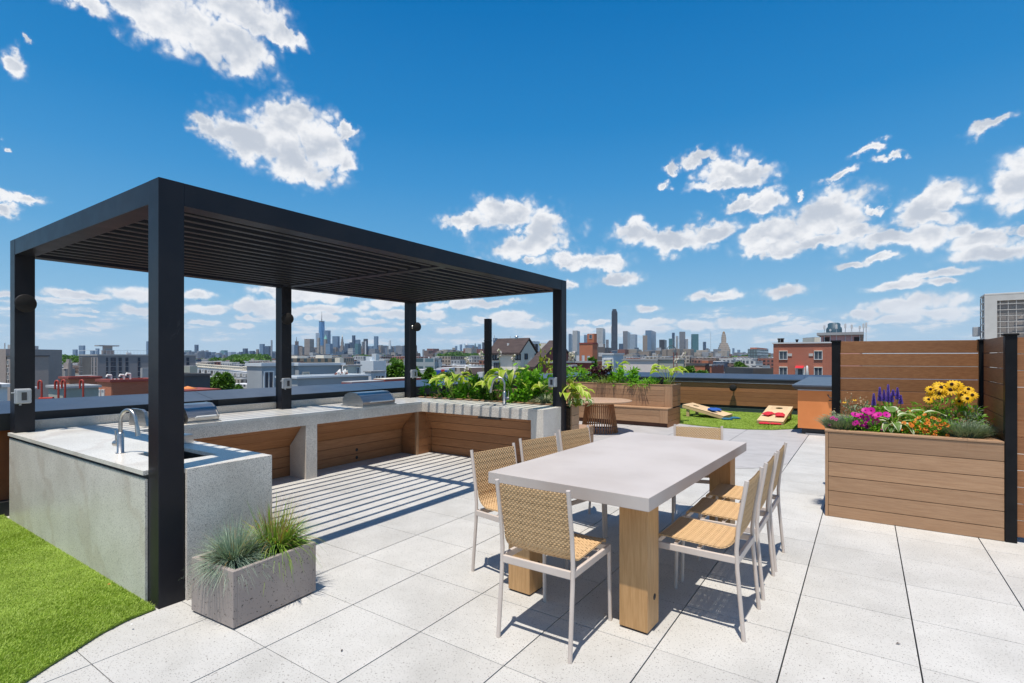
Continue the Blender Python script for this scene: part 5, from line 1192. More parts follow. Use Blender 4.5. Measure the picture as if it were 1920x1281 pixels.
M['glass_win'] = surf('window_glass', (0.045,0.06,0.08), (0.08,0.10,0.13), rough=0.12, scale=2, spec=0.8)
M['frame_white'] = surf('window_frame', (0.72,0.71,0.68), rough=.5)
M['brick_red'] = brick_mat('red_brick', (0.52,0.155,0.085), (0.44,0.125,0.07), (0.48,0.27,0.20))
M['brick_dark'] = brick_mat('dark_brick', (0.36,0.075,0.055), (0.28,0.055,0.045), (0.26,0.10,0.08))
M['brick_orange'] = brick_mat('orange_brick', (0.62,0.20,0.10), (0.54,0.17,0.08), (0.42,0.22,0.14))
M['brick_tan'] = brick_mat('tan_brick', (0.44,0.37,0.33), (0.38,0.32,0.29), (0.40,0.35,0.32))
M['paint_blue'] = surf('blue_grey_render', (0.43,0.455,0.465), (0.35,0.375,0.385), rough=.9, scale=.35, detail=5)
M['paint_pale'] = surf('pale_blue_siding', (0.68,0.72,0.74), (0.61,0.65,0.67), rough=.8, scale=.5)
M['cream'] = surf('cream_render', (0.82,0.75,0.62), (0.74,0.67,0.55), rough=.9, scale=.4)
M['cream_pale'] = surf('pale_wall', (0.80,0.71,0.65), (0.72,0.64,0.59), rough=.9, scale=.4)
M['sage'] = surf('grey_green_render', (0.44,0.45,0.38), (0.38,0.39,0.33), rough=.9, scale=.4)
M['pink'] = surf('pink_render', (0.78,0.42,0.38), (0.70,0.37,0.34), rough=.9, scale=.4)
M['shingle'] = surf('brown_shingle', (0.055,0.038,0.036), (0.08,0.055,0.05), rough=.9, scale=1.2, stretch=(1,1,6))
M['red_rail'] = surf('red_painted_rail', (0.42,0.05,0.03), rough=.5)
M['tank_blue'] = surf('tank_blue', (0.05,0.11,0.15), (0.04,0.08,0.11), rough=.5)

def window(t, x, y, z, w, h, side='S', mull=1, frame=True, depth=0.08, fw=0.07, lab=None, glass='glass_win', fm='frame_white'):
    """window as a part with a pane; side S: on local y=0 plane, E: on local x=0 plane (x is then the run along y)"""
    if side == 'S': T = Matrix.Translation((x, 0, z))
    else: T = Matrix.Translation((0, x, z)) @ Matrix.Rotation(R(90), 4, 'Z')
    mb = MB()
    for q in ((-w/2-fw, -w/2, 0, h), (w/2, w/2+fw, 0, h), (-w/2-fw, w/2+fw, -fw, 0), (-w/2-fw, w/2+fw, h, h+fw)): mb.box(q[0], q[1], -depth, -0.002, q[2], q[3], M=T)
    for k in range(mull): xx = -w/2+w*(k+1)/(mull+1); mb.box(xx-fw/3, xx+fw/3, -depth*.8, -0.002, 0, h, M=T)
    f_ = mb.build('window', M[fm], t)
    MB().box(-w/2, w/2, -0.03, -0.004, 0, h, M=T).build('pane', M[glass], f_); return f_
def wpx(t, px, py, d, L=0): pass
def hit(t, px, py, side='S'):
    Mx = Matrix.Translation(t.location) @ Matrix.Rotation(t.rotation_euler.z, 4, 'Z'); I = Mx.inverted(); o = I @ CAM; v = I.to_3x3() @ ray(px, py)
    s = -o.y/v.y if side == 'S' else -o.x/v.x
    p = o+v*s; return p
def wins(t, rects, side='S', **k):
    for (x0, x1, y0, y1) in rects:
        a, b = hit(t, x0, y1, side), hit(t, x1, y0, side)
        u0, u1 = (a.x, b.x) if side == 'S' else (a.y, b.y); m = hit(t, (x0+x1)/2, (y0+y1)/2, side); zc0 = hit(t, (x0+x1)/2, y1, side).z; zc1 = hit(t, (x0+x1)/2, y0, side).z
        window(t, (u0+u1)/2, 0, zc0, abs(u1-u0), zc1-zc0, side, **k)
def pxbox(name, px0, px1, py0, py1, d, dep, mat, label, cat, group=None):
    a, b = at(px0, py1, d), at(px1, py0, d); w = (b-a).to_2d().length; t = empty(name, (b.x, b.y, a.z), YAW, label, cat, group)
    MB().box(-w, 0, 0, dep, 0, b.z-a.z).build('wall', mat, t); return t

# --- near roofs, left to right
t, *_ = bld('brick_building', -130, 30, 91, 668.5, 62, M['brick_tan'], 'tan brick building at the far left, partly behind the pergola post', parapet=.15, roofm='roof_dark')
wins(t, [(14.5,17,676,684),(14.5,17,690,699),(14.5,17,704,712)], 'S', mull=0, fw=.05)
t, *_ = bld('penthouse', -60, None, 11, 655, 64, M['brick_tan'], 'dark stepped roof structure at the left edge'); 
t, *_ = bld('stone_building', 98, 122, 141, 692, 150, facade((0.33,0.31,0.30),(0.05,0.05,0.06),4.2,3.6,.35,.45), 'grey stone building with a stepped tower, right of the tan brick one')
for (a, b, c, y, s) in ((119,128,136,681,'square grey stone tower on the stepped stone building at the left'),(124,129,133,674,'small upper tower of the stepped stone building at the left'),(104,108,112,683,'small left turret of the stepped stone building at the left')):
    bld('stone_tower', a, b, c, y, 150.5, M['brick_tan'], s)
bld('stone_building', 86, 100, 112, 700, 120, facade((0.42,0.38,0.33),(0.05,0.05,0.06),4,3.4,.3,.45), 'low cream and grey building below the stone tower', th=R(34))
# long apartment block
t, L_, W_, h_ = bld('apartment_block', 148, 183, 367, 667, 112, M['brick_tan'].copy(), 'long grey brick apartment block with columns of dark windows, at the left', parapet=.3)
KIDS[t.name][0].data.materials[0] = brick_mat('grey_brick', (0.36,0.33,0.33), (0.31,0.29,0.29), (0.34,0.31,0.31), scale=.5)
rows = [(671,677.5),(679.5,686),(688.5,695.5),(698,705),(707.5,714)]
for (x0, x1, mm) in ((199.5,202,0),(208,216.5,0),(223,227.5,0),(235.8,240,0),(258.8,262.5,0),(350,354,0)):
    wins(t, [(x0, x1, a, b) for a, b in rows], 'E', mull=mm, frame=True, fw=.04, depth=.05, fm='black_metal')
wins(t, [(x, x+1.6, a, b) for x in (149.5,152.5,173,179) for a, b in rows[:4]], 'S', mull=0, fw=.04, depth=.05, fm='black_metal')
a_, b_ = hit(t, 155, 700), hit(t, 170.5, 700); MB().box(a_.x, b_.x, -0.05, -0.002, 2, h_-.3).build('dark_panel', M['roof_dark'], t)
mb = MB(); 
for k in range(30): mb.box(.05, .08, .3+k*(W_-.6)/30, .33+k*(W_-.6)/30, h_+.3, h_+1.2)
mb.box(.05, .07, .3, W_-.3, h_+1.15, h_+1.2).box(-L_, 0, -.05, -.02, h_+1.1, h_+1.2); mb.build('roof_rail', M['paint_pale'], t)
q = bld('penthouse', 190, 200, 214.5, 657, 117, M['brick_tan'], 'brick stair house with a flat cap on the long apartment block', 'penthouse')[0]
q2 = hit(q, 207, 655, 'E'); MB().box(-2.4, .3, q2.y-2.2, q2.y+1.6, q['_h']+.9, q['_h']+1.15).box(-1.2, -.3, q2.y-1, q2.y+.5, q['_h'], q['_h']+.9).build('cap', M['roof_grey'], q)
bld('low_building', 263, 267, 300, 691, 70, M['roof_grey'], 'small light grey building before the long apartment block, left of the near post')
bld('white_row', 141, 152, 182, 705, 95, facade((0.62,0.60,0.56),(0.05,0.05,0.05),3,3,.4,.5), 'white low row building below the apartment block')
# orange brick roofs
t, *_ = bld('brick_roof_block', 112, 130, 189, 711, 46, M['brick_orange'], 'low orange-red brick roof block, the farther of the two', parapet=.18, roofm=M['brick_dark'])
wins(t, [(135,142,721,726)], 'E', mull=0, fw=.04, fm='black_metal')
t, L_, W_, h_ = bld('brick_roof_block', 182, 208.5, 300, 717, 38, M['brick_orange'], 'orange-red brick roof block with white vents, the nearer of the two', parapet=.18, roofm=M['brick_dark'])
wins(t, [(185,189,732,744),(192.5,196.5,732,744)], 'S', mull=0, glass='frame_white')
for px, hh in ((221,.6),(245,.6),(257,.7),(235,.3),(228,.3)):
    p = hit(t, px, 715, 'E'); m = MB().tube([(-1.2, p.y, h_), (-1.2, p.y, h_+hh*.8)], .07, 8)
    if hh > .55: m.tube([(-1.2, p.y, h_+hh*.78), (-1.2, p.y-.25, h_+hh*.85), (-1.2, p.y-.3, h_+hh*.6)], .07, 8)
    m.build('vent_pipe', M['frame_white'], t)
bld('rooftop', 91, 118, 185, 729, 26, M['sage'], 'weathered flat roof with a pale concrete edge behind the red ladder rails', roofm='roof_grey', parapet=.12)
t, *_ = bld('rooftop', 20, 58, 75, 729, 19, M['brick_tan'], 'pale roof edge with a grey block wall behind the left post', roofm='roof_white')
bld('rooftop', -160, -20, 14, 727, 16, M['paint_pale'], 'pale neighbouring roof at the left edge of the photo', roofm='roof_white', parapet=.1)
# red ladder rails
d = 17.5
t = empty('ladder_rails', tuple(at(100, 752, d)), YAW, 'red painted hooped ladder rails on the neighbouring roof', 'railing'); o_ = at(100, 752, d)
def lp(px, py, dd=0): return ((px-100)/F*d, dd, (752-py)/F*d)
for (x, dd) in ((75,0),(95,.5),(106.5,0),(130,.5)):
    r_ = 3.2; pts = [lp(x+r_*1, 757, dd)]+[lp(x+r_*math.cos(w), 719-5*math.sin(w), dd) for w in np.linspace(0, math.pi, 9)]+[lp(x-r_, 730, dd)]
    MB().tube(pts, .030, 8).build('hoop_rail', M['red_rail'], t)
MB().tube([lp(74,748), lp(100,747)], .05, 8).tube([lp(74,757), lp(134,755)], .03, 8).build('base_rail', M['red_rail'], t)
# dark house with orange parasol, tree, blue-grey building
t, L_, W_, h_ = bld('dark_house', 300, 345, 394, 706, 55, M['roof_dark'], 'dark flat-roofed house right of the near pergola post', parapet=.25, roofm='roof_dark')
pz = at(352, 729, 40); t = empty('patio_umbrella', (pz.x, pz.y, pz.z-2.0), 0, 'flat orange patio umbrella on the dark roof terrace', 'umbrella')
MB().lathe([(0,2.2),(.62,2.02),(.62,1.98),(0,2.1)], 16).build('canopy', M['stucco'], t); MB().tube([(0,0,0),(0,0,2.2)], .03).build('pole', M['frame_white'], t)
bld('rooftop', 300, 340, 415, 734, 38, M['brick_dark'], 'dark red low roof under the orange umbrella', roofm=M['brick_dark'])
bld('grey_shed', 340, 356, 370, 687, 75, M['sage'], 'small grey roof hut beside the near pergola post')
t, L_, W_, h_ = bld('rendered_building', 463, 491, 560, 687, 40, M['paint_blue'], 'blue-grey rendered building with a glass door, left of the middle back post', parapet=.25, roofm='paint_pale')
wins(t, [(496,511,698,728)], 'E', mull=1, fw=.1, fm='paint_pale')
t, L_, W_, h_ = bld('rendered_building', 540, 560, 645, 686, 42, M['paint_blue'], 'blue-grey rendered roof block with a small door, behind the outlet box', parapet=.2, roofm='paint_pale')
wins(t, [(568,578,699,713)], 'E', mull=0, fw=.08, glass='cream', fm='cream')
MB().box(.01, .1, hit(t,589,700,'E').y, hit(t,591,700,'E').y, h_-4.2, h_-2.6).build('pipe', M['brick_dark'], t)
bld('rendered_building', 520, 558, 691, 710, 30, M['paint_blue'], 'long low blue-grey roof wall with a pale coping before the grill', parapet=.12, roofm='paint_pale', dep=12)
t = empty('roof_pipes', tuple(at(636, 712, 33)), YAW, 'cluster of pale twisted roof pipes and vents on the blue-grey roof', 'pipes')
for k in range(7):
    x = -.25+k*.08; MB().tube([(x,.1*k,0),(x,.1*k,.35+.12*(k%3)),(x+.06,.1*k,.42+.12*(k%3)),(x+.12,.1*k,.35+.1*(k%2))], .045, 7).build('pipe', M['roof_white'] if k % 3 else M['brick_dark'], t)
MB().tube([(.2,0,.5),(.22,0,.85),(.30,0,.88)], .03, 6).build('pipe', M['roof_white'], t)
t = empty('roof_skylight', tuple(at(564, 686, 60)), YAW, 'brown pyramid skylight on the blue-grey roof', 'skylight')
MB().lathe([(1.35,0),(0.3,.42),(.3,.5),(0,.55)], 8, smooth=False).build('cone', M['shingle'], t)
t, L_, W_, h_ = bld('flat_building', 540, None, 628, 672, 165, facade((0.20,0.165,0.13),(0.04,0.06,0.07),2.2,3.3,.45,.42), 'wide brown flat-roofed building with a row of windows below the skyline', dep=20)
bld('stair_tower', 628, 637, 644.5, 671, 150, M['cream'], 'cream stair block at the right end of the wide brown building')
for (a, b, y, lab) in ((546,557,667.5,'left'),(592,607,666,'right')): bld('roof_hut', a, None, b, y, 168, M['cream'], 'tan plant room on the %s of the wide brown building' % lab, dep=8)
t, *_ = bld('shed_building', 643, 652, 676, 686.5, 45, M['cream'], 'cream roof building with a narrow dark window', parapet=.1)
wins(t, [(668,672,690,705)], 'E', mull=1, fw=.05)
t, *_ = bld('blue_block', 675.5, 700, 724, 677.5, 52, M['paint_pale'], 'pale blue sided block with a stepped top, left of the big tree', roofm='paint_pale')
bld('blue_block', 686, 697, 702, 670, 54, M['paint_pale'], 'upper step of the pale blue sided block', roofm='paint_pale'); bld('blue_block', 697, 705, 710.5, 664.5, 57, M['paint_pale'], 'topmost narrow step of the pale blue sided block', roofm='paint_pale')
t, *_ = bld('grey_house', 684, 696, 722, 698, 44, M['roof_white'], 'small white-grey house with dark windows below the pale blue block', parapet=.1)
wins(t, [(704,707,705,714),(708.5,712,705,714),(714,719,705,714)], 'E', mull=0, fw=.05)
bld('rooftop', 700, 722, 790, 712, 33, M['brick_dark'], 'low dark red and tan roof edge under the big tree', roofm='cream')
bld('rooftop', 640, 660, 720, 718, 26, M['brick_dark'], 'dark brick roof edge right of the blue-grey wall', roofm='roof_grey')
t, *_ = bld('office_block', 757, None, 815, 672, 230, facade((0.40,0.44,0.44),(0.07,0.12,0.14),4.5,4.2,.82,.55), 'wide grey-green office block with ribbon windows behind the back corner post', dep=25)
bld('white_block', 815, 822, 829, 674.5, 240, facade((0.66,0.65,0.62),(0.08,0.08,0.09),3.2,3.1,.4,.4), 'white apartment block right of the ribbon-window office')
t, L_, W_, h_ = bld('store', 818, None, 842, 691, 150, M['roof_white'], 'low store with blue and red wall panels above the plants', dep=15)
MB().box(-L_, -L_*.62, -.1, -.01, h_-2.8, h_-.5).box(-L_*.35, 0, -.1, -.01, h_-2.8, h_-.5).build('blue_panel', surf('blue_sign', (0.03,0.08,0.40)), t); MB().box(-L_*.61, -L_*.36, -.1, -.01, h_-3.1, h_-.3).build('red_panel', M['red_cloth'], t)

def gable(name, px0, pxm, px1, yeave, yridge, d, wall, roofm, label, over=.5, axis='x', base=GZ, th=R(34)):
    """house: ridge parallel to local x (left face is the eave side) or to local y (left face is the gable)"""
    t, L, Wd, h = bld(name, px0, pxm, px1, yeave, d, wall, label, base=base, th=th, cat='house')
    for ch in list(KIDS[t.name])[1:]: bpy.data.objects.remove(ch); KIDS[t.name].remove(ch)
    rh = (yeave-yridge)/F*d*1.0
    if axis == 'x':
        a = [(-L-over,-over,h-.1),(over*.3,-over,h-.1),(over*.3,Wd/2,h+rh),(-L-over,Wd/2,h+rh),(over*.3,Wd+over,h-.1),(-L-over,Wd+over,h-.1)]
        g = [(0,0,h),(0,Wd,h),(0,Wd/2,h+rh-.08)]; g2 = [(-L,0,h),(-L,Wd,h),(-L,Wd/2,h+rh-.08)]
        ff = [(0,1,2,3),(3,2,4,5)]
    else:
        a = [(over,-over*.3,h-.1),(over,Wd+over,h-.1),(-L/2,Wd+over,h+rh),(-L/2,-over*.3,h+rh),(-L-over,Wd+over,h-.1),(-L-over,-over*.3,h-.1)]
        g = [(0,0,h),(-L,0,h),(-L/2,0,h+rh-.08)]; g2 = [(0,Wd,h),(-L,Wd,h),(-L/2,Wd,h+rh-.08)]
        ff = [(0,1,2,3),(3,2,4,5)]
    v = a+[(x, y, z+.18) for x, y, z in a]; n = 6
    MB().add(v, [f[::-1] for f in ff]+[tuple(i+n for i in f) for f in ff]+[(0,1,1+n,n),(5,4,4+n,5+n),(1,2,2+n,1+n),(2,4,4+n,2+n),(0,3,3+n,n),(3,5,5+n,3+n)]).build('roof', roofm, t)
    MB().add(g, [(0,1,2)]).add(g2, [(0,2,1)]).build('gable_wall', wall, t); return t, L, Wd, h, rh
t, L_, W_, h_, rh = gable('gabled_house', 922, 976, 1006, 663, 636, 52, M['cream'], M['shingle'], 'cream gabled house with a brown roof and terrace, under the right end of the pergola', over=.35)
wins(t, [(925,934,665,674),(966,975.5,665,674)], 'S', mull=1, fw=.08, fm='black_metal'); wins(t, [(927,937,681,693)], 'S', mull=1, fw=.05, fm='black_metal'); wins(t, [(984,988,664,673),(1003,1005,664,672)], 'E', mull=0, fw=.05, fm='black_metal')
MB().box(-L_, 0, -2.2, 0, h_-4.6, h_-3.9).build('terrace', M['roof_white'], t)
mb = MB()
for k in range(16): mb.box(-L_+.2+k*L_/16, -L_+.23+k*L_/16, -2.2, -2.17, h_-3.9, h_-3.1)
mb.box(-L_, 0, -2.2, -2.17, h_-3.12, h_-3.08).build('terrace_rail', M['black_metal'], t)
for x in (-1.7, -2.6, -3.6): MB().bbox(x, x+.45, -1.5, -1.0, h_-3.9, h_-3.45, .03).build('terrace_chair', M['stucco'], t)
MB().tube([(-1.5, W_/2, h_+rh), (-1.5, W_/2, h_+rh+.3)], .12, 10).lathe([(.2,0),(.2,.12),(0,.2)], 10, c=(-1.5, W_/2, h_+rh+.25)).build('chimney_cap', M['steel'], t)
MB().tube([(-L_*.55, W_*.22, h_+rh*.4), (-L_*.55, W_*.22, h_+rh*.4+.5)], .12, 8).build('roof_vent', M['frame_white'], t)
t, *_ = bld('rendered_house', 975, 984, 1012, 640, 58, M['paint_pale'], 'pale grey-white side wing right of the cream gabled house', roofm='roof_grey')
wins(t, [(998,1001,646,656),(1004,1007,646,656)], 'E', mull=0, fw=.05, fm='black_metal')
bld('cream_block', 1008, None, 1024, 644, 66, M['cream'], 'cream block between the gabled houses', dep=5)
t, L_, W_, h_, rh = gable('gabled_house', 990, 1004, 1085, 690, 640, 40, M['brick_dark'], M['shingle'], 'dark red brick house with a steep brown roof, beside the right pergola post', over=.2)
bld('brick_roof', 1028, 1036, 1075, 681, 36, M['brick_dark'], 'dark red brick parapet left of the right pergola post', parapet=.12, roofm='roof_grey')
t, *_ = bld('brick_roof', 1060, 1072, 1093, 688, 36, M['brick_dark'], 'dark red brick roof wall just right of the pergola', parapet=.12, roofm='roof_grey')
bld('brick_roof', 1082, 1107, 1111, 680.5, 35, M['brick_dark'], 'dark red brick roof wall with a pale coping below the stepped brick block', parapet=.12, roofm='roof_grey')
bld('white_low_house', 895, 905, 975, 699, 48, M['roof_white'], 'white low house below the cream gabled house', roofm='roof_white')
t, *_ = gable('brick_church_house', 874, 884, 908, 703, 692, 75, M['brick_orange'], M['shingle'], 'small red brick gabled house behind the tall hosta stalks', axis='y')
# stepped brick block and neighbours
t, *_ = bld('brick_block', 1086.5, 1111, 1120, 645, 150, M['brick_orange'], 'stepped orange brick block with a tower, right of the pergola', parapet=.4, roofm=M['brick_dark'])
t, *_ = bld('brick_tower', 1101, 1114, 1119, 626, 156, M['brick_orange'], 'orange brick tower with a dark panel rising from the stepped brick block', roofm=M['brick_dark'])
wins(t, [(1105,1110,628,635)], 'S', mull=0, glass='glass_win'); 
bld('fire_escape_block', 1119, None, 1134, 645, 165, facade((0.16,0.15,0.15),(0.35,0.35,0.35),2.6,3,.6,.4), 'dark block with balconies right of the orange brick tower', dep=12)
for k, (a, b, y) in enumerate(((1081,1086,667),(1092,1096,667),(1102,1106,668))):
    bld('roof_duct', a, None, b, y, 60, M['roof_white'], ('leftmost','middle','rightmost')[k]+' of three white roof ducts above the dark red brick wall', 'duct', base=ztop(680, 60), dep=.6)
bld('brick_house', 1076, 1090, 1140, 678, 70, M['brick_orange'], 'orange brick low building behind the white roof ducts')
bld('dark_wall_house', 1064, 1078, 1082, 660, 90, M['sage'], 'grey and dark house right of the pergola post')
t, L_, W_, h_ = bld('louvred_building', 1129, 1150, 1169, 665, 55, M['paint_pale'], 'white building with horizontal louvres left of the long cream wall', parapet=.15, roofm='roof_white')
mb = MB()
for k in range(7): mb.box(-L_+.2, -.1, -.12, -.005, h_-.6-k*.33, h_-.42-k*.33)
mb.build('louvres', M['frame_white'], t)
t, *_ = bld('rendered_wall_building', 1168, 1232, 1234, 676, 46, M['cream_pale'], 'long pale cream roof wall behind the bench planter', parapet=.12, roofm='roof_grey', dep=8)
t, *_ = bld('rendered_wall_building', 1231, 1281.5, 1283, 674.5, 45, M['sage'], 'grey-green rendered wall with a rusty ladder, right of the cream wall', parapet=.12, roofm='roof_grey', dep=8)
ld_ = empty('roof_ladder', tuple(at(1266, 700, 40)), YAW, 'rusty iron ladder against the grey-green wall', 'ladder')
for x in (-.13, .13): MB().tube([(x,0,-2),(x,0,1.6)], .03, 6).build('rail', M['brick_dark'], ld_)
for k in range(9): MB().tube([(-.13,0,-1.6+k*.35),(.13,0,-1.6+k*.35)], .02, 6).build('rung', M['brick_dark'], ld_)
bld('brick_house', 1287, 1322, 1331, 686, 110, M['brick_orange'], 'low orange brick building with a dark roof line, right of the grey-green wall', parapet=.5, roofm='roof_dark')
bld('brick_house', 1316, 1328, 1337, 676, 125, M['brick_orange'], 'small orange brick tower behind the low brick building')
t, *_ = bld('brick_house', 1331, 1334, 1357, 686, 105, facade((0.46,0.17,0.09),(0.05,0.06,0.07),3.4,3.2,.5,.5), 'orange brick building with square windows before the stepped cream tower', parapet=.3, roofm='roof_grey')
bld('black_shed', 1412, None, 1452, 691.5, 60, M['roof_dark'], 'long black low roof left of the red brick building', roofm='roof_dark')
# red brick building with windows
t, L_, W_, h_ = bld('brick_house', 1450, 1560, 1575, 643.5, 46, M['brick_red'], 'red brick building with white windows and a red awning, left of the fence', parapet=.12, roofm='roof_white', th=R(34))
wins(t, [(1462,1475.5,659,673.5),(1527.5,1541,659,673.5),(1462,1475.5,689.5,705),(1527.5,1541,689.5,705)], 'S', mull=1, fw=.055)
for (a, b, y0, y1) in ((1477,1485,663,668),(1516.5,1524.5,663,668)):
    A_, B_ = hit(t, a, y1), hit(t, b, y0); MB().box(A_.x, B_.x, -.05, -.01, A_.z, B_.z).build('wall_unit', M['unit_case'], t)
for (a, b, y) in ((1461,1476.5,657.5),(1526.5,1542,657.3),(1461,1476.5,687.5),(1526.5,1542,688)):
    A_, B_ = hit(t, a, y+1.5), hit(t, b, y); MB().box(A_.x, B_.x, -.12, -.002, A_.z, B_.z).build('lintel', M['cream'], t)
A_, B_ = hit(t, 1492, 690), hit(t, 1507.5, 686); mb = MB(); mb.add([(A_.x,0,B_.z),(B_.x,0,B_.z),(B_.x,-.8,A_.z),(A_.x,-.8,A_.z),(B_.x,0,A_.z),(A_.x,0,A_.z)], [(3,2,1,0),(1,2,4),(0,5,3)]); mb.build('awning', M['red_cloth'], t)
wins(t, [(1496,1505,692,708)], 'S', mull=0, fw=.2, lab='door')
A_ = hit(t, 1515.5, 706); um = empty('folded_umbrella', tuple((Matrix.Translation(t.location) @ Matrix.Rotation(t.rotation_euler.z, 4, 'Z')) @ Vector((A_.x, -1.2, A_.z))), 0, 'folded white patio umbrella in front of the red brick building', 'umbrella')
MB().lathe([(0,1.0),(.08,.95),(.10,.6),(.16,.1),(.13,.05),(0,.0)], 10, smooth=True).build('canopy', M['frame_white'], um); MB().tube([(0,0,-1.2),(0,0,.1)], .04).build('pole', M['frame_white'], um)
for px, k in ((1459,0),(1463.5,1),(1466,2),(1493,3)):
    q = hit(t, px, 643); MB().tube([(q.x, .6, h_), (q.x, .6, h_+.45-.12*(k > 2))], .09, 8).lathe([(.15,0),(.15,.08),(0,.12)], 8, c=(q.x, .6, h_+.42-.12*(k > 2))).build('flue', M['lamp_dark'], t)
# pink penthouse with antennas and a blue tank
t, L_, W_, h_ = bld('pink_penthouse', 1539, 1612, 1617, 628.5, 75, M['pink'], 'pink rooftop building with antennas and a dark blue tank', parapet=0, roofm='roof_white', th=R(34), dep=8)
MB().box(-L_-.5, .5, -.5, W_+.2, h_+.06, h_+.45).build('cornice', M['roof_grey'], t)
wins(t, [(1545,1554.5,633,641),(1602,1612,632.5,641)], 'S', mull=0, fw=.04, glass='shingle', fm='shingle')
q = hit(t, 1563, 628); MB().lathe([(1.0,0),(1.0,.75),(.82,.9),(.82,1.35),(.6,1.5),(0,1.55)], 20, c=(q.x, 1.5, h_+.45)).lathe([(.45,0),(.45,.8),(0,.8)], 12, c=(q.x-.0, 1.2, h_+.9)).box(q.x-1.0, q.x+1.0, .8, 2.2, h_+.45, h_+1.0).build('water_tank', M['tank_blue'], t)
for px, hh in ((1546,1.1),(1557,.5),(1568.5,1.2),(1585,1.25),(1597,1.1),(1612,.9),(1619,1.2),(1624,1.35)):
    q = hit(t, px, 628); m = MB().tube([(q.x, -.2, h_-1.0), (q.x, -.2, h_+.5+hh)], .045, 6)
    m.box(q.x-.13, q.x+.13, -.4, -.2, h_+.45+hh*.45, h_+.45+hh*.95); m.build('antenna', M['roof_white'], t)
bld('roof_hut', 1527, None, 1538, 633, 74, M['cream'], 'cream plant box left of the pink rooftop building', 'hut', dep=3)
# elevated railway
t = empty('viaduct', tuple(at(430, 690, 420)), YAW, 'elevated railway viaduct with tan truss and white girders', 'bridge')
dd_ = 420
def vp(px, py, y=0): return Vector(((px-430)/F*dd_, y, (690-py)/F*dd_))
mb = MB(); n = 34
for k in range(n):
    x = 366+k*(490-366)/n; x2 = x+(490-366)/n; yb = 687+(x-366)*.08; h_ = 5+2.2*(x > 455)
    mb.tube([vp(x, yb), vp((x+x2)/2, yb-h_)], .32, 4).tube([vp((x+x2)/2, yb-h_), vp(x2, yb+.2)], .32, 4)
mb.tube([vp(366,682.5), vp(455,689)], .4, 4).tube([vp(455,688), vp(490,690)], .4, 4).tube([vp(366,687.5), vp(490,697)], .5, 4)
mb.build('truss', M['cream'], t)
v = [vp(366,687),vp(490,701),vp(490,704),vp(366,692)]; v = v+[p_+Vector((0,9,0)) for p_ in v]; MB().add(v, [(3,2,1,0),(4,5,6,7),(0,1,5,4),(1,2,6,5),(2,3,7,6),(3,0,4,7)]).build('deck', M['roof_white'], t)
for k in range(9):
    x = 368+k*11; y = 692+(x-366)*.1; MB().tube([vp(x, y), vp(x, y+14)], .7, 5).tube([vp(x+4, y+.5), vp(x+4, y+14)], .7, 5).tube([vp(x, y+2), vp(x+4, y+12)], .4, 4).tube([vp(x+4, y+2), vp(x, y+12)], .4, 4).build('trestle', M['roof_white'], t)
# ---------------------------------------------------------------- skyline
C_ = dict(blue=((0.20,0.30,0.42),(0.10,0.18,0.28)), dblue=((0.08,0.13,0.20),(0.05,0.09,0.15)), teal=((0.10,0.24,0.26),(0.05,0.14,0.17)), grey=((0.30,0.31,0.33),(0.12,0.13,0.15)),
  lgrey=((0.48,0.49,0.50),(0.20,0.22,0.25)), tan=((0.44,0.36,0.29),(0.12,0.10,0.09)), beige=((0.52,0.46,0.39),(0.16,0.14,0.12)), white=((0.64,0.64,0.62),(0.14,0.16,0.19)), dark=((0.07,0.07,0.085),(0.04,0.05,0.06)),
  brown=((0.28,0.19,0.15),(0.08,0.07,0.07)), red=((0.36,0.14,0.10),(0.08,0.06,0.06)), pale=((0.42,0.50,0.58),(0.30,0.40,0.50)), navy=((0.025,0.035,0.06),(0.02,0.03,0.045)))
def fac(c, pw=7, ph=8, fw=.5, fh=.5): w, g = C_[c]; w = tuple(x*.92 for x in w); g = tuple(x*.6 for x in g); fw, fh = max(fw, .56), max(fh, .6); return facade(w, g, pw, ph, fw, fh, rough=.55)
def tower(px0, px1, y, d, c, label, th=18, split=.62, pw=7, ph=8, fw=.5, fh=.5, steps=(), name='skyscraper'):
    xm = px0+(px1-px0)*split
    L0 = bld(name, px0, xm, px1, y, d, fac(c, pw, ph, fw, fh), label, cat='tower', th=R(th), roofm='roof_grey')
    t, L, Wd, h = L0
    for (fx0, fx1, y2) in steps:       # upper set-backs in fractions of the width
        hh = ztop(y2, d)-GZ; MB().box(-L*(1-fx0), -L*(1-fx1), Wd*.15, Wd*.85, h+.06, hh).build('upper_tier', fac(c, pw, ph, fw, fh), t)
    return t, L, Wd, h
DT = 6000
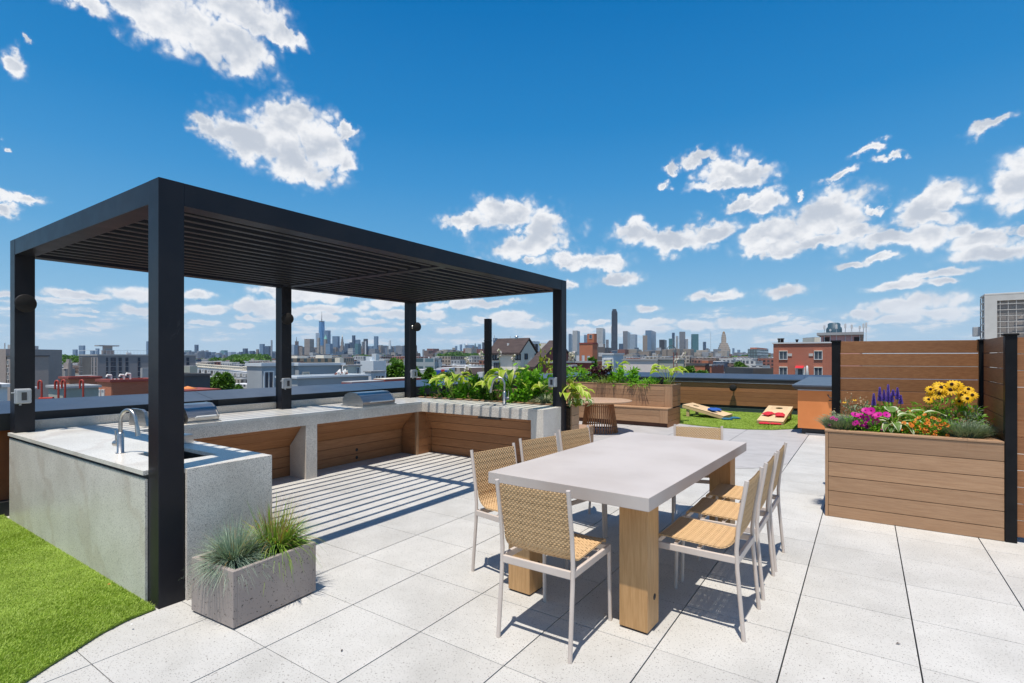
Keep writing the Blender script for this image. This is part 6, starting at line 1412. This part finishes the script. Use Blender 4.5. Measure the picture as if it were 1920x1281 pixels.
T = [ # Lower Manhattan
(542,558,647,5200,'pale','pale blue slab block left of the twin-shaded tower',4,5),
(553,560,640,5600,'brown','dark reddish tower under construction behind the pale slab',0,0),
(561,569,650,5300,'tan','slim tan block left of the big two-tone tower',0,0),
(570.5,589,635.5,5100,'tan','broad two-tone tan and grey tower left of the tallest skyscraper',7,0),
(592,606.5,624.5,6050,'pale','pale grey-blue tower in front of the tallest skyscraper',0,0),
(607,620,619.5,6000,'blue','blue glass tower just right of the tallest skyscraper',0,0),
(594.5,600.5,633.5,4900,'beige','slender cream tower below the tallest skyscraper',6,0),
(601,609,650,4850,'beige','stepped cream building left of the green-roofed tower',0,0),
(610.5,624,644.5,4700,'blue','blue-grey slab right of the green-roofed tower',0,0),
(623,637,630.5,5600,'blue','grey glass tower with a flat top between the green roof and the pointed tower',0,0),
(646,657,644,5300,'dblue','dark blue block right of the pointed tower',0,0),
(660,666.5,629,5700,'dblue','slender dark tower right of the pointed tower',0,0),
(655,661,642,5600,'dblue','dark low shoulder block beside the slender dark tower',0,0),
(665,677,644.5,4600,'teal','teal glass tower with a sloped top',0,0),
(666,676,637,5800,'blue','jagged blue-grey tower behind the teal one',0,0),
(678,683,641,5400,'grey','narrow grey block left of the dark tower with the white fin',0,0),
(681.5,690,635.5,5300,'dark','dark tower with a white fin, right of the teal tower',0,0),
(692,710,654,4500,'grey','broad low grey block before the slim isolated tower',0,0),
(701,709.5,630.5,5200,'blue','slim isolated blue-grey tower left of the pale blue sided block',0,0),
(725,737,651,5000,'grey','grey tower with a lattice cap, above the big tree',0,0),
(742,759,648.5,5200,'grey','wide grey slab left of the back corner post',0,0),
(764,770.5,652,5000,'beige','cream civic tower beside the back corner post',0,0),
(744,753,664.5,3600,'navy','small dark blue block above the big tree',0,0),
(733,746,661,3800,'beige','cream stepped hall above the big tree',0,0),
(652,666,653.5,3900,'white','white block with a red roof line below the teal tower',5,0),
(629,652,659.5,3900,'dblue','low wide dark blue block below the pointed tower',0,0),
(641,655,657,4100,'dblue','low dark blue block left of the white and red one',0,0),
(580,594,661,3300,'white','small white low building under the two-tone tower',0,0),
(717,733,665,3600,'tan','tan low block above the big tree, left part',0,0),
(705,722,667,3000,'lgrey','light low buildings above the pale blue block',0,0),
# left group
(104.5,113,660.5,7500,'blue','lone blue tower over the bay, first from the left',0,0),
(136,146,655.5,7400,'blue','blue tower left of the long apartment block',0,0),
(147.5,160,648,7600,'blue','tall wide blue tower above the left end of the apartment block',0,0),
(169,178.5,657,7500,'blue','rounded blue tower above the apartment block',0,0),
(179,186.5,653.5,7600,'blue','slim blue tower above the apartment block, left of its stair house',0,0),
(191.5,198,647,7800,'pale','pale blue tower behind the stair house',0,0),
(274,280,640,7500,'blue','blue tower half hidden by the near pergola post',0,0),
(346,359,657,7000,'teal','teal block just right of the near pergola post',0,0),
(364.5,372.5,646.5,7200,'dblue','dark blue flared tower, tallest between the near and middle posts',0,0),
(377,383,657,7000,'grey','left one of two small twin towers',5,0),
(385.5,391,657,7000,'grey','right one of two small twin towers',5,0),
(404,416,665,6500,'blue','low blue block left of the dark church spire',0,0),(414,427,657,6600,'teal','teal tower with a slanted top behind the church spire',0,0),
(429,447,665,6000,'pale','low blue and white building right of the church spire',0,0),
(455,465,653.5,5200,'dblue','dark slanted tower left of the middle back post',0,0),
(468,478.5,658,5200,'dblue','dark blue block right of the slanted tower',0,0),
(475,486,665,4700,'red','reddish low block before the tan tower',0,0),(480,486,655,5300,'tan','tan stepped tower left of the blue pair',0,0),
(486.5,496.5,645,5000,'blue','lighter one of the blue pair left of the middle back post',0,0),(496,507.5,649,4900,'dblue','darker one of the blue pair left of the middle back post',0,0),
(507.5,511,638,5200,'lgrey','thin pale tower touching the middle back post',0,0),
# midtown and middle
(792,796.5,655,7000,'grey','small grey tower just right of the back corner post',0,0),
(848,854,652,4200,'beige','beige twin block right of the dark hill houses',0,0),(854,861,657,4200,'beige','lower beige block beside the beige twin block',0,0),
(853,857.5,649,8500,'blue','small blue tower behind the beige block',0,0),(862,866.5,646,8500,'blue','thin blue tower left of the glass spire tower',0,0),
(871,878,645,8500,'pale','blue glass tower with a pointed top, middle distance',0,0),(877,889,647,8800,'blue','broad blue tower right of the pointed glass one',0,0),
(886,896,650,4500,'brown','brown brick tower with a green dome',4,0),(896,902,645.5,8500,'blue','small blue tower left of the black pole',0,0),(904,909,642,6500,'dark','dark tower behind the black pole',0,0),
(863,872,658,4300,'brown','brown block before the blue glass group',0,0),
(924.5,933,634,4300,'dblue','dark blue tower with a crane, right of the black pole',0,0),
(902,916,655,3800,'brown','brown mass of buildings behind the black pole',0,0),
(838,848,661,3600,'red','reddish houses on the low hill',0,0),(822,834,660,3600,'brown','brown houses on the low hill with trees',0,0),(801,816,664,3300,'lgrey','light houses right of the back corner post',0,0),
# Downtown Brooklyn
(1066,1073.5,626,3000,'blue','narrow blue tower just right of the pergola',3,0),(1073.5,1087.5,620,2900,'white','white speckled tower right of the pergola',4,0),
(1095,1101,628,3200,'blue','small blue tower behind the stepped brick block',0,0),(1118,1135,615,2500,'white','white tower with dark dots left of the tallest dark tower',6,0),
(1136,1145.5,637,2800,'grey','grey block left of the tallest dark tower',0,0),
(1160.5,1175,644.5,2400,'dblue','dark stepped block right of the tallest dark tower',0,0),
(1168,1182,621,2900,'grey','grey two-tone tower right of the tallest dark tower',4,0),(1181.5,1195,627,2800,'pale','pale glass tower with a dark edge',0,0),
(1190,1204,652,2300,'dblue','stepped dark blue block at the foot of the pale glass tower',0,0),
(1205,1219,629,2400,'tan','mauve-brown gridded tower in front of the wide glass tower',4,4),(1210,1230,619.5,2600,'blue','wide blue glass tower in the middle of the right skyline',3,3),
(1236,1250,637,2600,'dark','dark stepped tower right of the wide glass tower',0,0),(1254,1264,635,2500,'teal','teal tower left of the white slab',0,0),
(1260,1269,624,2900,'dblue','dark blue tower behind the teal one',0,0),(1267,1272,630,2600,'white','thin white slab in the right skyline',0,0),
(1274,1290,622,2500,'grey','dark mauve tower with a flat pale crown',4,0),(1285.5,1293.5,636,2450,'lgrey','pale ribbed tower beside the dark mauve tower',0,0),
(1298,1319,626.5,2300,'teal','broad teal glass tower with a dark cap',4,4),(1320,1327,641,2500,'dblue','dark block right of the broad teal tower',0,0),(1323,1331,653,2300,'grey','lower grey block right of the broad teal tower',0,0),
(1374,1379.5,653,6500,'blue','thin far blue tower right of the stepped cream tower',0,0),(1383.5,1390.5,656,6500,'blue','far blue rounded tower right of the cream tower',0,0),(1394,1400.5,660,6500,'blue','small far blue block left of the dark glass office',0,0),
(1373,1384,667,3500,'brown','small brown block right of the cream tower',0,0),
(1440,1450,662,2500,'brown','brown houses left of the red brick building',0,0),(1438,1442,654,5200,'blue','small blue tower behind the dark glass office',0,0),
(1176,1200,664,1400,'beige','cream low blocks above the cream roof wall',3,3),(1212,1222,668,1200,'lgrey','light grey low block above the grey-green wall, left',3,3),(1223,1236,662,1300,'white','white louvred low building above the grey-green wall',3,3),
(1232,1246,652,1700,'lgrey','white-grey block with blue windows before the dark stepped tower',3,3),
(1280,1289,661,1300,'red','small orange block below the mauve tower',3,3),(1252,1274,668,900,'dblue','dark low building with a round arch behind',3,3),
(1297,1318,671,700,'lgrey','light low houses below the broad teal tower',3,3),(1330,1340,662,1500,'tan','tan domed low building left of the stepped cream tower',3,3),
(1342,1356,663,1300,'lgrey','light grey low block at the foot of the stepped cream tower',3,3),(1356,1370,668,1000,'white','white low block right of the stepped cream tower foot',3,3),
(1134,1146,652,1500,'dark','dark low block left of the tallest dark tower',3,3),(1148,1166,658,1000,'dblue','blue-grey low block at the foot of the tallest dark tower',3,3)]
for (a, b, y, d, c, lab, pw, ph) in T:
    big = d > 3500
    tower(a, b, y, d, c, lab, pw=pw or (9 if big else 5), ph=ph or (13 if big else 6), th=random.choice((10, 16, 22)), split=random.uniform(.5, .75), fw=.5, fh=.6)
def near_tower(px, d): return at(px, CYP, d)
# tallest: tapering blue glass tower with mast
d = 6080; p = at(603.3, CYP, d); t = empty('skyscraper', (p.x, p.y, GZ), YAW, 'tallest tapering blue glass skyscraper with a mast, seen under the pergola', 'tower')
h0, hw = ztop(604, d)-GZ, 10.4/F*d/2
def ring(w, z, a): return [(w*math.cos(a+k*math.pi/2), w*math.sin(a+k*math.pi/2), z) for k in range(4)]
q = ring(hw*1.30, 0, R(45))+ring(hw*1.30, 60, R(45))+ring(hw*1.02, h0, R(0)); f = [(k, (k+1) % 4, (k+1) % 4+4, k+4) for k in range(4)]
for k in range(4): f += [(4+k, 4+(k+1) % 4, 8+(k+1) % 4), (4+k, 8+(k+1) % 4, 8+k)]
f.append((8,9,10,11)); MB().add(q, f).build('glass_shaft', surf('tower_glass', (0.06,0.20,0.42), (0.09,0.27,0.50), rough=.25, spec=.8, scale=.004), t)
MB().box(-hw*.75, hw*.75, -hw*.75, hw*.75, h0+.1, h0+9).build('crown', M['roof_dark'], t); MB().tube([(0,0,h0+8),(0,0,ztop(584.5, d)-GZ)], [4.5,1.2], 6).tube([(0,0,h0+28),(0,0,h0+34)], 6, 8).build('mast', M['roof_dark'], t)
# green pyramid roof
d = 4800; t, L, Wd, h = tower(607, 614, 636, d, 'tan', 'cream tower with a green copper pyramid roof', th=20, steps=())
MB().add([(-L,0,h),(0,0,h),(0,Wd,h),(-L,Wd,h),(-L/2,Wd/2,h+(636-627.5)/F*d)], [(0,1,4),(1,2,4),(2,3,4),(3,0,4)]).build('spire', surf('copper_green', (0.25,0.55,0.45), rough=.6), t)
# pointed tower
d = 5100; t, L, Wd, h = tower(638, 645.5, 648, d, 'tan', 'slender pointed brown tower right of the grey glass tower', th=20)
for k, (f0, y) in enumerate(((.12,641),(.24,636),(.34,632))): MB().box(-L*(1-f0), -L*f0, Wd*f0, Wd*(1-f0), h, ztop(y, d)-GZ).build('upper_tier', fac('tan', 6, 10), t)
MB().tube([(-L/2,Wd/2,ztop(632,d)-GZ),(-L/2,Wd/2,ztop(627.5,d)-GZ)], [6,.6], 6).build('spire', M['cream'], t)
# dark tallest tower in the right skyline: fluted, stepped
d = 3530; p = at(1152, CYP, d); t = empty('skyscraper', (p.x, p.y, GZ), YAW-R(12), 'tallest dark slender tower of the right-hand skyline', 'tower')
W0 = 11.6/F*d/2; mb = MB()
for (w, y) in ((1.0,640),(.95,612),(.88,593),(.80,583),(.62,580)): mb.box(-W0*w, W0*w, -W0*w, W0*w, 0, ztop(y, d)-GZ)
for k in range(7):
    x = -W0*.82+k*W0*.273; mb.box(x-1.2, x+1.2, -W0*.98, -W0*.80, 0, ztop(586+2*(k % 2), d)-GZ)
    mb.box(W0*.80, W0*.98, x-1.2, x+1.2, 0, ztop(586+2*(k % 2), d)-GZ)
mb.build('shaft', facade((0.035,0.04,0.055),(0.05,0.06,0.08), 5, 12, .5, .7, rough=.4), t)
# stepped cream bank tower with golden dome
d = 2900; p = at(1357, CYP, d); t = empty('clock_tower', (p.x, p.y, GZ), YAW-R(14), 'stepped cream stone tower with a small golden dome in the right skyline', 'tower')
u = 1/F*d; mb = MB()
for (w, y) in ((10.5,651),(9.0,647),(7.6,643.5),(4.6,632),(3.9,628),(3.1,625.5)): mb.box(-w*u*.85, w*u*.85, -w*u*.85, w*u*.85, 0, ztop(y, d)-GZ)
for s in (-1, 1): mb.box(s*8.8*u-2.2*u, s*8.8*u+2.2*u, -5*u, 5*u, 0, ztop(655, d)-GZ)
mb.build('shaft', facade((0.50,0.42,0.34),(0.13,0.11,0.10), 7, 11, .4, .6), t)
zt = ztop(625.5, d)-GZ; MB().lathe([(2.2*u,zt),(2.2*u,zt+1.6*u),(1.9*u,zt+2.6*u),(1.1*u,zt+3.4*u),(.3*u,zt+3.8*u),(0.1*u,zt+4.5*u)], 14).build('dome', surf('gold_dome', (0.30,0.19,0.08), rough=.5), t)
# dark glass mid-rise and arch
d = 620; t, L, Wd, h = bld('office_block', 1402, 1420, 1440.5, 654.5, d, facade((0.07,0.09,0.10),(0.09,0.13,0.14), 3, 3.5, .7, .7), 'dark glass office block left of the red brick building', cat='building', th=R(34))
MB().box(-L*.8, -L*.1, 3, Wd-3, h, h+1.8).build('plant_screen', M['brick_red'], t)
d = 1500; p = at(1259, CYP, d); t = empty('arch_structure', (p.x, p.y, GZ), YAW, 'thin dark round arch standing in the right skyline', 'arch'); rA = 8.5/F*d
zc = ztop(657, d)-GZ; MB().tube([(rA*math.cos(w), 0, zc+rA*math.sin(w)) for w in np.linspace(0, math.pi, 24)]+[(-rA, 0, 0)], 1.0, 6).tube([(rA,0,0),(rA,0,zc)], 1.0, 6).build('arch', M['roof_dark'], t)
d = 2000; p = at(1332.5, CYP, d); t = empty('radio_mast', (p.x, p.y, GZ), 0, 'hair-thin radio mast in the right skyline', 'mast'); MB().tube([(0,0,0),(0,0,ztop(622, d)-GZ)], [.8,.4], 5).build('mast', M['roof_grey'], t)
# church spire at left, lattice cap, crane, white fin, domes
d = 1500; t, L, Wd, h = tower(418, 423, 672, d, 'dark', 'dark church steeple between the near and middle posts', th=20, name='church'); MB().add([(-L,0,h),(0,0,h),(0,Wd,h),(-L,Wd,h),(-L/2,Wd/2,ztop(663.5,d)-GZ)], [(0,1,4),(1,2,4),(2,3,4),(3,0,4)]).build('spire', M['roof_dark'], t)
def attach(px, y0, y1, d, w, mat, label, name, tip=.3):
    p = at(px, CYP, d); t = empty(name, (p.x, p.y, ztop(y0, d)), YAW, label, name.replace('_', ' ')); MB().tube([(0,0,-20),(0,0,ztop(y1, d)-ztop(y0, d))], [w, w*tip], 8).build('shaft', M[mat], t)
attach(556, 640, 632, 5600, 6, 'roof_dark', 'thin mast on the reddish tower under construction', 'crane_mast')
attach(685.5, 662, 640, 5250, 8, 'roof_white', 'white fin tower in front of the dark tower', 'white_tower', 1)
attach(731, 651, 638.5, 5000, 13, 'paint_pale', 'pale lattice cap above the grey civic tower', 'lattice_tower', .8)
attach(927, 634, 628, 4300, 4, 'roof_grey', 'crane mast on the dark blue tower right of the black pole', 'crane_mast')
attach(957, 640, 630, 2500, 2.2, 'roof_grey', 'thin crane mast behind the cream gabled house roof', 'crane_mast')
attach(891, 650, 643.5, 4500, 14, 'tank_blue', 'green dome of the brown brick tower', 'dome', .1)
attach(875, 645, 638.5, 8500, 24, 'paint_pale', 'point of the blue glass tower in the middle distance', 'glass_spire', .05)

# ---- low city fabric: single buildings across the distance
cols = ['tan','beige','red','brown','lgrey','white','grey','white','red','lgrey','beige','dblue']
near = [(90,760), (365,500), (645,690), (715,760), (795,925), (1170,1240), (1285,1450), (540,640), (1060,1130)]
def where(px):
    for lim, w in ((275,'at the far left before the near post'),(510,'between the near and the middle post'),(590,'just right of the middle back post'),(700,'below the towers under the pergola'),(770,'left of the back corner post'),(930,'around the black pole'),(1060,'left of the right pergola post'),(1170,'just right of the pergola'),(1290,'before the right-hand towers')):
        if px < lim: return w
    return 'left of the red brick building'
r3 = random.Random(9)
for k in range(235):
    a, b = r3.choice(near); px = r3.uniform(a, b); d = 170*(14**r3.random()) if k % 3 else r3.uniform(250, 900)
    if 1285 < px and d < 200: d += 150
    wpx = r3.uniform(9, 20)*F/d; top = CYP+F*(r3.uniform(1.5, 9.5)+ (1.5 if d < 400 else 0))/d*0.95 if d < 900 else CYP+F*r3.uniform(-7, 5)/d
    if 362 < px < 505 and d < 460: top = max(top, r3.uniform(703, 722))
    if px < 275: top = max(top, r3.uniform(676, 690))
    if 275 < px < 520: top = max(top, 674)
    c = r3.choice(cols); cn_ = {'tan':'tan','beige':'cream','red':'reddish','brown':'brown','lgrey':'light grey','white':'white','grey':'grey','dblue':'dark'}[c]; ks_ = 'low %s city building among the rooftops %s' % (cn_, where(px))
    bld('city_building', px-wpx*.6, px, px+wpx*.4, top, d, fac(c, 3.4, 3.3, .4, .5), ks_, group='low %s buildings of the far rooftops %s' % (cn_, where(px)), th=R(34), roofm=r3.choice(['roof_grey','roof_white','roof_dark','roof_white']), dep=12)
def mass(name, n, d0, d1, px0, px1, hmin, hmax, wmin, wmax, cs, label, seed):
    r = np.random.default_rng(seed); mb = MB(); mats = [fac(c, 3.6, 3.4, .42, .5) for c in cs]+[M['roof_grey'], M['roof_white']]
    for _ in range(n):
        px = r.uniform(px0, px1); d = d0*(d1/d0)**r.random(); p = at(px, CYP, d); w, dp, hh = r.uniform(wmin, wmax), r.uniform(wmin, wmax), r.uniform(hmin, hmax)
        Mx = Matrix.Translation((p.x, p.y, GZ)) @ Matrix.Rotation(YAW-R(34), 4, 'Z'); mb.box(-w/2, w/2, -dp/2, dp/2, 0, hh, int(r.integers(0, len(cs))), M=Mx); mb.box(-w/2+.3, w/2-.3, -dp/2+.3, dp/2-.3, hh+.02, hh+.25, len(cs)+int(r.integers(0, 2)), M=Mx)
    o = mb.build(name, mats); tag(o, label, 'distant city', kind='stuff')
mass('distant_rooftops', 900, 500, 4200, -120, 560, 4, 11, 10, 26, ['tan','beige','red','brown','lgrey','white','grey'], 'mass of tiny low rooftops at the left below the bay', 13)
mass('distant_rooftops', 2100, 500, 5200, 560, 1500, 7, 17, 10, 26, ['tan','beige','red','brown','lgrey','white','grey'], 'mass of tiny distant rooftops below the skyline', 3)
mass('distant_rooftops', 300, 2600, 6200, 540, 1460, 14, 42, 22, 50, ['tan','beige','brown','lgrey','grey','blue','grey'], 'mass of distant mid-rise blocks at the foot of the towers', 4)
mass('distant_rooftops', 210, 5400, 6300, 545, 780, 40, 150, 26, 50, ['tan','blue','grey','dblue','grey','brown'], 'crowded blocks packed between the towers under the pergola', 5)
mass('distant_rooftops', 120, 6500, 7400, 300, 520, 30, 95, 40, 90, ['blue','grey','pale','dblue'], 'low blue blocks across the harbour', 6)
mass('distant_rooftops', 110, 3200, 4600, 800, 990, 35, 75, 30, 60, ['brown','brown','red','tan','beige'], 'brown house blocks on the low hill behind the black pole', 8)
mass('distant_rooftops', 170, 1500, 2800, 1100, 1370, 16, 42, 16, 36, ['tan','beige','lgrey','red','grey'], 'low blocks at the foot of the right-hand towers', 7)

# ---- trees
def tree(px, d, ytop, wpx, label, mat='tree_leaf', n=5000, seed=1, squash=1.0, leaf=None, grp=None):
    g = np.random.default_rng(seed); p = at(px, CYP, d); zt = ztop(ytop, d); rx = wpx/2/F*d; hc = rx*1.5*squash
    t = empty('tree', (p.x, p.y, GZ), g.uniform(0, 6), label, 'tree', grp); H = zt-GZ; leaf = leaf or 0.32
    k = 46; cl = g.normal(0, 1, (k, 3)); cl /= np.linalg.norm(cl, axis=1)[:, None]; cl *= (g.uniform(.25, 1, k)**.45)[:, None]; rad = g.uniform(.16, .34, k)
    idx = g.integers(0, k, n); q = g.normal(0, 1, (n, 3)); q /= np.linalg.norm(q, axis=1)[:, None]; P = cl[idx]*.80+q*(rad[idx]*g.uniform(.75, 1.08, n))[:, None]
    V, Fc, uv = leaves(P*[rx, rx, hc]+[0, 0, H-hc*1.08], q+g.normal(0, .5, (n, 3)), leaf*g.uniform(.7, 1.4, n), leaf*.75*g.uniform(.7, 1.3, n), g=g)
    np_mesh('crown', V, Fc, M[mat], t, uv=uv); mb = MB().tube([(0,0,0),(0,0,H-hc*1.8),(.2,0,H-hc)], [rx*.09+.15, rx*.07+.1, .1], 8)
    for c in cl[:12]: mb.tube([(0,0,H-hc*1.7),(c[0]*rx*.5, c[1]*rx*.5, H-hc*1.3+c[2]*hc*.3),(c[0]*rx*.85, c[1]*rx*.85, H-hc*1.08+c[2]*hc*.8)], [.16,.1,.04], 6)
    mb.build('trunk', M['bark'], t); return t
tree(418, 62, 697, 36, 'green tree before the viaduct, between the near and middle posts', n=6000, seed=1, squash=.9)
tree(396, 78, 707, 26, 'smaller green tree left of the green tree before the viaduct', n=2600, seed=2, mat='tree_leaf2')
tree(447, 90, 721, 12, 'small round tree right of the green tree before the viaduct', n=1400, seed=3)
tree(745, 58, 680.5, 52, 'big round green tree beside the pale blue block', n=9000, seed=4, squash=.8)
tree(768, 60, 682, 46, 'big green tree partly hidden by the back corner post', n=8000, seed=5, squash=.8)
tree(806, 66, 689, 26, 'round green tree just right of the back corner post', n=3200, seed=6)
tree(838, 85, 693, 34, 'pale green tree above the tall hosta', n=2600, seed=7, mat='tree_leaf2', squash=.6)
tree(880, 60, 704, 24, 'dark green tree behind the celery-like plant', n=2600, seed=8, squash=.8)
tree(1110, 52, 672, 12, 'small tree among the white roof ducts', n=1200, seed=9)
tree(1400, 70, 684.5, 40, 'light green round tree left of the red brick building', n=5200, seed=10, mat='tree_leaf2', squash=.7)
tree(1382, 74, 690, 16, 'smaller light green tree at the left of the round one', n=1600, seed=11, mat='tree_leaf2', squash=.8)
tree(1290, 55, 689, 22, 'green tree below the grey-green wall at its right end', n=2200, seed=12, squash=.6)
tree(1386, 320, 677, 16, 'dark green tree cluster below the far blue towers', n=900, seed=13, leaf=1.3)
tree(1316, 45, 697, 22, 'low green tree top above the north parapet', n=1800, seed=14, squash=.6)
def wood(n, d0, d1, px0, px1, label, seed, z=10, size=(5, 9)):
    g = np.random.default_rng(seed); C, D, S = [], [], []
    for _ in range(n):
        px = g.uniform(px0, px1); d = d0*(d1/d0)**g.random(); p = at(px, CYP, d); r = g.uniform(*size); m = 90; q = g.normal(0, 1, (m, 3)); q /= np.linalg.norm(q, axis=1)[:, None]; q[:, 2] = np.abs(q[:, 2])
        C.append(q*[r, r, r*.8]*g.uniform(.8, 1.1, (m, 1))+[p.x, p.y, GZ+z*g.uniform(.4, 1)]); D.append(q); S.append(np.full(m, r*.42))
    C = np.vstack(C); D = np.vstack(D); S = np.concatenate(S); V, Fc, uv = leaves(C, D+g.normal(0, .6, D.shape), S, S*.9, g=g)
    o = np_mesh('distant_trees', V, Fc, M['tree_leaf'], None, uv=uv); tag(o, label, 'distant trees', kind='stuff')
wood(150, 500, 2600, -60, 1500, 'scattered far tree tops among the distant rooftops', 21)
wood(150, 1700, 3200, 430, 500, 'band of far trees below the harbour skyline', 22, z=14, size=(9, 15)); wood(90, 1500, 2600, 640, 720, 'far dark trees below the teal tower', 23, z=12, size=(8, 13))
wood(90, 2200, 3300, 815, 905, 'dark tree-covered slope behind the tall hosta', 24, z=24, size=(11, 18))
wood(60, 900, 1800, 1370, 1450, 'far green trees left of the red brick building', 25, z=12, size=(6, 10)); wood(60, 1200, 2500, 92, 150, 'far green trees at the left below the bay', 26, z=10, size=(8, 13))
for t in del_keys:
    for k in ('_L', '_W', '_h'):
        if k in t: del t[k]
# ---- haze: pale even air round everything, so the far towers fade
hz = MB().box(-12000, 12000, -1500, 15000, GZ-1, 570).build('haze', None) if False else None
mh = bpy.data.materials.new('haze_air'); mh.use_nodes = True; ht = NT(mh.node_tree); ht.n.remove(ht.n['Principled BSDF'])
pv = ht.node('ShaderNodeVolumePrincipled'); pv.inputs['Color'].default_value = (0.62, 0.78, 1.0, 1); pv.inputs['Density'].default_value = 2.2e-5; pv.inputs['Anisotropy'].default_value = 0.0
ht.l.new(pv.outputs[0], ht.n['Material Output'].inputs['Volume'])
if HAZE:
    o = MB().box(-12000, 6000, -1500, 11000, GZ-1.0, 575).build('haze', mh); tag(o, 'thin pale summer haze over the city', kind='stuff')
